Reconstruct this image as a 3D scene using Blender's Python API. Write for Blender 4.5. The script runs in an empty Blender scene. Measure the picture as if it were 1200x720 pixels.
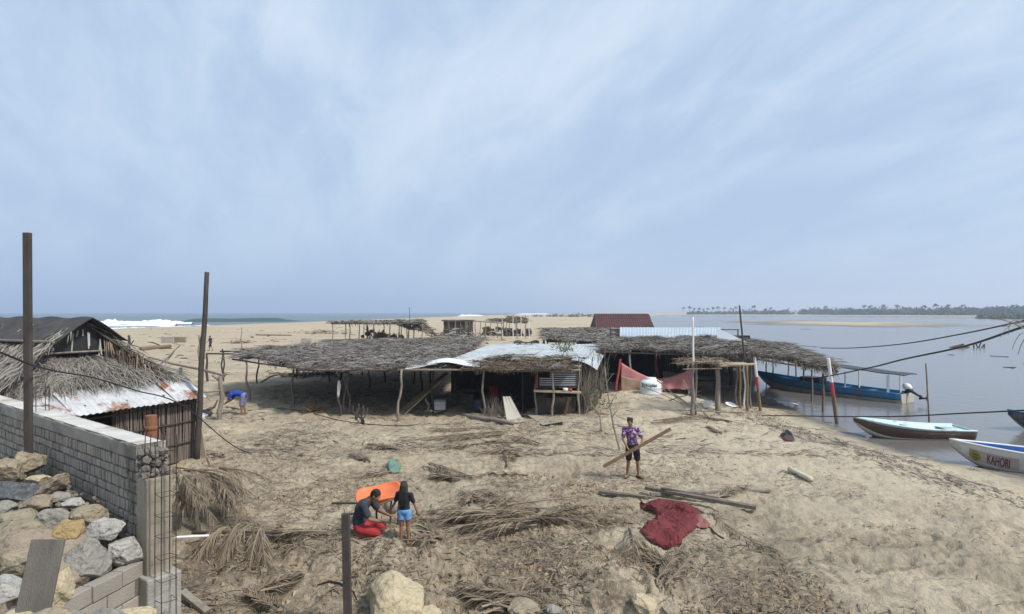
import bpy, math, random
import numpy as np
from mathutils import Vector, Matrix, Euler

# ------------------------------------------------------------------ camera, world, light
F = 700.0          # focal length in photograph pixels (1200 wide)
H = 4.3            # eye height above the sand
HZ = 366.0         # horizon row
WL = -0.75         # water level
scene = bpy.context.scene
C = scene.collection
cam_d = bpy.data.cameras.new('camera'); cam = bpy.data.objects.new('camera', cam_d); C.objects.link(cam)
cam.location = (0, 0, H); cam.rotation_euler = (math.radians(90), 0, 0)
cam_d.sensor_width = 36; cam_d.lens = 36 * F / 1200; cam_d.shift_y = 6 / 1200
cam_d.clip_start = 0.1; cam_d.clip_end = 40000
scene.camera = cam
SUN_EL, SUN_AZ = math.radians(50), math.radians(122)      # azimuth clockwise from +Y
sun_d = bpy.data.lights.new('sun', 'SUN'); sun = bpy.data.objects.new('sun', sun_d); C.objects.link(sun)
sd = Vector((math.sin(SUN_AZ) * math.cos(SUN_EL), math.cos(SUN_AZ) * math.cos(SUN_EL), math.sin(SUN_EL)))
sun.rotation_euler = sd.to_track_quat('Z', 'Y').to_euler(); sun.location = (0, 0, 60)
sun_d.energy = 2.6; sun_d.angle = math.radians(7); sun_d.color = (1, .955, .88)
scene.view_settings.view_transform = 'Standard'; scene.view_settings.look = 'None'
scene.view_settings.exposure = 0.75; scene.view_settings.gamma = 1
scene.cycles.use_denoising = True
scene.cycles.max_bounces = 6; scene.cycles.volume_bounces = 1
scene.cycles.transparent_max_bounces = 8
W = bpy.data.worlds.new('World'); scene.world = W; W.use_nodes = True
nt = W.node_tree; nt.nodes.clear(); N = nt.nodes.new; L = nt.links.new
out = N('ShaderNodeOutputWorld'); bg = N('ShaderNodeBackground'); bg.inputs[1].default_value = 0.095
L(bg.outputs[0], out.inputs[0])
sky = N('ShaderNodeTexSky'); sky.sky_type = 'NISHITA'; sky.sun_disc = False
sky.sun_elevation = SUN_EL; sky.sun_rotation = SUN_AZ
sky.air_density = 1.0; sky.dust_density = 2.0; sky.ozone_density = 1.5
tc = N('ShaderNodeTexCoord'); sep = N('ShaderNodeSeparateXYZ'); L(tc.outputs['Generated'], sep.inputs[0])
def wmath(op, a, b=None, clamp=False):
    n = N('ShaderNodeMath'); n.operation = op; n.use_clamp = clamp
    for i, v in enumerate((a, b)):
        if v is None: continue
        if isinstance(v, (int, float)): n.inputs[i].default_value = v
        else: L(v, n.inputs[i])
    return n.outputs[0]
zz = wmath('ADD', wmath('MAXIMUM', sep.outputs[2], 0.0), 0.40)
comb = N('ShaderNodeCombineXYZ'); L(wmath('ADD', wmath('DIVIDE', sep.outputs[0], zz), wmath('MULTIPLY', wmath('DIVIDE', sep.outputs[1], zz), .35)), comb.inputs[0]); L(wmath('DIVIDE', sep.outputs[1], zz), comb.inputs[1])
mp = N('ShaderNodeMapping'); mp.inputs['Scale'].default_value = (1.5, .75, 1)
mp.inputs['Location'].default_value = (1.3, .4, 0)
L(comb.outputs[0], mp.inputs[0])
n1 = N('ShaderNodeTexNoise'); n1.inputs['Scale'].default_value = 1.7; n1.inputs['Detail'].default_value = 7; n1.inputs['Roughness'].default_value = .58; n1.inputs['Distortion'].default_value = .5
L(mp.outputs[0], n1.inputs['Vector'])
n2 = N('ShaderNodeTexNoise'); n2.inputs['Scale'].default_value = .9; n2.inputs['Detail'].default_value = 3
L(comb.outputs[0], n2.inputs['Vector'])
n3 = N('ShaderNodeTexNoise'); n3.inputs['Scale'].default_value = 5.5; n3.inputs['Detail'].default_value = 8; n3.inputs['Roughness'].default_value = .6; n3.inputs['Distortion'].default_value = .7
L(mp.outputs[0], n3.inputs['Vector'])
cl = wmath('ADD', wmath('ADD', wmath('MULTIPLY', n1.outputs[0], .42), wmath('MULTIPLY', n3.outputs[0], .24)), wmath('MULTIPLY', n2.outputs[0], .34))
mr = N('ShaderNodeMapRange'); mr.inputs[1].default_value = .40; mr.inputs[2].default_value = .62; L(cl, mr.inputs[0]); mr.interpolation_type = 'SMOOTHSTEP'
# thin high overcast: a grey-blue veil with paler wisps, more even towards the horizon
veil = N('ShaderNodeMix'); veil.data_type = 'RGBA'
veil.inputs[6].default_value = (2.85, 3.8, 5.15, 1); veil.inputs[7].default_value = (4.3, 5.08, 5.95, 1)
hf = N('ShaderNodeMapRange'); hf.inputs[1].default_value = .02; hf.inputs[2].default_value = .32; hf.inputs[3].default_value = .35; hf.inputs[4].default_value = 1; L(sep.outputs[2], hf.inputs[0])
L(wmath('MULTIPLY', mr.outputs[0], hf.outputs[0]), veil.inputs[0])
mixs = N('ShaderNodeMix'); mixs.data_type = 'RGBA'; mixs.inputs[0].default_value = .95
L(sky.outputs[0], mixs.inputs[6]); L(veil.outputs[2], mixs.inputs[7]); L(mixs.outputs[2], bg.inputs[0])

# ------------------------------------------------------------------ helpers
R = random.Random(7)
RN = np.random.default_rng(11)
def hsh(ix, iy, s):
    h = (ix.astype(np.int64) * 374761393 + iy.astype(np.int64) * 668265263 + s * 1442695041) & 0x7fffffff
    h = ((h ^ (h >> 13)) * 1274126177) & 0x7fffffff
    return ((h ^ (h >> 16)) & 0xffff) / 65535.0
def vn(x, y, s=0):
    x = np.asarray(x, float); y = np.asarray(y, float)
    ix = np.floor(x); iy = np.floor(y); fx = x - ix; fy = y - iy
    fx = fx * fx * fx * (fx * (fx * 6 - 15) + 10); fy = fy * fy * fy * (fy * (fy * 6 - 15) + 10)
    a = hsh(ix, iy, s); b = hsh(ix + 1, iy, s); c = hsh(ix, iy + 1, s); d = hsh(ix + 1, iy + 1, s)
    return (a + (b - a) * fx) * (1 - fy) + (c + (d - c) * fx) * fy
def fbm(x, y, s=0, o=4, g=.5):
    t = 0; a = 1; n = 0
    for k in range(o):
        t = t + a * (vn(x, y, s + k * 17) - .5); n += a; a *= g
        x, y = x * 1.93 + y * .37 + 3.1, y * 1.93 - x * .37 + 1.7
    return t / n * 2
def ss(a, b, x):
    t = np.clip((x - a) / (b - a), 0, 1); return t * t * (3 - 2 * t)
SY = [0, 8, 14, 17.5, 20, 21.5, 24, 26.4, 29, 34, 45, 60, 100, 150, 300, 600, 900, 20000]
SX = [17, 16.4, 15.6, 15.1, 14.8, 14.4, 14.2, 14.4, 14.6, 14.8, 15.4, 17, 20, 21, 48, 118, 230, 5200]
def shore(Y): return np.interp(Y, SY, SX)
def coast(Y): return np.interp(Y, [0, 150, 260, 500, 900, 1500, 20000], [-128, -124, -112, -92, -48, 60, 4300])
FT = [-.2, .0, .2, .3, .42, .52, .6, .7, .8, .9, 1.2, 2.5]
FY = [1400, 1350, 1150, 930, 900, 860, 760, 700, 640, 560, 480, 300]
def bumpf(x, y, cx, cy, rx, ry=None, rot=0):
    ry = ry or rx; c, s = math.cos(rot), math.sin(rot); dx, dy = x - cx, y - cy
    u = (dx * c + dy * s) / rx; v = (-dx * s + dy * c) / ry
    return np.exp(-(u * u + v * v))
def gz(x, y, detail=True):
    x = np.asarray(x, float); y = np.asarray(y, float)
    dist = np.hypot(x, y)
    land = 0.10 * fbm(x / 5, y / 5, 3, 3) * ss(120, 30, dist) + .25 * fbm(x / 45, y / 45, 5, 3) * ss(30, 80, dist)
    land = land + .55 * bumpf(x, y, 5.6, 28.2, 3.2, 2.4) + .25 * bumpf(x, y, 2.5, 22.2, 3, .9) + .2 * bumpf(x, y, 5.0, 23.4, 3, .8, -.1)
    land = land + .30 * bumpf(x, y, 1.6, 9.2, 1.0, .8) + .2 * bumpf(x, y, 2.6, 11.6, .9, .5, .3) - .35 * bumpf(x, y, -3.9, 9.3, 1.0, 1.3) - .18 * bumpf(x, y, 2.6, 10.2, .5, .35)
    land = land + .12 * fbm(x / 2.1, y / 1.6, 33, 3) * ss(26, 15, dist)
    land = land + .22 * bumpf(x, y, -2.2, 11.0, 1.3, .6) + .16 * bumpf(x, y, -.8, 12.6, 1.5, .5)
    sh = shore(y) + (.8 * fbm(x / 3.5, y / 3.5, 9, 3) + .35 * fbm(x / .9, y / .9, 14, 3)) * ss(80, 20, dist) + 6 * fbm(x / 60, y / 60, 19, 3) * ss(60, 150, dist)
    wd = 5.5 + dist * .02
    k = ss(0, 1, (sh - x) / wd)
    riv = -1.6 + (.85 + land) * ss(-1.5 * 1.0, 0, (sh - x) / 1.0) + .75 * k
    riv = np.where(x > sh, -.75 - 1.2 * ss(0, 1, (x - sh) / 9), -.75 + (.75 + land) * np.clip((sh - x) / wd, 0, 1) ** .75)
    t = x / np.maximum(y, 1)
    fy = np.interp(t, FT, FY) + 25 * fbm(x / 120, y / 120, 23, 3)
    far = -1.2 + 1.7 * ss(-30, 25, y - fy)
    far = np.where(y < 150, -9, far)
    bar = -1.3 + 1.1 * (bumpf(x, y, 148, 275, 40, 72, .0) ** .7) + .45 * fbm(x / 18, y / 18, 31, 3)
    bar = np.where((y > 120) & (y < 460) & (x > 40), np.minimum(bar, -.3), -9)
    z = np.maximum(np.maximum(riv, far), bar)
    co = coast(y) + 5 * fbm(x / 50, y / 50, 41, 2)
    cz = -.75 + (x - co) / (28 + dist * .03)
    z = np.minimum(z, np.maximum(cz * 1.0, -3))
    if detail:
        near = ss(70, 16, dist)
        dry = ss(-.6, -.25, z)
        rgt = 1 - .62 * ss(3, 7, x)
        z = z + near * dry * .035 * (1 - rgt) * fbm((x * .88 + y * .47) / 2.4, (y * .88 - x * .47) / .35, 83, 3)
        z = z + rgt * near * dry * (.12 * fbm(x / .9, y / .9, 51, 4) + .075 * fbm(x / .28, y / .28, 57, 4))
        md = ss(.25, .6, .5 + .9 * fbm(x / 2.2, y / 2.2, 61, 2) + .5 * bumpf(x, y, 1.6, 9.8, 1.7, 1.6)) * ss(22, 12, dist)
        rd = 1 - np.abs(fbm(x / .33, y / .33, 67, 4)) * 2.2
        z = z + md * dry * .10 * (rd - .5)
        fp = vn(x / .22, y / .32, 71); z = z - dry * near * .05 * ss(.66, .84, fp)
        z = z + (1 - dry) * near * .012 * fbm(x / .5, y / .5, 77, 3)
    return z
_gx = np.arange(-18, 24, .05); _gy = np.arange(5, 42, .05); _GX, _GY = np.meshgrid(_gx, _gy); _GH = gz(_GX, _GY)
def g1(x, y):
    if -17.9 < x < 23.8 and 5.1 < y < 41.8:
        a = (x + 18) / .05; b = (y - 5) / .05; i = int(a); j = int(b); a -= i; b -= j; q = _GH
        return float((q[j, i] * (1 - a) + q[j, i + 1] * a) * (1 - b) + (q[j + 1, i] * (1 - a) + q[j + 1, i + 1] * a) * b)
    return float(gz(np.array([x]), np.array([y]))[0])
def P(px, py, Y): return Vector(((px - 600) / F * Y, Y, H - (py - HZ) / F * Y))
def G(px, py):
    Y = H * F / (py - HZ)
    for _ in range(12):
        z = g1((px - 600) / F * Y, Y); Y = .5 * Y + .5 * (H - z) * F / (py - HZ)
    x = (px - 600) / F * Y
    return Vector((x, Y, g1(x, Y)))

class MB:
    def __init__(s): s.v = []; s.f = []; s.n = 0
    def add(s, verts, faces):
        verts = np.asarray(verts, float).reshape(-1, 3)
        s.v.append(verts); b = s.n
        s.f.extend([tuple(int(i) + b for i in f) for f in faces]); s.n += len(verts)
        return s
    def quads(s, arr):                      # (n,4,3)
        arr = np.asarray(arr, float); n = len(arr)
        s.v.append(arr.reshape(-1, 3)); b = s.n
        idx = (np.arange(n * 4).reshape(n, 4) + b).tolist(); s.f.extend(idx); s.n += n * 4
        return s
    def box(s, c, size, rot=None):
        hx, hy, hz = [q / 2 for q in size]
        v = np.array([(x, y, z) for x in (-hx, hx) for y in (-hy, hy) for z in (-hz, hz)])
        if rot is not None:
            m = np.array(rot.to_matrix() if hasattr(rot, 'to_matrix') else rot); v = v @ m.T
        return s.add(v + np.array(c), [(0, 1, 3, 2), (4, 6, 7, 5), (0, 4, 5, 1), (2, 3, 7, 6), (0, 2, 6, 4), (1, 5, 7, 3)])
    def board(s, a, b, w, t, roll=0, side=None):
        a = Vector(a); b = Vector(b); d = (b - a).normalized()
        up = Vector((0, 0, 1)) if abs(d.z) < .95 else Vector((0, 1, 0))
        if side is not None: x = Vector(side); x = (x - x.dot(d) * d).normalized()
        else: x = d.cross(up).normalized()
        y = x.cross(d).normalized()
        if roll: q = Matrix.Rotation(roll, 3, d); x = q @ x; y = q @ y
        vs = [p + x * sx * w / 2 + y * sy * t / 2 for p in (a, b) for sx, sy in ((-1, -1), (1, -1), (1, 1), (-1, 1))]
        return s.add(vs, [(3, 2, 1, 0), (4, 5, 6, 7), (0, 1, 5, 4), (1, 2, 6, 5), (2, 3, 7, 6), (3, 0, 4, 7)])
    def tube(s, pts, rad, n=7, cap=True, jit=0, rnd=False):
        pts = [Vector(p) for p in pts]; m = len(pts)
        if not hasattr(rad, '__len__'): rad = [rad] * m
        if rnd:                              # rounded ends
            a, b = pts[0], pts[-1]; d0 = (pts[0] - pts[1]).normalized(); d1 = (pts[-1] - pts[-2]).normalized()
            pre = [a + d0 * rad[0] * q for q in (.97, .7, .35)]; post = [b + d1 * rad[-1] * q for q in (.35, .7, .97)]
            rad = [rad[0] * q for q in (.24, .71, .94)] + list(rad) + [rad[-1] * q for q in (.94, .71, .24)]
            pts = pre + pts + post; m = len(pts)
        vs = []; x = None
        for i, p in enumerate(pts):
            d = (pts[min(i + 1, m - 1)] - pts[max(i - 1, 0)])
            d = d.normalized() if d.length > 1e-9 else Vector((0, 0, 1))
            if x is None: x = d.cross(Vector((0, 0, 1)) if abs(d.z) < .9 else Vector((0, 1, 0))).normalized()
            x = (x - x.dot(d) * d).normalized(); y = d.cross(x)
            for k in range(n):
                a = 2 * math.pi * k / n; r = rad[i] * (1 + (R.uniform(-jit, jit) if jit else 0))
                vs.append(p + (x * math.cos(a) + y * math.sin(a)) * r)
        fs = [(i * n + k, i * n + (k + 1) % n, (i + 1) * n + (k + 1) % n, (i + 1) * n + k) for i in range(m - 1) for k in range(n)]
        if cap: fs.append(tuple(range(n))[::-1]); fs.append(tuple((m - 1) * n + k for k in range(n)))
        return s.add(vs, fs)
    def ball(s, c, r, rot=None, n=12, m=8):
        r = (r, r, r) if not hasattr(r, '__len__') else r
        vs = [(0, 0, -1)]
        for i in range(1, m):
            t = math.pi * i / m
            for k in range(n):
                a = 2 * math.pi * k / n; vs.append((math.sin(t) * math.cos(a), math.sin(t) * math.sin(a), -math.cos(t)))
        vs.append((0, 0, 1)); v = np.array(vs) * np.array(r)
        if rot is not None: v = v @ np.array(rot.to_matrix()).T
        fs = [(0, 1 + (k + 1) % n, 1 + k) for k in range(n)]
        fs += [(1 + i * n + k, 1 + i * n + (k + 1) % n, 1 + (i + 1) * n + (k + 1) % n, 1 + (i + 1) * n + k) for i in range(m - 2) for k in range(n)]
        b = 1 + (m - 2) * n; fs += [(b + k, b + (k + 1) % n, len(vs) - 1) for k in range(n)]
        return s.add(v + np.array(c), fs)
    def grid(s, fn, nu, nv):
        vs = [fn(i / nu, j / nv) for j in range(nv + 1) for i in range(nu + 1)]
        return s.add(vs, [(j * (nu + 1) + i, j * (nu + 1) + i + 1, (j + 1) * (nu + 1) + i + 1, (j + 1) * (nu + 1) + i) for j in range(nv) for i in range(nu)])

LOC = {}
def obj(name, mb, mat, parent=None, smooth=False, label=None, cat=None, group=None, kind=None, loc=None, solid=0):
    v = np.concatenate(mb.v) if mb.v else np.zeros((0, 3))
    if parent is not None: o0 = LOC[parent.name]
    elif loc is not None: o0 = np.array(loc, float)
    elif kind == 'structure' or not len(v): o0 = np.zeros(3)
    else: mn, mx = v.min(0), v.max(0); o0 = np.array([(mn[0] + mx[0]) / 2, (mn[1] + mx[1]) / 2, mn[2]])
    me = bpy.data.meshes.new(name); me.from_pydata((v - o0).tolist(), [], mb.f); me.update()
    if smooth: me.polygons.foreach_set('use_smooth', [True] * len(me.polygons))
    o = bpy.data.objects.new(name, me); C.objects.link(o)
    if mat: me.materials.append(mat)
    if parent is not None: o.parent = parent
    else: o.location = o0
    LOC[o.name] = o0
    tag(o, label, cat, group, kind)
    if solid:
        md = o.modifiers.new('thick', 'SOLIDIFY'); md.thickness = solid; md.offset = 0
    return o
def tag(o, label=None, cat=None, group=None, kind=None):
    if label: o['label'] = label
    if cat: o['category'] = cat
    if group: o['group'] = group
    if kind: o['kind'] = kind
def thing(name, label, cat, loc=(0, 0, 0), group=None):
    o = bpy.data.objects.new(name, None); C.objects.link(o); o.location = loc; o.empty_display_size = .2
    LOC[o.name] = np.array(loc, float); tag(o, label, cat, group); return o

MATS = {}
def mat(name, c1, c2=None, scale=4, rough=.85, bump=.3, bscale=25, island=0, metal=0, stretch=(1, 1, 1), rust=None, rustamt=.5, spec=.3, dist=.02):
    if name in MATS: return MATS[name]
    m = bpy.data.materials.new(name); m.use_nodes = True; t = m.node_tree; t.nodes.clear(); N = t.nodes.new; L = t.links.new
    o = N('ShaderNodeOutputMaterial'); b = N('ShaderNodeBsdfPrincipled'); L(b.outputs[0], o.inputs[0])
    b.inputs['Roughness'].default_value = rough; b.inputs['Metallic'].default_value = metal; b.inputs['Specular IOR Level'].default_value = spec
    c2 = c2 or tuple(q * .7 for q in c1)
    tc = N('ShaderNodeTexCoord'); mp = N('ShaderNodeMapping'); mp.inputs['Scale'].default_value = stretch; L(tc.outputs['Object'], mp.inputs[0])
    n = N('ShaderNodeTexNoise'); n.inputs['Scale'].default_value = scale; n.inputs['Detail'].default_value = 6; n.inputs['Roughness'].default_value = .62; L(mp.outputs[0], n.inputs['Vector'])
    r = N('ShaderNodeMapRange'); r.inputs[1].default_value = .3; r.inputs[2].default_value = .7; L(n.outputs[0], r.inputs[0])
    fac = r.outputs[0]
    if island:
        g = N('ShaderNodeNewGeometry'); mx = N('ShaderNodeMix'); mx.inputs[0].default_value = island
        L(fac, mx.inputs[2]); L(g.outputs['Random Per Island'], mx.inputs[3]); fac = mx.outputs[0]
    mix = N('ShaderNodeMix'); mix.data_type = 'RGBA'; mix.inputs[6].default_value = (*c1, 1); mix.inputs[7].default_value = (*c2, 1); L(fac, mix.inputs[0])
    col = mix.outputs[2]
    if rust:
        n3 = N('ShaderNodeTexNoise'); n3.inputs['Scale'].default_value = 1.1; n3.inputs['Detail'].default_value = 8; n3.inputs['Roughness'].default_value = .65; L(tc.outputs['Object'], n3.inputs['Vector'])
        r3 = N('ShaderNodeMapRange'); r3.inputs[1].default_value = 1 - rustamt; r3.inputs[2].default_value = 1 - rustamt + .07; L(n3.outputs[0], r3.inputs[0])
        m3 = N('ShaderNodeMix'); m3.data_type = 'RGBA'; L(r3.outputs[0], m3.inputs[0]); L(col, m3.inputs[6]); m3.inputs[7].default_value = (*rust, 1); col = m3.outputs[2]
    L(col, b.inputs['Base Color'])
    if bump:
        n4 = N('ShaderNodeTexNoise'); n4.inputs['Scale'].default_value = bscale; n4.inputs['Detail'].default_value = 5; L(mp.outputs[0], n4.inputs['Vector'])
        bp = N('ShaderNodeBump'); bp.inputs['Strength'].default_value = bump; bp.inputs['Distance'].default_value = dist; L(n4.outputs[0], bp.inputs['Height']); L(bp.outputs[0], b.inputs['Normal'])
    MATS[name] = m; return m

# ------------------------------------------------------------------ ground
def ground_mat():
    m = bpy.data.materials.new('sand'); m.use_nodes = True; t = m.node_tree; t.nodes.clear(); N = t.nodes.new; L = t.links.new
    o = N('ShaderNodeOutputMaterial'); b = N('ShaderNodeBsdfPrincipled'); L(b.outputs[0], o.inputs[0])
    ge = N('ShaderNodeNewGeometry'); sp = N('ShaderNodeSeparateXYZ'); L(ge.outputs['Position'], sp.inputs[0])
    def noise(sc, det=5, rg=.6, st=None, dis=0):
        n = N('ShaderNodeTexNoise'); n.inputs['Scale'].default_value = sc; n.inputs['Detail'].default_value = det; n.inputs['Roughness'].default_value = rg; n.inputs['Distortion'].default_value = dis
        if st:
            mp = N('ShaderNodeMapping'); mp.inputs['Scale'].default_value = st[0]; mp.inputs['Rotation'].default_value = (0, 0, st[1]); L(ge.outputs['Position'], mp.inputs[0]); L(mp.outputs[0], n.inputs['Vector'])
        else: L(ge.outputs['Position'], n.inputs['Vector'])
        return n.outputs[0]
    def rng(v, a, bb, lo=0, hi=1):
        r = N('ShaderNodeMapRange'); r.inputs[1].default_value = a; r.inputs[2].default_value = bb; r.inputs[3].default_value = lo; r.inputs[4].default_value = hi; L(v, r.inputs[0]); return r.outputs[0]
    def ma(op, a, c, cl=False):
        n = N('ShaderNodeMath'); n.operation = op; n.use_clamp = cl
        for i, v in enumerate((a, c)):
            if isinstance(v, (int, float)): n.inputs[i].default_value = v
            else: L(v, n.inputs[i])
        return n.outputs[0]
    def mix(f, a, c):
        n = N('ShaderNodeMix'); n.data_type = 'RGBA'
        if isinstance(f, (int, float)): n.inputs[0].default_value = f
        else: L(f, n.inputs[0])
        for i, v in ((6, a), (7, c)):
            if isinstance(v, tuple): n.inputs[i].default_value = (*v, 1)
            else: L(v, n.inputs[i])
        return n.outputs[2]
    dist = N('ShaderNodeVectorMath'); dist.operation = 'LENGTH'; L(ge.outputs['Position'], dist.inputs[0]); D = dist.outputs['Value']
    base = mix(rng(noise(.35, 6), .38, .60), (.60, .505, .36), (.44, .36, .255))
    XR = rng(sp.outputs[0], 2.5, 7.5)
    base = mix(ma('MULTIPLY', rng(noise(2.2, 6, .65), .46, .66), .6), base, (.27, .22, .155))
    base = mix(ma('MULTIPLY', rng(noise(9, 5, .7), .48, .66), .6), base, (.19, .145, .10))
    base = mix(ma('MULTIPLY', XR, ma('MULTIPLY', rng(D, 40, 28), .7)), base, (.62, .53, .39))
    churn = ma('MULTIPLY', rng(noise(1.6, 7, .72), .47, .56), ma('MULTIPLY', rng(noise(.33, 4, .6), .44, .54), rng(D, 17, 11)))
    base = mix(ma('MULTIPLY', churn, rng(XR, 0, 1, .8, .15)), base, (.135, .10, .07))
    base = mix(ma('MULTIPLY', rng(noise(30, 3, .7), .52, .68), .5), base, (.56, .49, .37))
    # trampled mud with dead leaf scraps, close to the wall and around the heaps
    mudm = ma('MULTIPLY', rng(noise(.42, 5, .6), .46, .60), rng(D, 19, 11, .0, 1))
    base = mix(ma('MULTIPLY', mudm, .5), base, (.17, .14, .10))
    # streaks of dark wrack and silt that run with the slope
    stk = rng(noise(1.0, 7, .7, ((.35, 2.6, 1), math.radians(-28)), 1.2), .55, .66)
    base = mix(ma('MULTIPLY', stk, rng(noise(.22, 3), .42, .62, .1, .8)), base, (.14, .115, .08))
    # far beach: warm tan with long bands
    fb = mix(rng(noise(.05, 6, .6, ((.5, 1.8, 1), .1)), .4, .6), (.47, .385, .265), (.40, .325, .225))
    base = mix(rng(D, 45, 110), base, fb)
    # wet sand by height above the water
    wet = rng(ma('ADD', sp.outputs[2], ma('MULTIPLY', noise(.6, 4), .25)), -.26, -.54)
    base = mix(wet, base, mix(rng(noise(1.5, 6, .7, ((.4, 2, 1), math.radians(-25))), .4, .65), (.175, .15, .115), (.11, .095, .075)))
    # far banks carry green-brown ground cover
    L(base, b.inputs['Base Color'])
    L(rng(wet, 0, 1, .95, .42), b.inputs['Roughness']); b.inputs['Specular IOR Level'].default_value = .25
    vo = N('ShaderNodeTexVoronoi'); vo.feature = 'DISTANCE_TO_EDGE'; vo.inputs['Scale'].default_value = 4.6
    wn = N('ShaderNodeTexNoise'); wn.inputs['Scale'].default_value = 2.5; L(ge.outputs['Position'], wn.inputs['Vector'])
    vm = N('ShaderNodeMix'); vm.data_type = 'VECTOR'; vm.inputs[0].default_value = .28; L(ge.outputs['Position'], vm.inputs[4]); L(wn.outputs[1], vm.inputs[5]); L(vm.outputs[1], vo.inputs['Vector'])
    crack = ma('MULTIPLY', rng(vo.outputs[0], .05, .0), ma('MULTIPLY', rng(noise(.55, 2), .50, .58), rng(D, 13, 10)))
    h = ma('ADD', ma('MULTIPLY', noise(3.5, 8, .7), .16), ma('MULTIPLY', noise(16, 5, .7), .07))
    h = ma('ADD', h, ma('MULTIPLY', noise(1.2, 5, .6, ((.5, 1.8, 1), math.radians(-28))), .08))
    h = ma('SUBTRACT', h, ma('MULTIPLY', crack, .03))
    h = ma('MULTIPLY', h, rng(wet, 0, 1, 1, .25))
    bp = N('ShaderNodeBump'); bp.inputs['Strength'].default_value = .9; bp.inputs['Distance'].default_value = 1.0; L(h, bp.inputs['Height']); L(bp.outputs[0], b.inputs['Normal'])
    bp.inputs['Distance'].default_value = 1.25
    return m
SAND = ground_mat()
def build_ground():
    th = np.concatenate([np.arange(-180, -50, 2.0), np.arange(-50, 50, .13), np.arange(50, 180, 2.0)]); th = np.radians(th)
    rr = [2.5]
    while rr[-1] < 90: rr.append(rr[-1] * 1.0062)
    while rr[-1] < 9000: rr.append(rr[-1] * 1.022)
    rr = np.array(rr); nT, nR = len(th), len(rr)
    X = np.outer(rr, np.sin(th)); Y = np.outer(rr, np.cos(th)); Z = gz(X, Y)
    v = np.stack([X, Y, Z], -1).reshape(-1, 3); v = np.vstack([v, [[0, 0, 0]]])
    a = (np.arange(nR - 1)[:, None] * nT + np.arange(nT)[None]); a2 = (np.arange(nR - 1)[:, None] * nT + (np.arange(nT)[None] + 1) % nT)
    q = np.stack([a, a + nT, a2 + nT, a2], -1).reshape(-1, 4)[:, ::-1]
    me = bpy.data.meshes.new('ground'); me.vertices.add(len(v)); me.vertices.foreach_set('co', v.ravel())
    c = len(v) - 1; tri = np.stack([np.full(nT, c), (np.arange(nT) + 1) % nT, np.arange(nT)], -1)
    me.loops.add(q.size + tri.size); me.loops.foreach_set('vertex_index', np.concatenate([q.ravel(), tri.ravel()]).astype(np.int32))
    me.polygons.add(len(q) + len(tri)); me.polygons.foreach_set('loop_start', np.concatenate([np.arange(len(q)) * 4, q.size + np.arange(nT) * 3]).astype(np.int32))
    me.polygons.foreach_set('use_smooth', [True] * (len(q) + nT))
    me.update(calc_edges=True); me.validate(); me.materials.append(SAND)
    if me.polygons[0].normal.z < 0: me.flip_normals()
    o = bpy.data.objects.new('ground', me); C.objects.link(o); o['kind'] = 'structure'
build_ground()

def water_mat(name, col, rough, sc, st, bump, dist, spec=.5):
    m = bpy.data.materials.new(name); m.use_nodes = True; t = m.node_tree; N = t.nodes.new; L = t.links.new; b = t.nodes['Principled BSDF']
    ge = N('ShaderNodeNewGeometry'); mp = N('ShaderNodeMapping'); mp.inputs['Scale'].default_value = st; L(ge.outputs['Position'], mp.inputs[0])
    n = N('ShaderNodeTexNoise'); n.inputs['Scale'].default_value = sc; n.inputs['Detail'].default_value = 6; L(mp.outputs[0], n.inputs['Vector'])
    n2 = N('ShaderNodeTexNoise'); n2.inputs['Scale'].default_value = .012; n2.inputs['Detail'].default_value = 5; L(mp.outputs[0], n2.inputs['Vector'])
    r = N('ShaderNodeMapRange'); r.inputs[1].default_value = .4; r.inputs[2].default_value = .6; L(n2.outputs[0], r.inputs[0])
    mx = N('ShaderNodeMix'); mx.data_type = 'RGBA'; mx.inputs[6].default_value = (*col, 1); mx.inputs[7].default_value = (*[q * 1.25 for q in col], 1); L(r.outputs[0], mx.inputs[0]); L(mx.outputs[2], b.inputs['Base Color'])
    r2 = N('ShaderNodeMapRange'); r2.inputs[3].default_value = rough * .7; r2.inputs[4].default_value = rough * 1.5; L(n2.outputs[0], r2.inputs[0]); L(r2.outputs[0], b.inputs['Roughness'])
    b.inputs['IOR'].default_value = 1.33; b.inputs['Specular IOR Level'].default_value = spec
    bp = N('ShaderNodeBump'); bp.inputs['Strength'].default_value = bump; bp.inputs['Distance'].default_value = dist; L(n.outputs[0], bp.inputs['Height']); L(bp.outputs[0], b.inputs['Normal'])
    return m
RIVER = water_mat('river_water', (.135, .125, .115), .16, 1.6, (1, .6, 1), .35, .05)
SEA = water_mat('sea_water', (.085, .115, .135), .35, .22, (.6, 1.6, 1), .9, .5)
def sheet(name, pts, m):
    mb = MB(); mb.add(pts, [tuple(range(len(pts)))]); obj(name, mb, m, kind='structure')
ys = [3, 60, 150, 300, 600, 1200, 3000, 9000]
def mid(y): return float((np.interp(y, SY, SX) + coast(y)) / 2) if y > 200 else -50.
sheet('river', [(mid(y), y, WL) for y in ys[::-1]] + [(9000, 3, WL), (9000, 9000, WL)], RIVER)
sheet('sea', [(mid(y), y, WL - .002) for y in ys] + [(-9000, 9000, WL - .002), (-9000, 3, WL - .002)], SEA)

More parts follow.
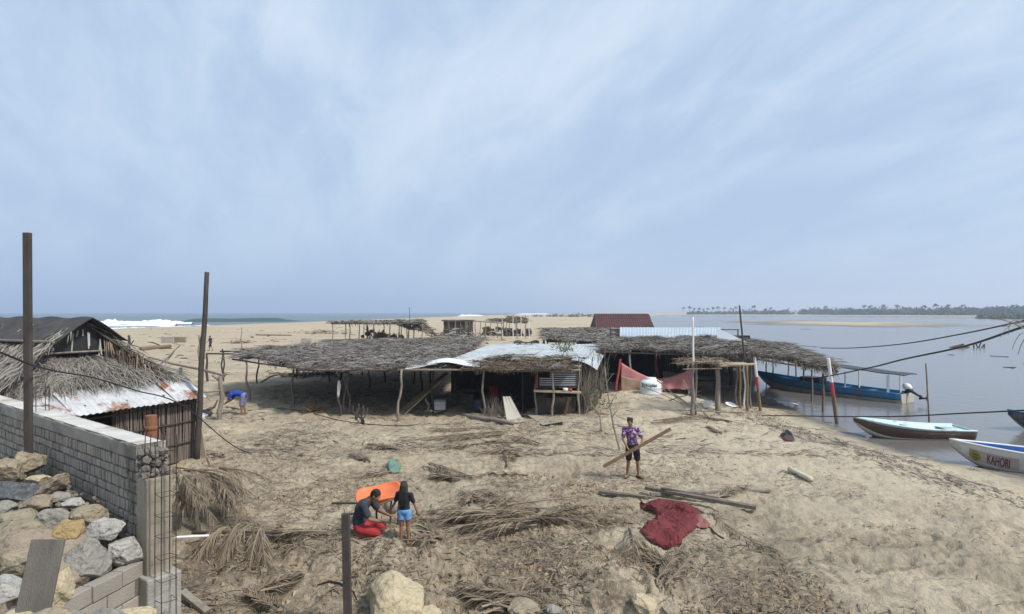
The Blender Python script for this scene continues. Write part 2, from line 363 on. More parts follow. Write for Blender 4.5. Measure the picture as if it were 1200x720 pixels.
# ------------------------------------------------------------------ surf and waves
FOAM = mat('foam', (.82, .84, .85), (.6, .66, .7), 1.2, .7, .6, 3, dist=.2)
WAVE = mat('wave_green', (.018, .05, .045), (.03, .07, .065), .3, .6, .5, 1.2, stretch=(.3, 1, 1), dist=.15, spec=.5)
def ridge(name, p0, p1, w, hf, m, kind='structure', rough=0, nu=160, nv=14):
    p0 = np.array(p0, float); p1 = np.array(p1, float); d = (p1 - p0); Ln = np.linalg.norm(d); d /= Ln; nn = np.array([-d[1], d[0]])
    mb = MB()
    U, V = np.meshgrid(np.linspace(0, 1, nu + 1), np.linspace(-1, 1, nv + 1))
    wob = 2.5 * fbm(U * Ln / 22, U * 0, 3, 3)
    x = p0[0] + d[0] * U * Ln + nn[0] * (V * w + wob); y = p0[1] + d[1] * U * Ln + nn[1] * (V * w + wob)
    prof = np.cos(V * math.pi / 2) ** 1.6
    z = WL - .25 + hf(U) * prof * (1 + rough * fbm(x / 1.5, y / 1.5, 13, 4))
    v = np.stack([x, y, z], -1).reshape(-1, 3)
    mb.add(v, [(j * (nu + 1) + i, j * (nu + 1) + i + 1, (j + 1) * (nu + 1) + i + 1, (j + 1) * (nu + 1) + i) for j in range(nv) for i in range(nu)])
    return obj(name, mb, m, kind=kind, smooth=True)
o = ridge('surf', (-180, 205), (-128, 228), 9, lambda u: .7 + .5 * vn(u * 14, u * 0, 5) , FOAM, 'stuff', .9); o['label'] = 'white broken surf rolling in beyond the thatched hut'
o = ridge('surf', (-205, 238), (-140, 262), 5, lambda u: .9 + .9 * vn(u * 12, u * 0, 8) * ss(1, .8, u), FOAM, 'stuff', .9); o['label'] = 'second line of white surf behind the first'
ridge('sea_wave', (-172, 300), (-112, 330), 8, lambda u: .25 + 1.75 * ss(0, .2, u) * ss(1, .75, u) * (.75 + .5 * vn(u * 7, u * 0, 15)), WAVE)
o = ridge('surf', (-126, 168), (-118, 232), 4, lambda u: .22 + .25 * vn(u * 20, u * 0, 5), FOAM, 'stuff', .9); o['label'] = 'thin foam line washing up on the far left beach'
o = ridge('surf', (-240, 262), (-178, 288), 4, lambda u: .9 + .9 * vn(u * 14, u * 0, 18) * ss(1, .7, u), FOAM, 'stuff', .6); o['label'] = 'third line of broken surf farther out'
o = ridge('surf', (-60, 640), (-30, 690), 8, lambda u: .5 + 1.5 * ss(0, .2, u) * ss(1, .6, u), FOAM, 'stuff', .9); o['label'] = 'far strip of white foam behind the dark beach hut'
o = ridge('surf', (5, 1300), (90, 1330), 12, lambda u: .5 + 1.9 * ss(0, .2, u) * ss(1, .8, u), FOAM, 'stuff', .4); o['label'] = 'farthest pale foam line at the tip of the beach'

# ------------------------------------------------------------------ far hills, banks, trees
HILL = mat('hill_green', (.07, .10, .07), (.10, .12, .08), .01, 1, 0)
def hills():
    mb = MB(); nu, nv = 60, 6
    def fn(u, v):
        x = 3200 + 5200 * u; y = 5200 + 900 * (v - .5)
        return (x, y, -2 + (75 + 35 * float(fbm(u * 6, 0, 3, 4))) * math.sin(math.pi * v) * min(1, u * 3.2) ** .8)
    mb.grid(fn, nu, nv); obj('hills', mb, HILL, kind='structure', smooth=True)
hills()
LEAF = mat('far_foliage', (.045, .075, .032), (.085, .105, .045), .2, .9, 0, island=.7)
LEAFD = mat('palm_foliage', (.05, .075, .03), (.08, .10, .045), .5, .8, 0, island=.6)
BARK = mat('bark', (.20, .165, .13), (.12, .10, .08), 6, .9, .5, 20)
def tris_cloud(mb, c, r, n, s):
    d = RN.normal(size=(n, 3)); d /= np.linalg.norm(d, axis=1)[:, None]; rad = RN.uniform(.55, 1.05, (n, 1)) ** .7
    p = np.array(c) + d * rad * np.array(r)
    a = RN.normal(size=(n, 3)) * s; b = RN.normal(size=(n, 3)) * s
    q = np.stack([p, p + a, p + a + b, p + b], 1); mb.quads(q)
def woodland():
    mb = MB()
    for i in range(1150):
        t = (R.uniform(.295, .44) if i % 9 == 1 else R.uniform(.36, 1.75)) if i % 4 else R.uniform(.5, 1.1)
        base = np.interp(t, FT, FY); k = R.random() ** 1.5; y = base + 30 + k * 170; x = t * y
        dens = np.interp(t, [.3, .42, .46, .5, 3], [.55, .75, .95, 1, 1])
        if R.random() > dens: continue
        h = (4 + 6 * k + 2.5 * float(fbm(t * 25, 0, 5, 3)) + R.uniform(-1.2, 1.8)) * np.interp(t, [.3, .42, .5, .6], [.4, .6, .9, 1]); w = R.uniform(4, 9)
        tris_cloud(mb, (x, y, .2 + h * .5), (w, w, h * .55), 42, 1.5)
    return obj('woodland', mb, LEAF, kind='stuff', label='dark green mangrove and scrub belt along the far bank')
woodland()
def scrub(pts, name='scrub', label=''):
    mb = MB()
    for x, y, w, h in pts:
        tris_cloud(mb, (x, y, g1(x, y) + h * .35), (w, w * .7, h * .6), int(50 + w * 14), .16 + h * .15)
    return obj(name, mb, LEAF, kind='stuff', label=label)
pts = []
for i in range(80):
    t = R.uniform(.78, 1.1); y = np.interp(t, [.78, .82, .9, 1.1], [445, 425, 405, 380]) + R.uniform(0, 50); pts.append((t * y, y, R.uniform(3, 6), R.uniform(1.5, 4)))
scrub(pts, 'scrub', 'low green scrub on the near tip of the far bank')
pts = []
for px, w in ((630, 6), (645, 5), (655, 7), (668, 6), (680, 8), (690, 6)):
    y = 560; pts.append(((px - 600) / F * y, y + R.uniform(-30, 30), w, R.uniform(1.5, 3.2)))
scrub(pts, 'scrub', 'low bushes on the sand spit behind the rusty red roof')
def palm_mesh(h, seed):
    rr = random.Random(seed); tr = MB(); cr = MB()
    lean = rr.uniform(-.12, .12) * h
    pts = [(lean * (k / 5) ** 2, 0, h * k / 5) for k in range(6)]
    tr.tube(pts, [.28, .24, .22, .2, .19, .2], 5)
    top = Vector(pts[-1])
    for k in range(17):
        a = k * 2.4; el = rr.uniform(-.35, 1.0); Ln = rr.uniform(2.8, 3.8); d = Vector((math.cos(a) * math.cos(el), math.sin(a) * math.cos(el), math.sin(el)))
        side = Vector((-math.sin(a), math.cos(a), 0)); pv = None
        for s in range(6):
            u = s / 5; p = top + d * Ln * u + Vector((0, 0, -1)) * u * u * Ln * .55; w = .65 * math.sin(math.pi * min(1, u * .9 + .08)) + .05
            if pv is not None:
                pp, pw = pv
                for sg in (-1, 1):
                    cr.add([pp, pp + side * sg * pw - Vector((0, 0, pw * .5)), p + side * sg * w - Vector((0, 0, w * .5)), p], [(0, 1, 2, 3)])
            pv = (p, w)
    return tr, cr
protos = []
def palms():
    specs = [(801, 9), (808, 10), (813, 8), (819, 11), (824, 9), (829, 10), (835, 10.5), (842, 9.5), (849, 10), (856, 9), (862, 11), (870, 10), (878, 10), (884, 12), (897, 9), (903, 10),
             (958, 12), (967, 13), (981, 12), (996, 14), (1012, 13), (1021, 15), (1037, 13.5), (1052, 13), (1066, 14), (1083, 13), (1098, 14), (1112, 13), (1127, 12), (1146, 13), (1168, 14), (1188, 13)]
    for i, (px, h) in enumerate(specs):
        t = (px - 600) / F; y = float(np.interp(t, FT, FY)) + R.uniform(25, 70); x = t * y
        h *= R.uniform(.65, 1.0) * (1.3 if px < 910 else 1)
        if i < 4:
            tr, cr = palm_mesh(10, i); e = thing('coconut_palm', 'x', 'palm tree', (x, y, g1(x, y) - .2)); 
            for nm, mb, m in (('trunk', tr, BARK), ('crown', cr, LEAFD)):
                for a in mb.v: a += LOC[e.name]
                obj(nm, mb, m, e)
            protos.append(e)
        else:
            s = protos[i % 4]; e = s.copy(); C.objects.link(e)
            for ch in s.children:
                c = ch.copy(); C.objects.link(c); c.parent = e
            e.location = (x, y, g1(x, y) - .2)
        e.rotation_euler.z = R.uniform(0, 6.28); e.scale = (h / 10,) * 3
        e['label'] = 'coconut palm on the pale sandy tip of the far bank' if px < 910 else 'tall coconut palm rising above the far mangrove belt'
        e['category'] = 'palm tree'; e['group'] = 'palms on the far sandy tip' if px < 910 else 'palms above the far mangroves'
palms()
HAZE = bpy.data.materials.new('haze'); HAZE.use_nodes = True; t = HAZE.node_tree; t.nodes.clear()
o = t.nodes.new('ShaderNodeOutputMaterial'); v = t.nodes.new('ShaderNodeVolumePrincipled'); t.links.new(v.outputs[0], o.inputs['Volume'])
v.inputs['Color'].default_value = (.70, .80, .96, 1); v.inputs['Density'].default_value = .00045; v.inputs['Anisotropy'].default_value = .3
mb = MB(); mb.box((0, 0, 60), (19000, 19000, 130)); obj('haze', mb, HAZE, kind='stuff')

# ------------------------------------------------------------------ shared materials
THATCH = mat('thatch_strips', (.37, .34, .30), (.07, .062, .055), .8, .9, 0, island=.58)
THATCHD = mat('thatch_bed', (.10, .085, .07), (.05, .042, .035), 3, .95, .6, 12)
THATCHB = mat('thatch_brown', (.29, .23, .165), (.07, .052, .038), 1.2, .9, 0, island=.75)
FROND = mat('frond_strips', (.30, .24, .17), (.075, .056, .04), 1.2, .9, 0, island=.75)
WOODM = mat('silvered_dark_wood', (.20, .17, .135), (.10, .085, .068), 3, .85, .6, 20, stretch=(3, 3, 1))
WOOD = mat('weathered_wood', (.30, .26, .215), (.15, .125, .10), 3, .85, .5, 20, stretch=(3, 3, 1))
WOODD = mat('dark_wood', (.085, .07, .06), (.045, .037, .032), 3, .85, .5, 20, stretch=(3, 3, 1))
WOODB = mat('brown_wood', (.25, .17, .10), (.13, .085, .05), 3, .8, .5, 20, stretch=(3, 3, 1))
WOODL = mat('pale_wood', (.42, .34, .24), (.28, .22, .15), 3, .8, .4, 20)
STICK = mat('sticks', (.23, .19, .155), (.085, .07, .06), 2, .9, 0, island=.7)
CONC = mat('concrete', (.38, .36, .32), (.25, .235, .205), 2.5, .9, .6, 30, rust=(.18, .165, .14), rustamt=.46)
CONCL = mat('concrete_pale', (.60, .58, .54), (.42, .40, .36), 2.5, .85, .4, 30, rust=(.33, .27, .20), rustamt=.42)
MORTAR = mat('mortar', (.20, .18, .155), (.12, .108, .094), 5, .95, .8, 30)
BLOCK = mat('grey_block', (.42, .375, .32), (.24, .215, .185), 2, .9, .5, 45, island=.6, rust=(.17, .155, .13), rustamt=.44)
TIN = mat('corrugated_metal', (.60, .61, .61), (.36, .37, .38), 1.6, .6, .15, 8, metal=.1, rust=(.24, .10, .05), rustamt=.47, spec=.5)
TINC = mat('corrugated_clean', (.50, .53, .54), (.31, .34, .35), 1.1, .55, .1, 8, metal=.1, rust=(.26, .20, .15), rustamt=.42, spec=.5)
TINR = mat('rusty_red_metal', (.085, .035, .035), (.055, .026, .026), .9, .7, .2, 8, stretch=(1, 1, .3))
TINW = mat('white_sheet', (.72, .73, .73), (.55, .56, .56), 1.5, .45, .1, 8)
TAR = mat('tar_paper', (.075, .07, .068), (.04, .038, .038), 3, .85, .5, 14)
STEEL = mat('rebar', (.10, .07, .055), (.05, .035, .03), 20, .7, .3, 60, metal=.3)
BLACK = mat('black_plastic', (.02, .02, .022), (.035, .035, .035), 8, .5, .2, 20)
WHITE = mat('white_paint', (.76, .76, .74), (.62, .62, .6), 3, .5, .15, 10)
REDP = mat('red_paint', (.50, .07, .06), (.34, .05, .045), 3, .6, .2, 20)
CLAY = mat('clay', (.27, .115, .065), (.18, .08, .05), 4, .85, .4, 30)
CABLE = mat('cable', (.02, .02, .022), (.03, .03, .032), 5, .6, 0)

def V(*a): return np.array(a, float)
class Quad:
    """bilinear roof patch: u along the ridge, v down the slope; z undulates a little"""
    def __init__(s, a, b, c, d, amp=.06, seed=0, edge=.12):      # a top-left, b top-right, c bottom-right, d bottom-left
        s.k = [np.array(q, float) for q in (a, b, c, d)]; s.amp = amp; s.seed = seed; s.edge = edge
    def S(s, u, v):
        u = np.asarray(u, float)[..., None]; v = np.asarray(v, float)[..., None]; a, b, c, d = s.k
        p = (a * (1 - u) + b * u) * (1 - v) + (d * (1 - u) + c * u) * v
        p = p.copy(); p[..., 2] += s.amp * fbm(p[..., 0] / 1.3, p[..., 1] / 1.3, s.seed, 3) * 1.6
        return p
    def frame(s, u, v):
        a, b, c, d = s.k; u = np.asarray(u)[..., None]; v = np.asarray(v)[..., None]
        du = (b - a) * (1 - v) + (c - d) * v; dv = (d - a) * (1 - u) + (c - b) * u
        n = np.cross(du, dv); n /= np.linalg.norm(n, axis=-1, keepdims=True); n *= np.sign(n[..., 2:3] + 1e-9)
        dv = dv / np.linalg.norm(dv, axis=-1, keepdims=True); side = np.cross(n, dv)
        return dv, side, n
    def area(s):
        a, b, c, d = s.k; return .5 * (np.linalg.norm(np.cross(b - a, d - a)) + np.linalg.norm(np.cross(b - c, d - c)))
def strips(mb, p, d, side, n, L, w, bend=.25):
    """ribbons: two quads each"""
    L = L[:, None]; w = w[:, None]
    m = p + d * L * .55 + n * L * .03; e = p + d * L - n * L * bend
    hw = side * w / 2
    q1 = np.stack([p - hw, p + hw, m + hw, m - hw], 1); v = np.concatenate([np.stack([p - hw, p + hw, m - hw, m + hw, e - hw * .25, e + hw * .25], 1)], 0)
    k = len(p); b = mb.n; mb.v.append(v.reshape(-1, 3)); idx = np.arange(k)[:, None] * 6 + b
    f = np.concatenate([idx + [0, 1, 3, 2], idx + [2, 3, 5, 4]], 0); mb.f.extend(f.tolist()); mb.n += k * 6
def thatch(q, dens=70, L=(.35, .75), w=(.02, .045), jit=.9, lift=.12, down=None, fringe=(), parent=None, m=None, bed=True, fl=(.2, .5), name='thatch', off=0.0):
    mb = MB(); n = int(q.area() * dens); u = RN.uniform(-.01, 1.01, n); v = RN.uniform(-.02, 1.0, n)
    p = q.S(u, v); dv, sd, nn = q.frame(u, v)
    if down is not None: dv = np.tile(np.array(down, float) / np.linalg.norm(down), (n, 1)); sd = np.cross(nn, dv)
    a = RN.normal(0, jit, n)[:, None]; d = dv * np.cos(a) + sd * np.sin(a); s2 = -dv * np.sin(a) + sd * np.cos(a)
    r = RN.uniform(-1.0, 1.0, n)[:, None]; s2 = s2 * np.cos(r) + nn * np.sin(r)
    l = RN.uniform(*L, n); p = p + nn * RN.uniform(.02, .09, n)[:, None]; d = d + nn * RN.uniform(-.02, lift, n)[:, None]
    strips(mb, p, d, s2, nn, l, RN.uniform(*w, n), .12)
    for (u0, v0, u1, v1, per) in fringe:                # hanging leaf ends along an edge
        e0 = q.S(u0, v0); e1 = q.S(u1, v1); ln = np.linalg.norm(e1 - e0); k = int(ln * per); tt = RN.uniform(0, 1, k)
        pp = q.S(u0 + (u1 - u0) * tt, v0 + (v1 - v0) * tt) + RN.normal(0, .05, (k, 3)); dd = np.stack([RN.normal(0, .35, k), RN.normal(0, .35, k), -np.ones(k)], 1)
        dd /= np.linalg.norm(dd, axis=1)[:, None]; sv = np.stack([RN.normal(0, 1, k), RN.normal(0, .5, k), RN.normal(0, .2, k)], 1); sv /= np.linalg.norm(sv, axis=1)[:, None]
        clump = .35 + .9 * vn(tt * ln / .35, tt * 0, 7) ** 1.5
        strips(mb, pp, dd, sv, sv * 0, RN.uniform(*fl, k) * clump, RN.uniform(w[0], w[1], k), 0)
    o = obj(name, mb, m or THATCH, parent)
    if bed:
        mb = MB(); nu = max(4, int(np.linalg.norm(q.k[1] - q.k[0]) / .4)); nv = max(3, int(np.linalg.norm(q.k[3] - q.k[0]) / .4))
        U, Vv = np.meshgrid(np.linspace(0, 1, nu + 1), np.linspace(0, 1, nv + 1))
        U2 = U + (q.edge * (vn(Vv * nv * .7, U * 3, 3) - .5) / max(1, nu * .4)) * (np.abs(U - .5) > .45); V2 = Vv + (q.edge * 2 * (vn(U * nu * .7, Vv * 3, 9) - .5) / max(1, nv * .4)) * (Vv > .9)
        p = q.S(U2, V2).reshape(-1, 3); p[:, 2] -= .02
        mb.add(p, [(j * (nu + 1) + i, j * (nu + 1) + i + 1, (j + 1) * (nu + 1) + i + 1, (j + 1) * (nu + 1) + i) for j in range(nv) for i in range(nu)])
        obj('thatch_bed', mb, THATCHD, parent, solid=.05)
    return o
def corr(mb, a, b, c, d, amp=.012, pitch=.076, sag=0.0):
    """corrugated sheet: a->b runs across the waves, a->d along them"""
    a, b, c, d = [np.array(q, float) for q in (a, b, c, d)]; W_ = np.linalg.norm(b - a); nw = max(2, int(W_ / pitch)); nu = nw * 4; nv = 8
    n = np.cross(b - a, d - a); n /= np.linalg.norm(n); n *= 1 if n[2] > 0 else -1
    vs = []
    for j in range(nv + 1):
        v = j / nv
        for i in range(nu + 1):
            u = i / nu; p = (a * (1 - u) + b * u) * (1 - v) + (d * (1 - u) + c * u) * v
            vs.append(p + n * (amp * math.sin(2 * math.pi * u * nw) + sag * math.sin(3 * u + 5 * v)))
    return mb.add(vs, [(j * (nu + 1) + i, j * (nu + 1) + i + 1, (j + 1) * (nu + 1) + i + 1, (j + 1) * (nu + 1) + i) for j in range(nv) for i in range(nu)])
def crook(a, b, wob=.04, n=7):
    a = Vector(a); b = Vector(b); L_ = (b - a).length
    ph = R.uniform(0, 9); return [a.lerp(b, k / n) + Vector((math.sin(ph + k * 1.3), math.cos(ph + k * 1.1), 0)) * wob * L_ * math.sin(math.pi * k / n) * .6 for k in range(n + 1)]
def pole(mb, a, b, r0=.05, r1=None, wob=.03, n=7, side=7):
    r1 = r1 or r0 * .8; return mb.tube(crook(a, b, wob, n), [r0 + (r1 - r0) * k / n for k in range(n + 1)], side, jit=.08)
def post(parent, x, y, ztop, r=.05, m=None, lean=(0, 0), name='post', wob=.04, zb=None):
    mb = MB(); z = g1(x, y) if zb is None else zb; pole(mb, (x, y, z - .25), (x + lean[0], y + lean[1], ztop), r, r * .8, wob)
    return obj(name, mb, m or WOOD, parent, smooth=True)
def beam(parent, a, b, r=.04, m=None, name='beam', wob=.015):
    mb = MB(); pole(mb, a, b, r, r * .85, wob); return obj(name, mb, m or WOOD, parent, smooth=True)
def stickwall(mb, a, b, h, per=16, r=(.008, .02), lean=.08, hj=.15):
    a = Vector(a); b = Vector(b); n = int((b - a).length * per)
    for k in range(n):
        p = a.lerp(b, (k + R.random() * .7) / n); t = Vector((R.gauss(0, lean), R.gauss(0, lean), h * (1 + R.uniform(-hj, hj))))
        mb.tube([p, p + t * .5 + Vector((R.gauss(0, .015), R.gauss(0, .015), 0)), p + t], [R.uniform(*r)] * 3, 4)
def frond(mb, p, yaw, Ln=2.2, pitch=.1, droop=.25, n=26, w=.02, leaf=.55, ground=False, fold=.5, twist=0):
    """one dry palm frond: a tapering midrib with ribbon leaflets on both sides"""
    p = Vector(p); d = Vector((math.cos(yaw) * math.cos(pitch), math.sin(yaw) * math.cos(pitch), math.sin(pitch)))
    side = Vector((-math.sin(yaw), math.cos(yaw), 0)); bendv = R.uniform(-.12, .12)
    def at(u):
        q = p + d * Ln * u + Vector((0, 0, -1)) * droop * Ln * u * u + side * bendv * Ln * u * u
        if ground:
            q.z = max(q.z, g1(q.x, q.y) + .03)
        return q
    n = int(n * 1.5); w = w * .7; K = 8; pts = [at(k / K) for k in range(K + 1)]; mb.tube(pts, [max(.004, .022 * (1 - .85 * k / K)) for k in range(K + 1)], 4)
    for k in range(n):
        u = .14 + .86 * (k + R.random()) / n; q = at(u); t = (at(min(1, u + .03)) - at(u - .03)).normalized()
        for sg in (-1, 1):
            if R.random() < .12: continue
            an = R.uniform(.28, .75) * (1.1 - .4 * u); l = leaf * R.uniform(.6, 1.15) * (1 - .45 * abs(u - .45)); sd = side * sg
            dr = (t * math.cos(an) + sd * math.sin(an) + Vector((0, 0, -fold * R.uniform(.2, 1)))).normalized()
            e = q + dr * l; mdp = q + dr * l * .5 + Vector((0, 0, .02))
            if ground:
                e.z = max(e.z - l * .2, g1(e.x, e.y) + .012); mdp.z = max(mdp.z, g1(mdp.x, mdp.y) + .02)
            wv = dr.cross(Vector((0, 0, 1))); wv = (wv.normalized() if wv.length > .05 else side) * w * R.uniform(.5, 1) * .5
            wv = wv + Vector((0, 0, R.uniform(-.4, .4) * w))
            mb.add([q - wv, q + wv, mdp + wv, mdp - wv, e + wv * .2, e - wv * .2], [(0, 1, 2, 3), (3, 2, 4, 5)])

# ------------------------------------------------------------------ thatched hut, left
def hut():
    e = V(.416, .909, 0); n = V(-.909, .416, 0)            # along the eave, away from the eave
    B = V(-9.35, 17.7, 0); A = B - e * 5.3
    zE, zG, zR = 1.93, 3.20, 3.98
    t = thing('thatched_hut', 'grey thatched hut with a black gable and corrugated metal eave behind the block wall', 'hut', tuple((A + B) / 2 + n * 3))
    up = V(0, 0, 1)
    c = B - e * 2.3 + n * 1.6                              # gable centre (ground plan)
    gl, gr = c - e * 1.15, c + e * .95
    # hip skirt facing right
    q = Quad(gl + up * (zG-.1), gr + up * (zG-.1), B + n * .62 + up * (zE + .42), A + n * .62 + up * (zE + .42), .09, 3)
    thatch(q, 520, (.3, .7), (.010, .024), .55, .16, parent=t, fringe=[(0, .96, 1, .96, 60)], name='thatch_hip')
    # long slopes
    ridge0, ridge1 = c + up * zR, c + n * 9 + up * (zR + .03)
    sl = A - e * .3; 
    q = Quad(ridge0 + n * 9, ridge0 - n * .1, A - e * .2 + up * zE + n * .1, A - e * .2 + n * 9 + up * zE, .07, 8)
    thatch(q, 230, (.4, .9), (.012, .03), .2, .16, parent=t, fringe=[(1, .25, 1, 1, 45), (0, 1, 1, 1, 25)], name='thatch_slope', fl=(.08, .25))
    q = Quad(ridge0 - n * .1, ridge0 + n * 9, B + e * .3 + n * 9 + up * zE, B + e * .1 + n * .3 + up * zE, .07, 9)
    thatch(q, 80, (.5, 1.0), (.015, .03), .3, .2, parent=t, fringe=[(0, .35, 0, 1, 60)], name='thatch_slope', fl=(.1, .35))
    # hanging bunches along the right hip edge
    mb = MB()
    for k in range(190):
        u = R.uniform(.22, 1); p = Vector(ridge0 * (1 - u) + (B + n * .3 + up * zE) * u) + Vector((R.gauss(0, .06), R.gauss(0, .06), R.uniform(0, .12)))
        d = Vector((R.gauss(.12, .15), R.gauss(-.15, .15), -1)).normalized(); l = R.uniform(.25, .7) * (1.1 - .5 * u)
        w = Vector((R.gauss(0, 1), R.gauss(0, 1), 0)).normalized() * .014
        mb.add([p - w, p + w, p + d * l * .5 + w, p + d * l * .5 - w, p + d * l], [(0, 1, 2, 3), (3, 2, 4)])
    obj('thatch_edge', mb, THATCHB, t)
    # tar paper ridge cap, both sides, overhanging the gable
    mb = MB()
    for sg in (-1, 1):
        f = lambda u, v, sg=sg: tuple(ridge0 - n * .55 * (1 - .0) + n * (u * 9.6) + e * sg * v * .95 + up * (.17 - v * .64 + .025 * math.sin(u * 40 + v * 5)))
        mb.grid(f, 40, 5)
    obj('ridge_cover', mb, TAR, t, solid=.02)
    mb = MB(); pole(mb, tuple(ridge0 - n * .6 - e * .98 - up * .44), tuple(ridge0 + n * 9 - e * .98 - up * .44), .035, .035, .002); obj('batten', mb, WOOD, t)
    # gable: black sheet with a few pale strips, and its lower rail
    mb = MB(); a, b_, c_ = gl + up * (zG - .02), gr + up * (zG - .02), c + up * (zR + .02)
    a, b_, c_ = [k - n * .16 for k in (a, b_, c_)]; a = a - e * .12; b_ = b_ + e * .1
    mb.add([a, b_, c_, a + n * .03, b_ + n * .03, c_ + n * .03], [(0, 1, 2), (5, 4, 3), (0, 3, 4, 1), (1, 4, 5, 2), (2, 5, 3, 0)]); obj('gable_panel', mb, BLACK, t)
    beam(t, gl + up * (zG + .03) - n * .22 - e * .1, gr + up * (zG + .03) - n * .22 + e * .1, .03, WOOD, 'rail')
    for k in range(7):
        mb = MB(); u = R.uniform(.35, .75); p = Vector(gl * (1 - u) + gr * u + up * (zR - .12 - abs(u - .5) * 1.3) - n * .22); l = R.uniform(.12, .5)
        mb.board(p, p - Vector((R.uniform(-.05, .05), 0, l)), .03, .006); obj('torn_strip', mb, WHITE, t, label='pale torn strip hanging in the black gable')
    # metal eave: overlapping sheets
    ns = 6
    for k in range(ns):
        u0, u1 = k / ns, (k + 1) / ns + .012
        lo0 = A + (B - A) * u0 - n * .35 + up * (zE - .14 + .012 * (k % 2)); lo1 = A + (B - A) * u1 - n * .35 + up * (zE - .14 + .012 * (k % 2))
        dd = n * (1.0 + .08 * math.sin(k * 2.1)) + up * .52
        mb = MB(); corr(mb, lo0, lo1, lo1 + dd, lo0 + dd, .018, .15); obj('metal_sheet', mb, TIN, t, solid=.004)
    # walls: bundles of palm ribs, with an open dark bay at the near end
    mb = MB(); stickwall(mb, tuple(B - e * 2.35), tuple(B - e * .05), zE - .1, 30, (.012, .024), .02, .02); obj('stick_wall', mb, STICK, t)
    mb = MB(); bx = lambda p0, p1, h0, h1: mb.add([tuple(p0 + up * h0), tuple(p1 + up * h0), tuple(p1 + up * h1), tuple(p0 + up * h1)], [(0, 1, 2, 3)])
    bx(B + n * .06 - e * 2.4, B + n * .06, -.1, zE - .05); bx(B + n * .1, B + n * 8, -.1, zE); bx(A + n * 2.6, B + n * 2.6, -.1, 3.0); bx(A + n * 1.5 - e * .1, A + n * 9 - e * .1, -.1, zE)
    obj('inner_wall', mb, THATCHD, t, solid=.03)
    mb = MB(); stickwall(mb, tuple(B + n * .1), tuple(B + n * 7), zE, 10, (.012, .02), .02, .03); obj('stick_wall', mb, STICK, t)
    for k in range(6): post(t, *(B - e * 5.2 * k / 5)[:2], zE + .05, .05, WOODD)
    for z in (.5, 1.1, 1.62): beam(t, A - n * .06 + up * z, B - n * .06 + up * (z + .02), .022, WOODD, 'rail', .004)
    for k in range(9):
        a_ = A + e * R.uniform(.2, 2.2) + n * R.uniform(.1, .5); beam(t, a_ + up * R.uniform(.9, 1.7), a_ + e * R.uniform(.6, 1.6) + n * R.uniform(-.1, .6) + up * R.uniform(.8, 1.7), .02, WOODD, 'loose_stick')
hut()
def solo(name, mb, m, label, cat, group=None, smooth=False, solid=0): return obj(name, mb, m, None, smooth, label, cat, group, solid=solid)
# tall dark poles
def tall(px0, py0, px1, py1, Y, r, label, zb, sq=False, m=None):
    a = P(px0, py0, Y); b = P(px1, py1, Y); a.z = zb; mb = MB()
    if sq: mb.board(a, b, r * 2, r * 1.6)
    else: pole(mb, a, b, r, r * .8, .004, 10)
    solo('wooden_pole', mb, m or WOODD, label, 'pole', smooth=not sq)
tall(34, 600, 32, 273, 9.0, .045, 'tall square dark pole standing in the boulders at the far left', 1.2, True)
tall(230, 535, 242.5, 319, 17.4, .085, 'tall round dark pole leaning at the right corner of the thatched hut', -.1)
tall(408, 725, 405, 602, 8.3, .05, 'short dark square stake in the foreground sand left of the pale boulder', -.2, True)
tall(873, 425, 866.5, 358, 27, .045, 'thin black pole leaning above the thatch of the right shelter', 1.9)
tall(812.5, 425, 812, 372, 24.9, .045, 'white plastic pipe standing up from the small post shelter', 2.1, m=WHITE)
tall(1090, 497, 1085, 426, 25.5, .035, 'thin bare stake standing in the river behind the pale boat', -1.2, m=WOODB)

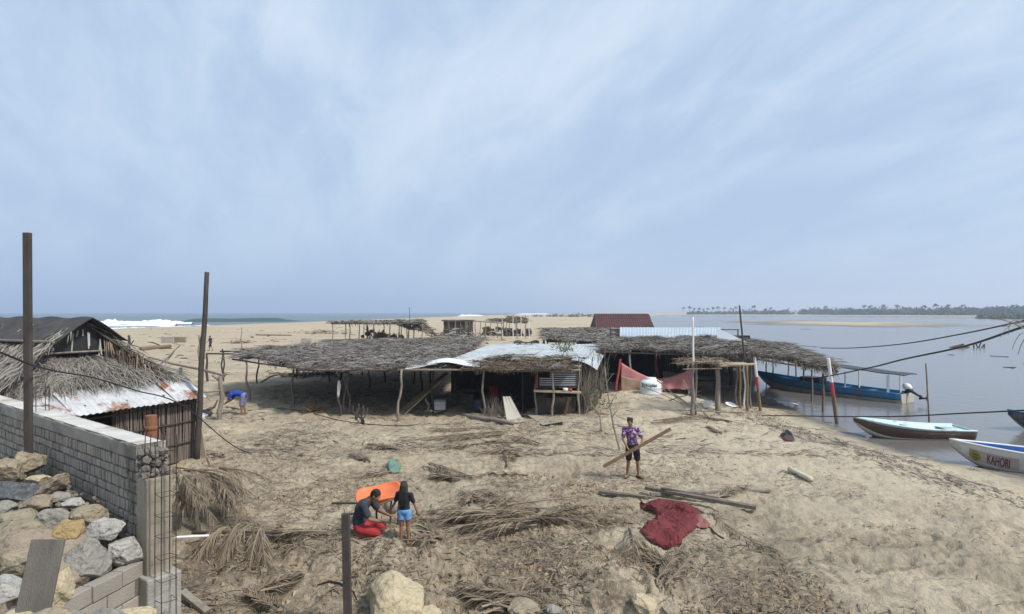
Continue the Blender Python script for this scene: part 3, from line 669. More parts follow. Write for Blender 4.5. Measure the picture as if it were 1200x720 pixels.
# ------------------------------------------------------------------ block wall with cap and column
def blockwall():
    a = V(-4.62, 7.62, 0); b = V(-10.6, 12.04, 0); e = (b - a) / np.linalg.norm(b - a); n = V(e[1], -e[0], 0)
    if np.dot(n, V(0, 0, 0) - a) < 0: n = -n
    L_ = np.linalg.norm(b - a); th = .24; up = V(0, 0, 1); z1 = 2.42; t = thing('block_wall', 'grey block wall with a pale concrete cap between the boulders and the hut', 'wall', tuple((a + b) / 2))
    mb = MB(); rot = Matrix(((e[0], n[0], 0), (e[1], n[1], 0), (0, 0, 1)))
    mid_ = (a + b) / 2; mb.box(mid_ + up * (z1 / 2 - .2), (L_, th - .03, z1 + .4), rot); obj('mortar_core', mb, MORTAR, t)
    mb = MB(); z = z1 - .005; row = 0; h_v, h_h, jt = .135, .095, .022
    while z > .7:
        upr = row % 2 == 0; h = h_v if upr else h_h; w = .062 if upr else .125; w = w if not upr else .058
        for fs in (1, -1):
            x = R.uniform(0, .05)
            while x < L_ - w * .5:
                ww = w * R.uniform(.9, 1.08) * (1.5 if (upr and R.random() < .1) else 1); ww = min(ww, L_ - x)
                pc = a + e * (x + ww / 2) + n * fs * (th / 2 - .022 + R.uniform(-.006, .010)) + up * (z - h / 2 + R.uniform(-.004, .004))
                r2 = rot @ Matrix.Rotation(R.gauss(0, .03), 3, 'Y') @ Matrix.Rotation(R.gauss(0, .02), 3, 'Z')
                mb.box(pc, (ww, .075, h * R.uniform(.94, 1.03)), r2); x += ww + jt * R.uniform(.6, 1.7)
        z -= h + jt; row += 1
    o = obj('brickwork', mb, BLOCK, t); md = o.modifiers.new('b', 'BEVEL'); md.width = .008; md.segments = 1
    # cap: cast in place, slightly uneven
    mb = MB(); nn_ = 60
    vs = []; fs = []
    for k in range(nn_ + 1):
        s = k / nn_ * (L_) ; wob = .006 * math.sin(k * .9) + R.uniform(-.003, .003)
        for (yy, zz_) in ((th / 2 + .02, 0), (th / 2 + .02, .19), (-th / 2 - .05, .195), (-th / 2 - .05, 0)):
            vs.append(a + e * (s) + n * (yy + wob) + up * (z1 + .004 + zz_ + wob))
    for k in range(nn_):
        for j in range(4): fs.append((k * 4 + j, k * 4 + (j + 1) % 4, (k + 1) * 4 + (j + 1) % 4, (k + 1) * 4 + j))
    fs += [(0, 1, 2, 3), (nn_ * 4 + 3, nn_ * 4 + 2, nn_ * 4 + 1, nn_ * 4)]
    mb.add(vs, fs); o = obj('concrete_cap', mb, CONC, t); md = o.modifiers.new('b', 'BEVEL'); md.width = .02; md.segments = 2
    mb = MB(); vs = []
    for k in range(nn_ + 1):
        s = k / nn_ * L_ * .985
        for yy in (th / 2 + .012 + R.uniform(-.012, .004), .1, 0, -.1, -th / 2 - .045): vs.append(a + e * (s + .03) + n * yy + up * (z1 + .203 + R.uniform(-.002, .003)))
    mb.add(vs, [(k * 5 + j, k * 5 + j + 1, (k + 1) * 5 + j + 1, (k + 1) * 5 + j) for k in range(nn_) for j in range(4)]); obj('cap_plaster', mb, CONCL, t, smooth=True, solid=.008)
    # broken column head and column
    cc = a - e * .13 + n * 0; mb = MB()
    rr = random.Random(4)
    for k in range(70):
        p = cc + e * rr.uniform(-.13, .15) + n * rr.uniform(-.13, .13) + up * rr.uniform(2.22, 2.56); s_ = rr.uniform(.03, .075)
        mb.ball(p, (s_, s_ * rr.uniform(.6, 1), s_ * rr.uniform(.6, 1)), Euler((rr.random() * 3, rr.random() * 3, 0)), 5, 3)
    obj('broken_head', mb, CONC, t, label='crumbled column head of exposed gravel and mortar')
    mb = MB(); mb.box(cc + up * 1.28, (.30, .30, 1.92), rot); o = obj('column', mb, mat('column_concrete', (.37, .325, .25), (.20, .175, .135), 2.2, .9, .5, 30, stretch=(1, 1, .5)), t); md = o.modifiers.new('b', 'BEVEL'); md.width = .015; md.segments = 2
    mb = MB(); mb.box(cc - e * .06 + up * .3, (.46, .40, 1.5), rot); o = obj('column_foot', mb, CONC, t); md = o.modifiers.new('b', 'BEVEL'); md.width = .02; md.segments = 2
    for k, (x, y) in enumerate(((-.09, .07), (.06, .07), (-.09, -.08), (.07, -.08))):
        mb = MB(); q = cc + e * x + n * y; mb.tube([q + up * 2.2, q + up * 2.5 + n * .02, q + up * (2.78 + .05 * k) + e * .02], .006, 5); obj('bar', mb, STEEL, t)
    return a, b, e, n, cc, rot
WA, WB, WE, WN, WC, WROT = blockwall()
def cage(c, z0, z1, s, label, nst, lean=0):
    t = thing('rebar_cage', label, 'rebar cage', (c[0], c[1], z0)); up = V(0, 0, 1)
    crn = [(-1, -1), (1, -1), (1, 1), (-1, 1)]
    for i, (x, y) in enumerate(crn):
        mb = MB(); p = c + WE * x * s + WN * y * s; mb.tube([p + up * z0, p + up * (z0 + z1) / 2 + WE * .012, p + up * (z1 + R.uniform(-.12, .1)) + WE * lean], .0065, 5); obj('bar', mb, STEEL, t)
    for k in range(nst):
        z = z0 + .12 + (z1 - z0 - .25) * k / (nst - 1); mb = MB(); ps = [c + WE * x * s * 1.1 + WN * y * s * 1.1 + up * (z + R.uniform(-.012, .012)) for x, y in crn]
        mb.tube(ps + [ps[0]], .0045, 4); obj('stirrup', mb, STEEL, t)
cage(WC - WE * .36 + WN * .02, -.1, 2.72, .085, 'rusty rebar cage standing in front of the concrete column', 11)
cage(WA + (WB - WA) / np.linalg.norm(WB - WA) * 4.15, 2.6, 3.16, .09, 'short rusty rebar cage sticking up from the wall cap beside the tall square pole', 3)
# clay pipe behind the wall, grey board in the boulders, white pipe
mb = MB(); c = P(177, 487, 9.4); mb.tube([(c.x, c.y, 1.2), (c.x, c.y, c.z)], [.085, .085], 14); mb.tube([(c.x, c.y, c.z - .22), (c.x, c.y, c.z - .19), (c.x, c.y, c.z - .16)], [.098, .103, .098], 14)
solo('clay_pipe', mb, CLAY, 'orange clay pipe standing behind the end of the block wall', 'pipe', smooth=False)
mb = MB(); a_ = P(35, 735, 5.05); b_ = P(57, 632, 5.25); mb.board(a_, b_, .27, .035, side=(1, .15, .1)); o = solo('grey_plank', mb, mat('grey_board', (.16, .145, .125), (.10, .09, .08), 2, .85, .4, 30, stretch=(4, 4, .6)), 'wide dark grey plank standing upright among the boulders at bottom left', 'plank')
md = o.modifiers.new('b', 'BEVEL'); md.width = .006
# low hollow-block wall running towards the viewer
def lowwall():
    a = V(-4.62, 7.5, 0); b = V(-4.82, 6.5, 0); e = (b - a) / np.linalg.norm(b - a); n = V(-e[1], e[0], 0)
    if n[0] < 0: n = -n
    rot = Matrix(((e[0], n[0], 0), (e[1], n[1], 0), (0, 0, 1))); t = thing('low_block_wall', 'low hollow block wall holding back the boulders below the concrete column', 'wall', tuple(a))
    mb = MB(); z = 1.22
    for row in range(7):
        x = .0 if row % 2 == 0 else .2
        while x < 2.2:
            w = .40; mb.box(a + e * (x + w / 2) + n * R.uniform(-.008, .008) + V(0, 0, z - .095), (w - .014, .15, .185), rot @ Matrix.Rotation(R.gauss(0, .008), 3, 'Y')); x += w
        z -= .2
    o = obj('blocks', mb, BLOCK, t); md = o.modifiers.new('b', 'BEVEL'); md.width = .006
    mb = MB(); mb.box(a + e * 1.15 + V(0, 0, .5), (2.3, .125, 1.4), rot); obj('mortar_core', mb, MORTAR, t)
lowwall()
# ------------------------------------------------------------------ boulders
def rock_mat(name, c1, c2, c3):
    m = mat(name, c1, c2, 2.6, .95, 1.0, 14, dist=.05); t = m.node_tree; N = t.nodes.new; L = t.links.new; b = t.nodes['Principled BSDF']
    src = b.inputs['Base Color'].links[0].from_socket; tc = N('ShaderNodeTexCoord'); n = N('ShaderNodeTexNoise'); n.inputs['Scale'].default_value = 9; n.inputs['Detail'].default_value = 8; n.inputs['Roughness'].default_value = .75; n.inputs['Distortion'].default_value = 1.2
    L(tc.outputs['Object'], n.inputs['Vector']); r = N('ShaderNodeMapRange'); r.inputs[1].default_value = .5; r.inputs[2].default_value = .68; L(n.outputs[0], r.inputs[0])
    mx = N('ShaderNodeMix'); mx.data_type = 'RGBA'; L(r.outputs[0], mx.inputs[0]); L(src, mx.inputs[6]); mx.inputs[7].default_value = (*c3, 1); L(mx.outputs[2], b.inputs['Base Color']); return m
RK = {'tan': rock_mat('rock_tan', (.34, .285, .20), (.23, .195, .14), (.14, .12, .09)), 'grey': rock_mat('rock_grey', (.30, .285, .25), (.20, .19, .165), (.10, .095, .085)),
      'white': rock_mat('rock_white', (.44, .42, .385), (.27, .26, .24), (.09, .085, .08)), 'dark': rock_mat('rock_dark', (.10, .105, .115), (.065, .068, .075), (.2, .2, .2)),
      'ochre': rock_mat('rock_ochre', (.42, .29, .13), (.27, .20, .11), (.16, .13, .09)), 'brown': rock_mat('rock_brown', (.24, .19, .14), (.30, .25, .19), (.13, .10, .08)),
      'cream': rock_mat('rock_cream', (.50, .42, .275), (.36, .30, .20), (.23, .185, .125))}
_ico = None
def boulder(c, r, kind, seed, rot=(0, 0, 0), label=None, name='boulder', group=None, cuts=15, rough=.085):
    global _ico
    import bmesh
    if _ico is None:
        bm = bmesh.new(); bmesh.ops.create_icosphere(bm, subdivisions=5, radius=1); bm.verts.ensure_lookup_table()
        _ico = (np.array([v.co[:] for v in bm.verts]), [tuple(v.index for v in f.verts) for f in bm.faces]); bm.free()
    v = _ico[0].copy(); g = np.random.default_rng(seed)
    for _ in range(cuts):
        n = g.normal(size=3); n /= np.linalg.norm(n); d = g.uniform(.58, .88); s = v @ n; k = s > d; v[k] -= np.outer((s[k] - d) * .98, n)
    r_ = np.array(r)
    f = fbm(v[:, 0] * 1.6 + seed, v[:, 1] * 1.6 + v[:, 2] * 1.1, seed, 5); f2 = fbm(v[:, 2] * 5 + seed, v[:, 1] * 5 - v[:, 0] * 3, seed + 5, 4); f3 = fbm(v[:, 0] * 14 + v[:, 1] * 9, v[:, 2] * 14 + seed, seed + 9, 3); v *= (1 + rough * 2 * f + rough * .9 * f2 + rough * .22 * f3)[:, None]
    v = v * r_; v = v @ np.array(Euler(rot).to_matrix()).T + np.array(c)
    mb = MB(); mb.v.append(v); mb.f = list(_ico[1]); mb.n = len(v)
    return obj(name, mb, RK[kind], None, True, label, 'boulder', group)
def BR(px, py, w, h, kind, label, dY=0, rot=0, dep=1.0, seed=None, Y=None):
    """boulder seen with its centre at px,py and w x h pixels, lying on the slope of the heap"""
    Y = Y or 4.1 / (.2 + (py - HZ) / F) + dY; c = P(px, py, Y); k = Y / F / 2
    boulder(c, (w * k, dep * (w + h) / 2 * k, h * k), kind, seed or int(px * 7 + py), (0, rot, R.uniform(-.3, .3)), label)
BR(35, 542, 34, 38, 'tan', 'round tan boulder sitting highest against the block wall by the square pole', rot=.3)
BR(12, 551, 40, 32, 'tan', 'tan boulder at the left frame edge beside the highest round boulder')
BR(46, 562, 28, 15, 'cream', 'small pale flat rock just below the highest round boulder')
BR(18, 578, 64, 30, 'dark', 'blackish slate boulder with sharp facets near the left frame edge', .1)
BR(63, 570, 46, 22, 'brown', 'long brown slab tilted up against the block wall', rot=-.6)
BR(68, 583, 26, 17, 'grey', 'small grey rock below the tilted brown slab')
BR(86, 590, 26, 15, 'white', 'small white mottled rock touching the block wall')
BR(45, 592, 40, 24, 'brown', 'reddish brown rock under the blackish slate boulder')
BR(64, 610, 42, 34, 'grey', 'grey rounded rock left of the ochre boulder')
BR(25, 606, 50, 24, 'tan', 'flat tan rock under the reddish brown rock')
BR(5, 597, 30, 20, 'grey', 'grey rock cut by the left frame edge below the slate boulder')
BR(23, 630, 74, 46, 'tan', 'large tan boulder behind the grey plank', .1)
BR(81, 626, 36, 46, 'ochre', 'orange yellow boulder in the middle of the heap', rot=.25)
BR(103, 606, 48, 34, 'tan', 'greyish tan boulder between the ochre one and the wall', rot=.2)
BR(122, 622, 44, 30, 'white', 'pale grey boulder above the rough white boulder', rot=-.2)
BR(145, 648, 46, 44, 'white', 'rough white mottled boulder nearest the concrete column', Y=7.35)
BR(99, 662, 50, 62, 'grey', 'tall striped grey boulder beside the low block wall', rot=.15, Y=6.98)
BR(22, 660, 70, 34, 'tan', 'layered tan boulder left of the upright plank', rot=-.3, Y=6.5)
BR(71, 690, 28, 58, 'cream', 'narrow cream boulder right of the upright plank', rot=-.1, Y=6.0)
BR(8, 692, 62, 34, 'white', 'white quartz boulder at the left frame edge beside the upright plank', Y=5.7)
BR(35, 704, 50, 50, 'brown', 'brown boulder hidden behind the foot of the upright plank', Y=5.9)
BR(14, 724, 44, 26, 'grey', 'grey boulder in the bottom left corner', Y=5.4)
BR(60, 726, 60, 22, 'tan', 'flat tan rock along the bottom edge in front of the plank', Y=4.9)
BR(30, 728, 60, 30, 'cream', 'cream boulder cut by the bottom edge near the corner', Y=5.1)
BR(78, 735, 50, 40, 'grey', 'grey rock wedged at the near end of the low block wall', Y=5.7)
BR(150, 724, 62, 20, 'cream', 'pale flat rock at the bottom edge under the low block wall', Y=6.2)
BR(125, 735, 60, 40, 'grey', 'grey rock just under the pale flat one at the bottom edge', Y=5.6)
for i, (x, y) in enumerate(((-6.8, 8.2), (-7.8, 8.9), (-8.6, 9.4), (-6.0, 7.4), (-5.6, 6.9), (-6.4, 6.6), (-7.2, 7.4), (-8.2, 8.0))):
    boulder((x, y, 1.05 + .12 * (y - 6)), (.75, .7, .6), 'brown', 900 + i, label='buried brown boulder filling a gap low in the heap', group='boulders buried low in the heap')
# boulders in the foreground sand
def GR(px, py, w, h, kind, label, seed, sink=.3, dep=1.0, name='boulder'):
    g = G(px, py); k = g.y / F / 2; boulder((g.x, g.y + w * k * dep * .6, g.z + h * k * (1 - sink)), (w * k, w * k * dep, h * k), kind, seed, (0, R.uniform(-.2, .2), R.random() * 3), label, name)
GR(461, 728, 94, 66, 'cream', 'large pale sandstone boulder half buried in the foreground', 34, .62, .8)
GR(490, 738, 60, 22, 'cream', 'flat pale rock in front of the large sandstone boulder', 35)
GR(612, 724, 50, 16, 'tan', 'low tan rock at the bottom edge under the dry fronds', 37)
GR(757, 722, 36, 24, 'cream', 'cream rock at the bottom edge right of centre', 39)
GR(788, 726, 26, 16, 'tan', 'small tan rock beside the cream rock at the bottom edge', 41)
GR(652, 722, 22, 10, 'grey', 'small grey rock at the bottom edge', 43)

def rubble():
    g = np.random.default_rng(5); base = _ico[0][:]; mb = MB()
    import bmesh
    bm = bmesh.new(); bmesh.ops.create_icosphere(bm, subdivisions=2, radius=1); bm.verts.ensure_lookup_table(); bv = np.array([v.co[:] for v in bm.verts]); bf = [tuple(v.index for v in f.verts) for f in bm.faces]; bm.free()
    for i in range(260):
        px = g.uniform(0, 120); py = g.uniform(560, 640); Y = 4.1 / (.2 + (py - HZ) / F) + g.uniform(-.1, .25); c = P(px, py, Y)
        if c.x > -4.95: continue
        if (c.x - WA[0]) * -WN[0] + (c.y - WA[1]) * -WN[1] > -.15: continue
        r = g.uniform(.02, .09); v = bv * (1 + .25 * g.normal(size=(len(bv), 1)) * .4)
        for _ in range(5):
            n = g.normal(size=3); n /= np.linalg.norm(n); s = v @ n; k = s > .6; v[k] -= np.outer(s[k] - .6, n)
        mb.add(v * np.array([r, r * g.uniform(.6, 1), r * g.uniform(.5, .9)]) + np.array(c) - [0, 0, .1], bf)
    obj('rubble', mb, mat('rubble_stone', (.36, .32, .26), (.16, .14, .12), 2, .95, .8, 30, island=.7), kind='stuff', label='small broken stones filling the gaps between the boulders')
rubble()

# ------------------------------------------------------------------ big central palapa
def roof_fronds(q, n, parent, m=None, Ln=(1.4, 2.4), yaw0=None):
    mb = MB()
    for k in range(n):
        u, v = R.uniform(.05, .95), R.uniform(.05, .95); p = q.S(u, v); frond(mb, (p[0], p[1], p[2] + .12), R.uniform(0, 6.28) if yaw0 is None else R.gauss(yaw0, .6), R.uniform(*Ln), .02, .03, 22, .034, .5, fold=.22)
    a_ = np.concatenate(mb.v); return obj('loose_fronds', mb, m or THATCH, parent)
def big_palapa():
    t = thing('thatched_shelter', 'wide low grey thatched shelter on crooked posts left of the metal roofed shack', 'palapa', (-7, 34, 0))
    z = 2.06
    qa = Quad((-15.4, 34, z), (-9.7, 47.5, z + .02), (-8.4, 24.5, z - .07), (-13.5, 29.8, z + .03), .17, 3)
    qb = Quad((-9.72, 47.5, z + .02), (-2.2, 46, z + .05), (-2.3, 24.2, z - .03), (-8.42, 24.5, z - .07), .17, 3)
    thatch(qa, 150, (.3, .7), (.012, .026), 1.6, .35, down=(-.5, -1, 0), fringe=[(0, 1, 1, 1, 26), (0, 0, 0, 1, 18)], parent=t, fl=(.08, .38))
    thatch(qb, 150, (.3, .7), (.012, .026), 1.6, .35, down=(-.2, -1, 0), fringe=[(0, 1, 1, 1, 16)], parent=t, fl=(.08, .3))
    roof_fronds(qa, 34, t); roof_fronds(qb, 46, t)
    # edge poles
    for a, b in (((-15.9, 34.2, z - .08), (-9.6, 47.9, z - .1)), ((-13.9, 29.7, z - .1), (-8.2, 24.4, z - .15)), ((-8.8, 24.6, z - .14), (-2.2, 24.2, z - .1)), ((-15.6, 34.3, z - .1), (-13.5, 29.6, z - .1)),
                 ((-14.5, 32.5, z - .12), (-2.4, 30.5, z - .12)), ((-12, 38, z - .12), (-2.4, 37, z - .12)), ((-10.5, 44, z - .12), (-2.4, 43, z - .12)), ((-17.2, 33.6, z - .1), (-12, 31.8, z + .02)), ((-16.8, 34.4, z - .02), (-12.4, 33.4, z + .06))):
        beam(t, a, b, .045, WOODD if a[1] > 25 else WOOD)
    for pxb, pyb, lean in ((293, 470, (-.25, .1)), (344, 475, (-.05, 0)), (466, 494, (.15, 0)), (301, 449, (.1, 0)), (261, 447, (-.02, 0)), (347, 444, (0, 0)), (386, 448, (.05, 0)), (399, 463, (0, 0)), (433, 455, (0, 0)), (451, 448, (0, 0)), (485, 450, (0, 0)), (494, 466, (0, 0)), (505, 455, (0, 0)), (425, 440, (0, 0)), (468, 437, (0, 0)), (362, 436, (0, 0))):
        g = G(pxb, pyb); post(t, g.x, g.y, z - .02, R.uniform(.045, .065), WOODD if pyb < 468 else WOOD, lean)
big_palapa()
# ------------------------------------------------------------------ shack with metal roof
def shack():
    t = thing('beach_shack', 'open dark beach shack with a patched pale corrugated metal roof', 'shack', (1, 27, 0)); up = V(0, 0, 1)
    zf, zb = 2.2, 2.42
    def rp(u, v): # u left-right, v back-front
        bl, br, fr, fl = V(-1.3, 34.4, zb), V(5.0, 34.2, zb), V(3.0, 24.6, zf + .05), V(-3.0, 24.5, zf)
        return (bl * (1 - u) + br * u) * (1 - v) + (fl * (1 - u) + fr * u) * v
    # individual sheets running front to back
    lays = [(0, .13, .0, .97), (.12, .26, .0, .52), (.12, .26, .48, .95), (.25, .41, .0, .50), (.25, .42, .46, .86), (.39, .56, .0, .66), (.55, .72, .0, .84), (.71, .86, .0, .66), (.85, 1.0, .0, .86), (.40, .56, .62, .88), (.71, .86, .62, .9)]
    for k, (u0, u1, v0, v1) in enumerate(lays):
        mb = MB(); dz = up * (.02 * (k % 3)); sk = R.uniform(-.012, .012)
        corr(mb, rp(u0 + sk, v0) + dz, rp(u1 + sk, v0) + dz + up * R.uniform(-.02, .03), rp(u1 + sk, v1) + dz, rp(u0 + sk, v1) + dz + up * R.uniform(0, .05), .012, .16, .02)
        obj('metal_sheet', mb, TINC, t, solid=.004)
    # curled white sheet over the front-left corner and its ragged edge
    mb = MB(); mb.grid(lambda u, v: (-4.3 + 3.0 * u, 24.0 + .9 * v + .1 * math.sin(6 * u), 2.02 + .22 * math.sin(u * 2.6) + .10 * v - .05 * math.sin(9 * u)), 24, 6); obj('curled_sheet', mb, TINW, t, solid=.004)
    # curled sheet corner on the right
    mb = MB(); mb.grid(lambda u, v: tuple(rp(.90 + .16 * u, .02 + .95 * v) + V(.12 * u, 0, .05 - .28 * u * u * (.5 + v))), 8, 20); obj('curled_sheet', mb, TINC, t, solid=.004)
    # thatch lip in front
    q = Quad((-.9, 26.4, 2.30), (2.5, 26.4, 2.30), (2.4, 23.9, 2.0), (-2.0, 23.8, 2.0), .08, 22)
    thatch(q, 150, (.3, .7), (.012, .026), .9, .3, down=(.15, -1, 0), fringe=[(0, 1, 1, 1, 60)], parent=t, m=FROND, fl=(.06, .24))
    roof_fronds(q, 7, t)
    for a, b in (((-4.6, 24.0, 1.98), (2.7, 23.9, 1.98)), ((-1.0, 24.1, 1.93), (2.8, 24.3, 1.93)), ((-2.7, 25.0, 2.08), (-1.3, 34.3, 2.3)), ((2.75, 24.4, 2.06), (4.8, 34.2, 2.3)), ((-1.5, 34.2, 2.3), (5.0, 34.2, 2.3)), ((.9, 24.4, 2.1), (2.7, 24.4, 2.1))): beam(t, a, b, .045, WOOD)
    for x, y, l in ((-1.12, 24.1, (-.05, .0)), (1.62, 23.9, (.02, 0)), (.98, 24.5, (0, 0)), (2.72, 24.4, (0, 0)), (-2.6, 26.8, (0, 0)), (-3.4, 25.6, (0, 0)), (-1.9, 29.5, (0, 0)), (0, 29.0, (0, 0)), (-1.3, 34.3, (0, 0)), (4.9, 34.2, (0, 0)), (3.6, 29, (0, 0))):
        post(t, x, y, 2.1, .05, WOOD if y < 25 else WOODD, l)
    # dark walls of boards and palm ribs; back ones added to darken the inside
    def wall(a, b, z1, name='shade_back_wall', m=WOODD, z0=-.1):
        a = Vector((*a, 0)); b = Vector((*b, 0)); d = (b - a).normalized(); n = int((b - a).length / .16); mb = MB()
        for k in range(n):
            p = a + d * (k + .5) * .16; y = (k % 2) * .03; mb.board(p + Vector((0, y, z0)), p + Vector((R.uniform(-.01, .01), y, z1 + R.uniform(-.05, .03))), .185, .02, side=d)
        obj(name, mb, m, t)
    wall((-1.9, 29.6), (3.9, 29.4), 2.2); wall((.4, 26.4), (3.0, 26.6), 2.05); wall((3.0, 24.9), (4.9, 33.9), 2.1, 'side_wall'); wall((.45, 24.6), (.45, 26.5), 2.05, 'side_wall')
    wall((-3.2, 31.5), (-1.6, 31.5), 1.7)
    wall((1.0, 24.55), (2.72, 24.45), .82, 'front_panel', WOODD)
    # bleached brush wall on the right side
    mb = MB(); stickwall(mb, (2.8, 24.5, -.1), (5.0, 33.8, .0), 2.05, 24, (.01, .028), .10, .2); obj('stick_wall', mb, STICK, t)
    mb = MB()
    for k in range(60):
        p = Vector((2.95, 24.3, 0)).lerp(Vector((4.4, 28.5, .2)), R.random() ** 1.3); pole(mb, p, p + Vector((R.uniform(-.7, .5), R.uniform(-.2, .3), R.uniform(1.6, 2.5))), .018, .008, .08, 4, 4)
    obj('leaning_branches', mb, STICK, t)
    # slatted window and counter
    f = MB()
    for a, b in (((1.0, 24.35, 1.22), (1.0, 24.35, 2.08)), ((2.66, 24.35, 1.22), (2.66, 24.35, 2.08)), ((1.0, 24.35, 1.24), (2.66, 24.35, 1.24)), ((1.0, 24.35, 2.06), (2.66, 24.35, 2.06))): f.board(a, b, .06, .06)
    w = obj('window_frame', f, REDP if False else WOODD, t)
    for k in range(8):
        mb = MB(); z = 1.33 + k * .088; mb.board((1.55 if k > 3 else 1.12, 24.36, z), (2.64, 24.36, z), .045, .012, side=(0, 0, 1)); obj('slat', mb, mat('grey_slat', (.42, .44, .46), (.3, .31, .33), 3, .6, .1), w)
    mb = MB(); mb.board((.88, 24.1, 1.13), (2.78, 24.05, 1.07), .42, .05, side=(0, 1, 0)); obj('counter', mb, WOODL, t)
    mb = MB(); mb.board((1.02, 24.3, 1.2), (1.04, 24.3, 2.0), .05, .04); obj('red_post', mb, REDP, t)
    mb = MB(); mb.board((2.15, 24.25, .1), (2.32, 24.15, .85), .11, .03); obj('loose_board', mb, WOODB, t)
shack()
def cup(x, y, z, r, h, m, label, cat, name):
    mb = MB(); n = 14; prof = [(0, 0), (r * .8, 0), (r, h), (r * .9, h), (r * .7, h * .15), (0, h * .15)]
    vs = []; 
    for (q, w) in prof:
        for k in range(n): vs.append((x + q * math.cos(6.283 * k / n), y + q * math.sin(6.283 * k / n), z + w))
    mb.add(vs, [(i * n + k, i * n + (k + 1) % n, (i + 1) * n + (k + 1) % n, (i + 1) * n + k) for i in range(5) for k in range(n)])
    return solo(name, mb, m, label, cat, smooth=True)
cup(2.15, 24.0, 1.125, .11, .12, WHITE, 'white bowl standing on the counter of the dark shack', 'bowl', 'bowl')
cup(2.35, 24.02, 1.12, .07, .1, REDP, 'small reddish cup beside the white bowl on the counter', 'cup', 'cup')
# things in and before the shack
def cooler():
    g = G(514.5, 481); t = thing('cooler_box', 'white picnic cooler with a grey lid on the sand under the shack', 'cooler', tuple(g)); k = g.y / F
    mb = MB(); w = 15 * k; mb.box((g.x, g.y + .15, g.z + .19), (w, .34, .36)); o = obj('box', mb, WHITE, t); md = o.modifiers.new('b', 'BEVEL'); md.width = .02; md.segments = 2
    mb = MB(); mb.box((g.x, g.y + .15, g.z + .42), (w + .03, .37, .09)); o = obj('lid', mb, mat('lid_grey', (.34, .35, .36), (.26, .27, .28), 3, .5, .1), t); md = o.modifiers.new('b', 'BEVEL'); md.width = .015
    mb = MB(); mb.tube([(g.x - w * .3, g.y - .03, g.z + .25), (g.x - w * .3, g.y - .05, g.z + .22), (g.x + w * .3, g.y - .05, g.z + .22), (g.x + w * .3, g.y - .03, g.z + .25)], .01, 5); obj('handle', mb, WHITE, t)
cooler()
g = G(561, 484); mb = MB(); prof = [(.0, .01), (.17, .01), (.22, .1), (.235, .3), (.23, .5), (.24, .56), (.21, .565), (.20, .5), (.0, .12)]
n = 18; vs = [(g.x + r * math.cos(6.283 * k / n), g.y + .1 + r * math.sin(6.283 * k / n), g.z + z) for r, z in prof for k in range(n)]
mb.add(vs, [(i * n + k, i * n + (k + 1) % n, (i + 1) * n + (k + 1) % n, (i + 1) * n + k) for i in range(len(prof) - 1) for k in range(n)])
solo('tub', mb, mat('dark_blue_plastic', (.03, .04, .06), (.05, .055, .07), 5, .45, .1), 'dark open plastic tub standing beside the shack post', 'tub', smooth=True)
# ladder-like boards sloping up under the shack
def pl(name, a, b, w, th, m, label, cat, roll=0, bev=.006):
    mb = MB(); k = 8; a = Vector(a); b = Vector(b)
    mb.board(a, b, w, th, roll); o = solo(name, mb, m, label, cat); md = o.modifiers.new('b', 'BEVEL'); md.width = bev; return o
a = G(469, 484); pl('plank', a, P(524, 437, 26.8), .32, .05, WOODB, 'wide brown plank sloping up under the curled white sheet', 'plank')
a = G(474, 486); pl('plank', a, P(516, 447, 26.2), .07, .05, WOODL, 'narrow pale batten lying along the wide sloping plank', 'plank')
a = G(504, 486); mb = MB(); pole(mb, a, P(499, 467, a.y), .055, .04, .12); solo('stump', mb, WOOD, 'short pale branch stump left of the white cooler', 'stump', smooth=True)
a = G(500, 489); b = G(522, 483); mb = MB(); mb.board(a + Vector((0, 0, .03)), b + Vector((0, 0, .03)), .16, .04); solo('flat_board', mb, WOODD, 'dark board lying in front of the white cooler', 'board')
a = G(588, 492); b = P(597, 463.5, a.y + .55)
mb = MB(); c1 = G(594, 493); c2 = G(612, 491); corr(mb, P(589, 465, c1.y + .5), P(598, 464.5, c1.y + .5), c2, c1, .012, .10); solo('leaning_sheet', mb, mat('cream_metal', (.47, .44, .38), (.34, .32, .27), 2, .6, .2), 'cream corrugated sheet leaning on the brush heap before the shack', 'metal sheet', solid=.004)
c1, c2, c3, c4 = G(617, 487), G(650, 489), G(663, 497), G(636, 500); mb = MB(); lift = Vector((0, 0, .05)); corr(mb, c1 + lift, c2 + lift, c3 + lift * 2, c4 + lift, .012, .12); solo('fallen_sheet', mb, mat('sand_metal', (.46, .42, .35), (.33, .28, .22), 2, .7, .2), 'sand coloured corrugated sheet lying flat before the shack counter', 'metal sheet', solid=.004)
def logm(a, b, r, m, label, name='driftwood_log', cat='log', wob=.03, r1=None):
    mb = MB(); pole(mb, a, b, r, r1 or r * .75, wob, 9, 9); return solo(name, mb, m, label, cat, smooth=True)
def glog(px0, py0, px1, py1, r, m, label, name='driftwood_log', cat='log', wob=.03, lift=.6, r1=None):
    a = G(px0, py0); b = G(px1, py1); a.z += r * lift; b.z += r * lift; return logm(a, b, r, m, label, name, cat, wob, r1)
glog(543, 489, 601, 498, .10, WOOD, 'flat grey driftwood log lying in front of the brush heap')
glog(560, 492, 592, 494, .06, WOOD, 'thin grey log beside the flat driftwood log')
g = G(651, 484); boulder((g.x, g.y, g.z + .15), (.24, .2, .2), 'cream', 77, label='cream rock on the sand below the shack counter')
# brush heap between tub and leaning sheet
mb = MB()
for k in range(170):
    g = G(R.uniform(570, 594), R.uniform(484, 490)); pole(mb, g, g + Vector((R.uniform(-.5, .5), R.uniform(.2, .8), R.uniform(.25, .85))), .010, .005, .1, 4, 4)
solo('brush_heap', mb, STICK, 'heap of dark dry sticks between the tub and the leaning sheet', 'brush heap')
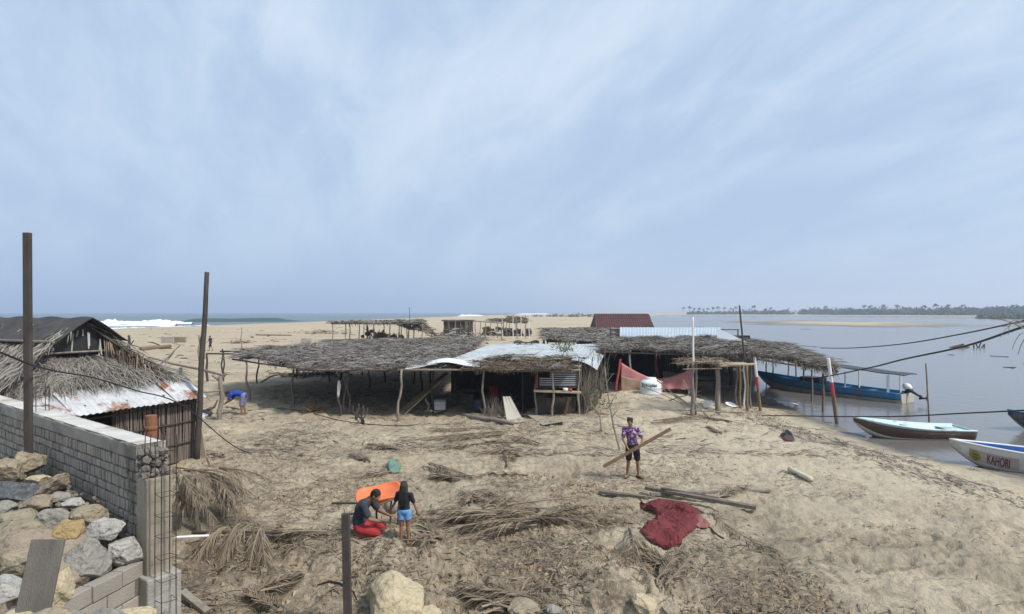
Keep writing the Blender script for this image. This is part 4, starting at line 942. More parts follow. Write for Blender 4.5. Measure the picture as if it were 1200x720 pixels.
# dim furniture inside
def table(x, y, w, d, h, m, label, z0=None):
    z0 = g1(x, y) if z0 is None else z0; t = thing('table', label, 'table', (x, y, z0)); mb = MB(); mb.box((x, y, z0 + h), (w, d, .04)); obj('tabletop', mb, m, t)
    for sx in (-1, 1):
        for sy in (-1, 1):
            mb = MB(); mb.board((x + sx * (w / 2 - .05), y + sy * (d / 2 - .05), z0 - .03), (x + sx * (w / 2 - .05), y + sy * (d / 2 - .05), z0 + h - .02), .05, .05); obj('leg', mb, m, t)
table(-1.9, 27.2, 1.3, .7, .72, WOODD, 'dark low table deep inside the shack behind the cooler')
def chair(x, y, rz, m, label, group=None):
    z0 = g1(x, y); t = thing('plastic_chair', label, 'chair', (x, y, z0), group); c, s = math.cos(rz), math.sin(rz)
    T = lambda a, b, h: (x + a * c - b * s, y + a * s + b * c, z0 + h)
    mb = MB(); mb.grid(lambda u, v: T(-.22 + .44 * u, -.22 + .44 * v, .43 - .02 * math.sin(u * 3.1)), 4, 4); obj('seat', mb, m, t, solid=.02)
    mb = MB(); mb.grid(lambda u, v: T(-.22 + .44 * u, .22 + .08 * v, .43 + .45 * v), 4, 4); obj('backrest', mb, m, t, solid=.02)
    for a in (-.2, .2):
        for b in (-.2, .2):
            mb = MB(); mb.tube([T(a, b, .43), T(a * 1.15, b * 1.15, -.02)], .018, 5); obj('leg', mb, m, t)
CHR = mat('chair_red', (.40, .05, .05), (.3, .04, .04), 4, .5, .1)
chair(-.75, 27.6, .4, CHR, 'red plastic chair in the dark behind the shack post')
# dead tangled sticks before the palapa: forked stumps and posts with white rag
def stump(px, py, h, spread, label, m=WOODD, k=3, r=.05):
    g = G(px, py); mb = MB(); 
    for i in range(k):
        a = i * 6.28 / k + R.random(); pole(mb, g + Vector((0, 0, -.1)), g + Vector((math.cos(a) * spread, math.sin(a) * spread, h * R.uniform(.7, 1))), r, r * .5, .12)
    solo('dead_stump', mb, m, label, 'stump', smooth=True)
stump(425, 497, .75, .22, 'dark forked stump sticking up in the sand left of the shack', k=4, r=.045)
stump(417, 492, .7, .12, 'dark single stub standing left of the forked stump', k=2, r=.05)
g = G(370, 483); mb = MB()
for k in range(40):
    pole(mb, g + Vector((R.gauss(0, .18), R.gauss(0, .15), -.03)), g + Vector((R.gauss(0, .3), R.gauss(0, .3), R.uniform(.05, .4))), .035, .015, .2, 4, 5)
solo('root_clump', mb, WOODB, 'tangled brown root clump on the sand before the low thatched shelter', 'root clump')
for i, (bx, by, tx, ty, r, lb) in enumerate(((399, 487, 396, 446, .06, 'dark crooked post wrapped with a white rag before the thatched shelter'), (405, 484, 402, 432, .035, 'thin pale post right of the rag wrapped post'), (409, 485, 408, 436, .035, 'thin grey post farthest right in the trio of posts before the shelter'))):
    g = G(bx, by); mb = MB(); pole(mb, g - Vector((0, 0, .2)), P(tx, ty, g.y), r, r * .7, .06); solo('standing_post', mb, WOODD if i == 0 else WOOD, lb, 'post', smooth=True)
g = G(399, 487); mb = MB(); a = P(396.5, 462, g.y - .07); b = P(397, 446, g.y - .07); mb.tube([b, a.lerp(b, .6) + Vector((.02, 0, 0)), a, a - Vector((0, 0, .15))], [.05, .075, .06, .03], 8, jit=.15); solo('white_rag', mb, WHITE, 'white rag hanging on the dark crooked post', 'rag', smooth=True)

# ------------------------------------------------------------------ right hand shelter complex
def right_shelter():
    t = thing('thatched_shelter', 'long thatched shelter with pink tarps and white pipe posts behind the water tank', 'palapa', (8, 34, 0))
    q = Quad((6.2, 41, 2.5), (15.0, 41, 2.45), (11.2, 28.6, 2.32), (4.4, 30.0, 2.45), .14, 5)
    thatch(q, 170, (.3, .7), (.013, .028), 1.0, .35, down=(.1, -1, 0), fringe=[(0, 1, 1, 1, 40)], parent=t, fl=(.12, .4))
    roof_fronds(q, 36, t)
    q = Quad((3.2, 63, 2.5), (10.6, 63, 2.5), (6.4, 40, 2.42), (2.3, 40, 2.40), .14, 15)
    thatch(q, 60, (.4, .9), (.025, .05), 1.4, .25, down=(.1, -1, 0), parent=t)
    for k in range(7):
        u0, u1 = k / 7, (k + 1) / 7 + .01; mb = MB(); a, b = V(8.4, 46.5, 3.12), V(16.0, 46, 3.12); c, d = V(14.0, 40.5, 2.56), V(7.3, 40.5, 2.6)
        corr(mb, a + (b - a) * u0, a + (b - a) * u1, d + (c - d) * u1, d + (c - d) * u0, .015, .2); obj('metal_sheet', mb, mat('blue_metal', (.46, .52, .57), (.36, .42, .47), .5, .55, .1, 8, metal=.2, spec=.5), t, solid=.004)
    mb = MB(); a = P(839.5, 384, 39); b = P(876, 401.5, 35); c = P(840.5, 399, 37.6)
    mb.add([a, b, c, a + Vector((0, .03, 0)), b + Vector((0, .03, 0)), c + Vector((0, .03, 0))], [(0, 2, 1), (3, 4, 5), (0, 1, 4, 3), (1, 2, 5, 4), (2, 0, 3, 5)]); obj('bent_sheet', mb, TINW, t, label='white triangular sheet bent upright at the end of the metal roof')
    for a, b in (((4.2, 29.9, 2.3), (11.4, 28.6, 2.18)), ((5, 34, 2.33), (13, 34, 2.3)), ((6, 40.5, 2.4), (15, 40.5, 2.4)), ((7.5, 46, 2.95), (17.5, 46, 2.95)), ((2.4, 40.2, 2.3), (6.3, 40.2, 2.3)), ((2.4, 40.2, 2.3), (3.3, 63, 2.35)), ((3.2, 63, 2.4), (10.6, 63, 2.4))): beam(t, a, b, .045, WOODD)
    for x, y, m, r in ((5.9, 29.9, WHITE, .055), (8.85, 30, WHITE, .055), (7.3, 30.5, WOODD, .05), (8.0, 33, REDP, .05), (10.9, 29, WOOD, .05), (11.2, 28.8, WHITE, .045), (11.55, 28.9, WOOD, .045), (6.6, 34, REDP, .045), (9.6, 34, WOODD, .05), (11.8, 34, WOODD, .05), (6.0, 40.5, WOODD, .05), (10, 40.5, WOODD, .05), (14.8, 40.5, WOODD, .05), (7.6, 46, WOODD, .06), (12.5, 46, WOODD, .06), (17.4, 46, WOODD, .06), (3.3, 62.5, WOODD, .06), (2.5, 46, WOODD, .06), (2.7, 52, WOODD, .06), (2.4, 40.3, WOODD, .06), (10.4, 62.5, WOODD, .06)):
        post(t, x, y, 2.4 if y < 45 else (2.9 if y < 47 and x > 7 else 2.4), r, m)
    mb = MB(); stickwall(mb, (5.2, 45.5, -.2), (17.5, 45.8, -.3), 2.6, 12, (.015, .03), .02, .05); obj('stick_wall', mb, STICK, t)  # stick screen added at the back so the shelter inside reads dark
    mb = MB(); mb.add([(5, 46, -.6), (19.0, 46.2, -1.0), (18.4, 46.2, 2.5), (5, 46, 2.5)], [(0, 1, 2, 3)]); obj('interior_shade_sheet', mb, mat('interior_shade', (.045, .05, .06), (.03, .033, .04), 2, .9, .3), t, solid=.02); mb = MB(); mb.add([(4.6, 36, -.2), (9.6, 38, -.3), (9.6, 38, 2.2), (4.6, 36, 2.2)], [(0, 1, 2, 3)]); obj('interior_shade_sheet', mb, mat('interior_shade', (.045, .05, .06), (.03, .033, .04), 2, .9, .3), t, solid=.02)  # near-black sheets added behind the posts to stand in for interior shade
    q = Quad((6.1, 30.6, 2.2), (6.9, 30.6, 2.2), (6.9, 30.6, 1.2), (6.1, 30.6, 1.2))
right_shelter()
TARP = mat('pink_tarp', (.42, .17, .165), (.32, .125, .125), 1.5, .65, .4, 8)
def tarp(name, c, label, m, folds=.06, nu=24, nv=12, cat='tarp'):
    mb = MB(); a, b, c_, d = [Vector(q) for q in c]
    def fn(u, v):
        p = a.lerp(b, u).lerp(d.lerp(c_, u), v); p.y += folds * math.sin(u * 13 + v * 2) * v + folds * float(fbm(u * 4, v * 3, 5, 3)); p.z -= .12 * math.sin(math.pi * u) * (1 - v); return p
    mb.grid(fn, nu, nv); return solo(name, mb, m, label, cat, smooth=True, solid=.006)
tarp('tarp', (P(728, 425, 29.2), P(777, 447, 29.4), P(777, 466, 29.2), P(727, 466, 29.0)), 'pink and brown tarp hung as a low wall left of the white water tank', TARP)
tarp('tarp', (P(728, 440, 29.05), P(760, 443, 29.1), P(761, 466, 29.0), P(728, 466, 28.9)), 'brown sun bleached cloth covering the lower part of the pink tarp', mat('brown_cloth', (.30, .20, .14), (.22, .15, .11), 1.5, .8, .3))
tarp('tarp', (P(769, 444, 30), P(810, 432, 29.6), P(811, 457, 29.4), P(775, 456, 29.6)), 'bright pink tarp hung between posts right of the white water tank', TARP)
mb = MB(); g = G(727, 466); pole(mb, (g.x, 29, -.1), P(727, 421, 29), .06, .05, .01); solo('red_post', mb, REDP, 'red post holding the left end of the pink tarp', 'post')
mb = MB(); mb.board(P(706, 457, 29), P(727, 458, 29), .3, .05); mb.board(P(705, 448, 29.4), P(726, 449, 29.4), .08, .04); mb.board(P(705, 438, 29.4), P(726, 439, 29.4), .08, .04); solo('wooden_crate_stand', mb, WOODD, 'dark slatted stand between the brush wall and the red post', 'stand')
# water tank with lettering
def tank():
    c = P(762.5, 463, 28.0); k = 28 / F; r = 12.3 * k; t = thing('water_tank', 'white round plastic water tank half sunk in the sand mound', 'water tank', tuple(c)); z0 = g1(c.x, c.y) - .25
    prof = [(0, 0), (1, 0), (1.0, .30), (1.02, .32), (1.0, .34), (1.0, .60), (1.02, .62), (1, .64), (1.0, .86), (.97, .90), (.80, .98), (.60, 1.04), (.52, 1.05), (.52, 1.12), (.50, 1.135), (0, 1.14)]
    zt = c.z + 20.5 * k - z0; s = zt / 1.14; n = 40; mb = MB(); vs = [(c.x + a * r * math.cos(6.283 * q / n), c.y + a * r * math.sin(6.283 * q / n), z0 + b * s) for a, b in prof for q in range(n)]
    mb.add(vs, [(i * n + q, i * n + (q + 1) % n, (i + 1) * n + (q + 1) % n, (i + 1) * n + q) for i in range(len(prof) - 1) for q in range(n)])
    obj('tank_body', mb, mat('tank_white', (.70, .72, .72), (.58, .60, .60), 2, .45, .1, 8), t, smooth=True)
    def wrap(x, y, x0=0):   # text x -> angle, y -> height
        a = math.radians(-112) + (x) / r; rr = r * 1.022; return (c.x + rr * math.cos(a), c.y + rr * math.sin(a), z0 + s * .70 + y)
    text('Rotoplas', .21, wrap, t, mat('tank_letters', (.04, .07, .07), (.05, .08, .08), 3, .6, 0), -.0)
def text(s, size, fn, parent, m, y0=0, sx=1.0):
    cu = bpy.data.curves.new('lettering', 'FONT'); cu.body = s; cu.size = size; cu.align_x = 'CENTER'; cu.offset = size * .02
    o = bpy.data.objects.new('lettering_source', cu); C.objects.link(o); bpy.context.view_layer.update()
    me = bpy.data.meshes.new_from_object(o.evaluated_get(bpy.context.evaluated_depsgraph_get())); bpy.data.objects.remove(o)
    mb = MB(); mb.add([fn(v.co.x * sx, v.co.y + y0) for v in me.vertices], [tuple(p.vertices) for p in me.polygons]); return obj('lettering', mb, m, parent)
tank()
# small post shelter in front
def small_shelter():
    t = thing('post_shelter', 'small open shelter of thick posts with scraps of thatch on its beam', 'shelter', tuple(G(830, 487)))
    for bx, by, tx, ty, r in ((811, 487, 812, 424, .085), (815, 486, 816, 424, .05), (841.5, 485, 841, 426, .12), (867.5, 478, 867, 428, .055), (876, 482, 875, 428, .065)):
        g = G(bx, by); tp = P(tx, ty, g.y); post(t, g.x, g.y, tp.z, r, WOOD if bx < 860 else WOODB, (tp.x - g.x, 0), wob=.02)
    beam(t, P(793, 427, 24.9), P(846, 423.5, 24.9), .055, WOOD); beam(t, P(842, 429, 24.9), P(884, 427, 25.6), .06, WOODL); beam(t, P(800, 433, 24.7), P(846, 432, 24.7), .03, WOOD)
    z = 2.12; q = Quad((7.2, 26.2, z + .05), (9.0, 26.2, z + .05), (8.9, 24.6, z), (6.9, 24.6, z), .06, 12)
    thatch(q, 110, (.25, .6), (.015, .03), 1.4, .3, fringe=[(0, 1, 1, 1, 20)], parent=t, m=THATCHB, bed=False, fl=(.1, .25))
    mb = MB(); mb.box((9.45, 25.6, z - .03), (1.3, 1.1, .04)); obj('cover_board', mb, WOODL, t)
    beam(t, P(795, 481, 24.9), P(880, 484, 24.9), .035, WOOD, 'low_rail'); beam(t, P(812, 470, 24.7), P(830, 489, 24.3), .04, WOOD, 'brace')
small_shelter()
for i, (a, b, r) in enumerate((((770, 446), (812, 480), .03), ((790, 462), (829, 488), .03), ((797, 452), (832, 470), .02), ((783, 470), (822, 458), .025), ((775, 455), (800, 472), .02), ((786, 476), (835, 483), .03), ((800, 445), (812, 466), .02))):
    Y = 26 + .3 * i; mb = MB(); pole(mb, P(*a, Y), P(*b, Y - 1.2), r, r * .6, .05); solo('dead_branch', mb, WOOD, 'bare grey branch in the tangle between the water tank and the post shelter', 'branch', 'branches between tank and post shelter')
g = G(829.5, 478); mb = MB(); mb.box((g.x, g.y, g.z + .16), (.40, .04, .30), Euler((-.25, 0, .05))); o = solo('white_board', mb, WHITE, 'small white square board standing between the thick posts', 'board')
def basin(px, py, r, label, name='basin', tilt=.3):
    g = G(px, py); mb = MB(); n = 16; prof = [(0, 0), (.7, 0), (1, .35), (1.08, .37), (.9, .3), (.65, .06), (0, .05)]; rt = Euler((tilt, .2, 0)).to_matrix()
    vs = [tuple(g + Vector((0, 0, .06)) + rt @ Vector((a * r * math.cos(6.283 * k / n), a * r * math.sin(6.283 * k / n), b * r))) for a, b in prof for k in range(n)]
    mb.add(vs, [(i * n + k, i * n + (k + 1) % n, (i + 1) * n + (k + 1) % n, (i + 1) * n + k) for i in range(6) for k in range(n)]); solo(name, mb, WHITE, label, 'basin', smooth=True)
basin(856, 477, .24, 'white tilted basin on the dark sand right of the thick post')
basin(932, 476, .16, 'small white dish lying on the wet sand under the boat shelter', tilt=.1)
# inside the right shelter: dim furniture
table(10.2, 32, 1.6, .8, .75, WOODD, 'dark table inside the long thatched shelter right of the pink tarp')
table(7.6, 35, 1.6, .9, .75, WOODD, 'dark table inside the long thatched shelter behind the pink tarps')
chair(11.4, 32.6, 1.2, mat('chair_blue', (.05, .09, .16), (.06, .1, .18), 4, .5, .1), 'dark blue plastic chair inside the right shelter')
chair(6.3, 32.4, -.5, CHR, 'red plastic chair seen above the left pink tarp')
for i, (px, py) in enumerate(((861, 433), (869, 434))):
    mb = MB(); c = P(px, py, 32.5); mb.box(c, (.20, .02, .15)); solo('paper_sign', mb, WHITE, ('left' if i == 0 else 'right') + ' one of two small white squares hanging in the dark shelter', 'sign')
# ------------------------------------------------------------------ boat shelter over the shore
def boat_shelter():
    t = thing('boat_shelter', 'shaggy thatched lean-to on posts over the shore beside the blue boat', 'palapa', (15, 34, -.5))
    q = Quad((13.4, 45.5, 2.55), (20.2, 44.5, 1.85), (15.9, 29.4, 1.50), (10.9, 27.6, 2.35), .16, 6)
    thatch(q, 210, (.35, .8), (.014, .032), .8, .45, down=(.75, -.65, 0), fringe=[(0, 1, 1, 1, 90), (1, 0, 1, 1, 50)], parent=t, fl=(.2, .55))
    roof_fronds(q, 34, t, yaw0=-.6)
    for a, b in (((10.8, 27.7, 2.2), (16.1, 29.6, 1.35)), ((16.0, 29.3, 1.38), (20.3, 44.6, 1.72)), ((11, 28, 2.2), (13.5, 45.3, 2.4)), ((12.2, 33, 2.2), (17.2, 33.5, 1.5)), ((12.8, 39, 2.3), (18.6, 39, 1.6))): beam(t, a, b, .045, WOODB)
    for bx, by, tx, m, r in ((964.5, 480, 963.5, WOODB, .065), (951.5, 468, 951.5, WOOD, .055), (942, 457, 942, WOOD, .055), (932.6, 452, 932.6, WOOD, .055), (924, 448, 924, WOOD, .055), (906, 449, 906, WOODD, .05), (898, 446, 897, WOODD, .05)):
        Y = (H + .62) * F / (by - HZ); x = (bx - 600) / F * Y; post(t, x, Y, float(q.k[2][2]) + (.15 if Y > 35 else .0), r, m, wob=.015)
boat_shelter()
def painted_post(bx, by, tx, ty, r, label, zb=-.65):
    Y = (H - zb) * F / (by - HZ); a = P(bx, by, Y); b = P(tx, ty, Y); t = thing('painted_post', label, 'post', tuple(a)); up = b - a
    cuts = [0, .42, .62, 1.0]; ms = [WOODB, REDP, WHITE]
    for k, nm in enumerate(('lower_shaft', 'red_band', 'white_band')):
        mb = MB(); mb.tube([a + up * cuts[k] - (up * .1 if k == 0 else Vector()), a + up * cuts[k + 1]], r * (1 - .05 * k), 9); obj(nm, mb, ms[k], t, smooth=False)
painted_post(980.5, 494, 970.5, 420, .085, 'thick leaning post painted red and white beside the blue boat')
painted_post(891, 482, 884, 417, .07, 'red and white painted post at the front corner of the boat shelter', -.3)

# ------------------------------------------------------------------ red roofed house
def red_house():
    Y = 66; t = thing('red_roofed_house', 'small house with a rusty dark red metal roof behind the shelters', 'house', ((735 - 600) / F * Y, Y, 0)); x0 = (698 - 600) / F * Y; x1 = (767.5 - 600) / F * Y
    for k in range(2):
        a = V(x0 + (x1 - x0) * k / 2 + .2 * (1 - k), Y + 2.4, 4.12); b = V(x0 + (x1 - x0) * (k + 1) / 2 - .2 * k, Y + 2.4, 4.12); c = V(x0 + (x1 - x0) * (k + 1) / 2, Y, 2.5); d = V(x0 + (x1 - x0) * k / 2, Y, 2.5)
        mb = MB(); corr(mb, a, b, c, d, .02, .25); obj('roof_sheet', mb, TINR, t, solid=.01)
        a2, b2 = a + V(0, 0, 0), b; mb = MB(); corr(mb, a2, b2, c + V(0, 4.8, 0), d + V(0, 4.8, 0), .02, .25); obj('roof_sheet', mb, TINR, t, solid=.01)
    mb = MB(); mb.add([(x1 - .1, Y + .1, -.3), (x1 - .1, Y + 4.7, -.3), (x1 - .1, Y + 4.7, 2.5), (x1 - .1, Y + 2.4, 4.05), (x1 - .1, Y + .1, 2.5)], [(0, 1, 2, 3, 4)]); mb.add([(x0 + .1, Y + .1, -.3), (x0 + .1, Y + 4.7, -.3), (x0 + .1, Y + 4.7, 2.5), (x0 + .2, Y + 2.4, 4.05), (x0 + .1, Y + .1, 2.5)], [(4, 3, 2, 1, 0)])
    mb.add([(x0 + .1, Y + .15, -.3), (x1 - .1, Y + .15, -.3), (x1 - .1, Y + .15, 2.45), (x0 + .1, Y + .15, 2.45)], [(0, 1, 2, 3)]); obj('wall', mb, WOODD, t, solid=.05)
red_house()

# ------------------------------------------------------------------ boats
def boat(label, bow, stern, beam, zb, zs, keel, mats, rimw=.035, full=.30, inner=.34, deck=None, cat='boat', name='panga_boat'):
    """open boat from bow point to stern mid point (plan), gunwale heights zb bow / zs stern, keel height"""
    bow = V(*bow, 0); stern = V(*stern, 0); ax = stern - bow; Ln = np.linalg.norm(ax); ax /= Ln; sd = V(-ax[1], ax[0], 0)
    t = thing(name, label, cat, tuple(bow + ax * Ln / 2 + V(0, 0, keel)))
    NS = 28
    def hb(u): return beam / 2 * min(1, (1 - (1 - min(1, u / .55)) ** 2.1)) * (1 - .10 * max(0, (u - .6) / .4))
    def sh(u): return zs + (zb - zs) * (1 - u) ** 2.2
    def kl(u): return keel + (zb - keel) * .82 * max(0, 1 - u / full) ** 2.2
    def sec(u, k, inn=0):
        """k: 0 keel .. 1 gunwale"""
        b = hb(u) - inn; z0 = kl(u); z1 = sh(u); prof = [(0, 0), (.45, .06), (.80, .22), (.93, .6), (1, 1)]
        for i in range(4):
            if k <= (i + 1) / 4 + 1e-9:
                f = k * 4 - i; y = prof[i][0] * (1 - f) + prof[i + 1][0] * f; h = prof[i][1] * (1 - f) + prof[i + 1][1] * f; break
        return max(b, .0) * y, z0 + (z1 - z0) * h
    def W_(u, y, z, xo=0): 
        rake = .35 * 0
        return tuple(bow + ax * (Ln * u + xo) + sd * y + V(0, 0, z))
    def side(u, h, s, off=0):
        y, z = sec(u, h); return W_(u, s * (y + off), z)
    # rake of the stem: hull at keel level starts further aft through kl()
    mb = MB(); K = 12
    for s in (-1, 1):
        vs = [side(i / NS, j / K, s) for i in range(NS + 1) for j in range(K + 1)]
        mb.add(vs, [(i * (K + 1) + j, i * (K + 1) + j + 1, (i + 1) * (K + 1) + j + 1, (i + 1) * (K + 1) + j) for i in range(NS) for j in range(K)])
    obj('hull', mb, mats['hull'], t, smooth=True, solid=.02)
    if 'band' in mats:
        mb = MB(); b0 = mats.get('b0', .62); b1 = mats.get('b1', .97)
        for s in (-1, 1):
            vs = [side(i / NS, b0 + (b1 - b0) * j / 3, s, .014) for i in range(NS + 1) for j in range(4)]
            mb.add(vs, [(i * 4 + j, i * 4 + j + 1, (i + 1) * 4 + j + 1, (i + 1) * 4 + j) for i in range(NS) for j in range(3)])
        obj('painted_band', mb, mats['band'], t, smooth=True, solid=.006)
    # inner skin and floor
    mb = MB()
    for s in (-1, 1):
        vs = []
        for i in range(NS + 1):
            u = .02 + .97 * i / NS; fl = max(keel + inner * (zs - keel), kl(u) + .05)
            y1, _ = sec(u, 1); y0, z0_ = sec(u, .45)
            vs += [W_(u, s * max(0, y1 - .03), sh(u) - .005), W_(u, s * max(0, y0 - .05), min(max(fl, z0_ + .05), sh(u) - .01)), W_(u, 0, min(max(fl, z0_ + .05), sh(u) - .01))]
        mb.add(vs, [(i * 3 + j, i * 3 + j + 1, (i + 1) * 3 + j + 1, (i + 1) * 3 + j) for i in range(NS) for j in range(2)])
    obj('inner_hull', mb, mats['inner'], t, solid=.01)
    for s in (-1, 1):
        mb = MB(); mb.tube([Vector(W_(i / NS, s * sec(i / NS, 1)[0], sh(i / NS))) for i in range(NS + 1)], rimw, 8); obj('gunwale', mb, mats['rim'], t, smooth=True)
    # transom
    mb = MB(); ps = [sec(1, j / K) for j in range(K + 1)]; ring = [W_(1, -y, z) for y, z in ps[::-1]] + [W_(1, y, z) for y, z in ps[1:]]
    mb.add(ring + [tuple(np.array(q) + ax * .04) for q in ring], [tuple(range(len(ring))), tuple(range(len(ring), 2 * len(ring)))[::-1]] + [(i, (i + 1) % len(ring), (i + 1) % len(ring) + len(ring), i + len(ring)) for i in range(len(ring))]); obj('transom', mb, mats.get('transom', mats['hull']), t)
    if deck:
        (d0, d1), hd = deck
        mb = MB(); vs = []
        for i in range(9):
            u = d0 + (d1 - d0) * i / 8; y = sec(u, 1)[0]; vs += [W_(u, -y, sh(u) - hd), W_(u, 0, sh(u) - hd + .03), W_(u, y, sh(u) - hd)]
        mb.add(vs, [(i * 3 + j, i * 3 + j + 1, (i + 1) * 3 + j + 1, (i + 1) * 3 + j) for i in range(8) for j in range(2)]); obj('foredeck', mb, mats['rim'], t, solid=.02)
    return t, W_, sec, sh, side
def thwart(t, W_, sec, sh, u, w, m, dz=.08, ins=.03):
    y = sec(u, .9)[0] - ins; mb = MB(); z = sh(u) - dz
    mb.add([W_(u, -y, z, -w / 2), W_(u, y, z, -w / 2), W_(u, y, z, w / 2), W_(u, -y, z, w / 2), W_(u, -y, z - .03, -w / 2), W_(u, y, z - .03, -w / 2), W_(u, y, z - .03, w / 2), W_(u, -y, z - .03, w / 2)],
           [(0, 1, 2, 3), (7, 6, 5, 4), (0, 4, 5, 1), (1, 5, 6, 2), (2, 6, 7, 3), (3, 7, 4, 0)]); obj('thwart', mb, m, t)
BT = lambda n, c1, c2, r=.45: mat(n, c1, c2, 2.2, r, .2, 14, rust=tuple(q * .45 + t_ for q, t_ in zip(c1, (.10, .085, .065))), rustamt=.43)
BLUE = BT('boat_blue', (.05, .19, .36), (.07, .24, .42)); BLUED = BT('boat_deep_blue', (.015, .075, .26), (.02, .09, .32)); CREAM = BT('boat_cream', (.52, .49, .42), (.38, .35, .29)); BROWN = BT('boat_brown', (.105, .06, .045), (.075, .045, .036))
PALE = BT('boat_pale_turquoise', (.52, .66, .66), (.44, .58, .58)); NAVY = BT('boat_navy', (.02, .03, .07), (.025, .04, .08)); OFFW = BT('boat_off_white', (.60, .57, .51), (.46, .43, .38)); TEAL = BT('boat_teal', (.05, .17, .17), (.06, .2, .2))
# blue panga with canopy
t, W_, sec, sh, side = boat('long blue and cream boat with a canopy and outboard motor moored at the shore', (17.0, 41.3), (22.1, 33.4), 1.75, .22, -.24, -1.0,
    {'hull': CREAM, 'band': BLUE, 'inner': BLUE, 'rim': BLUE, 'b0': .70}, .04, .22)
for u in (.45, .62, .78): thwart(t, W_, sec, sh, u, .3, BLUE)
mb = MB(); c = Vector(W_(.42, .0, sh(.42) + .08)); mb.box(c, (1.3, .9, .42), Matrix.Rotation(math.atan2(33.4 - 41.3, 22.1 - 17.0), 3, 'Z')); o = obj('seat_locker', mb, NAVY, t); md = o.modifiers.new('b', 'BEVEL'); md.width = .03
for u in (.68, .93):
    for s in (-1, 1):
        mb = MB(); a = Vector(W_(u, s * sec(u, 1)[0] * .93, sh(u) - .1)); mb.board(a, a + Vector((0, 0, 1.12)), .08 if u < .9 else .12, .06); obj('canopy_post', mb, WHITE, t)
mb = MB(); mb.grid(lambda uu, vv: W_(.40 + .62 * uu, (vv - .5) * 1.5, 1.10 - .30 * uu + .05 * math.sin(math.pi * vv) + .015 * math.sin(uu * 22)), 24, 6); obj('canopy', mb, mat('canopy_dark', (.07, .08, .09), (.05, .055, .06), 2, .7, .2), t, solid=.05)
def outboard(t, W_):
    base = Vector(W_(1, 0, -.24)); ax = (Vector(W_(1, 0, 0)) - Vector(W_(.9, 0, 0))).normalized()
    o = thing('outboard_motor', 'x', 'x', tuple(base)); del o['category'], o['label']; o.parent = t; o.location = Vector(tuple(LOC[o.name] - LOC[t.name]))
    P_ = lambda a, z, s=0: base + ax * a + Vector((0, 0, z)) + Vector((-ax.y, ax.x, 0)) * s
    mb = MB(); rz = math.atan2(ax.y, ax.x); mb.ball(P_(.0, .36), (.26, .19, .20), Euler((0, .45, rz)), 16, 10); obj('cowl', mb, WHITE, o, smooth=True)
    mb = MB(); mb.ball(P_(.10, .22), (.24, .17, .13), Euler((0, .5, rz)), 14, 8); mb.box(P_(-.02, .08), (.14, .24, .22), Euler((0, .3, rz))); obj('engine_base', mb, BLACK, o)
    mb = MB(); mb.tube([P_(.12, .2), P_(.55, -.05), P_(.78, -.18)], [.09, .06, .055], 8); mb.tube([P_(.62, -.22), P_(.95, -.16)], [.055, .04], 8, rnd=True); mb.board(P_(.5, -.02), P_(.72, -.06), .3, .02); obj('shaft', mb, BLACK, o)
    mb = MB()
    for k in range(3):
        a = k * 2.094; c = P_(.97, -.16); mb.ball(c + Vector((0, 0, math.sin(a))) * .08 + Vector((-ax.y, ax.x, 0)) * math.cos(a) * .08, (.02, .07, .07), Euler((.4, 0, rz)), 8, 5)
    obj('propeller', mb, STEEL, o)
outboard(t, W_)
# pale turquoise and brown boat
t, W_, sec, sh, side = boat('pale turquoise open boat with a brown hull aground at the water edge', (13.85, 24.25), (18.25, 24.1), 1.55, .05, -.36, -.86, {'hull': OFFW, 'band': BROWN, 'inner': PALE, 'rim': PALE, 'b0': .36, 'b1': .93, 'transom': PALE}, .04, .34, .62)
for u in (.36, .55, .90): thwart(t, W_, sec, sh, u, .35 if u < .8 else .62, PALE, .05)
mb = MB(); mb.box(Vector(W_(.74, -.28, sh(.74) - .13)), (.62, .34, .07)); obj('fish_well', mb, TEAL, t)
for i, (u, y) in enumerate(((.30, .1), (.42, -.3), (.60, .3), (.86, .2))):
    mb = MB(); p = Vector(W_(u, y, sh(u) - .02)); mb.tube([p, p + Vector((0, 0, .06)), p + Vector((.08, 0, .07))], .012, 5); obj('cleat', mb, WHITE, t)
# white boat with blue inside and painted name
t, W_, sec, sh, side = boat('off-white boat with deep blue inside and painted name at the right edge', (14.62, 19.95), (20.6, 17.3), 1.6, .06, -.30, -.92, {'hull': OFFW, 'inner': BLUED, 'rim': WHITE, 'transom': OFFW}, .035, .24, .3)
for u in (.4, .6, .8): thwart(t, W_, sec, sh, u, .28, BLUED, .16)
LnC = math.hypot(20.6 - 14.62, 19.95 - 17.3)
def onside(x, y, s=None):
    u = .165 + x / LnC; h = .60 + y / .62
    return side(min(.98, u), min(1, max(0, h)), SGN, .022)
SGN = 1
pa = side(.3, .6, 1); pb = side(.3, .6, -1)
if math.hypot(pb[0], pb[1]) < math.hypot(pa[0], pa[1]): SGN = -1
mb = MB(); mb.add([onside(-.60 + 1.2 * i / 20, -.10 + .25 * j / 3) for i in range(21) for j in range(4)], [(i * 4 + j, i * 4 + j + 1, (i + 1) * 4 + j + 1, (i + 1) * 4 + j) for i in range(20) for j in range(3)])
NP = mat('name_panel', (.40, .33, .29), (.33, .27, .23), 4, .6, 0)
for a in mb.v: pass
obj('name_panel', mb, NP, t)
def onside2(x, y):
    global SGN
    u = .165 + x / LnC; return side(u, .60 + y / .62, SGN, .032)
LET = mat('name_letters', (.13, .04, .05), (.10, .03, .04), 5, .6, 0)
text('KAHORI', .20, lambda x, y: onside2(x * .58 + .11, y), t, LET, -.015, 1.3)
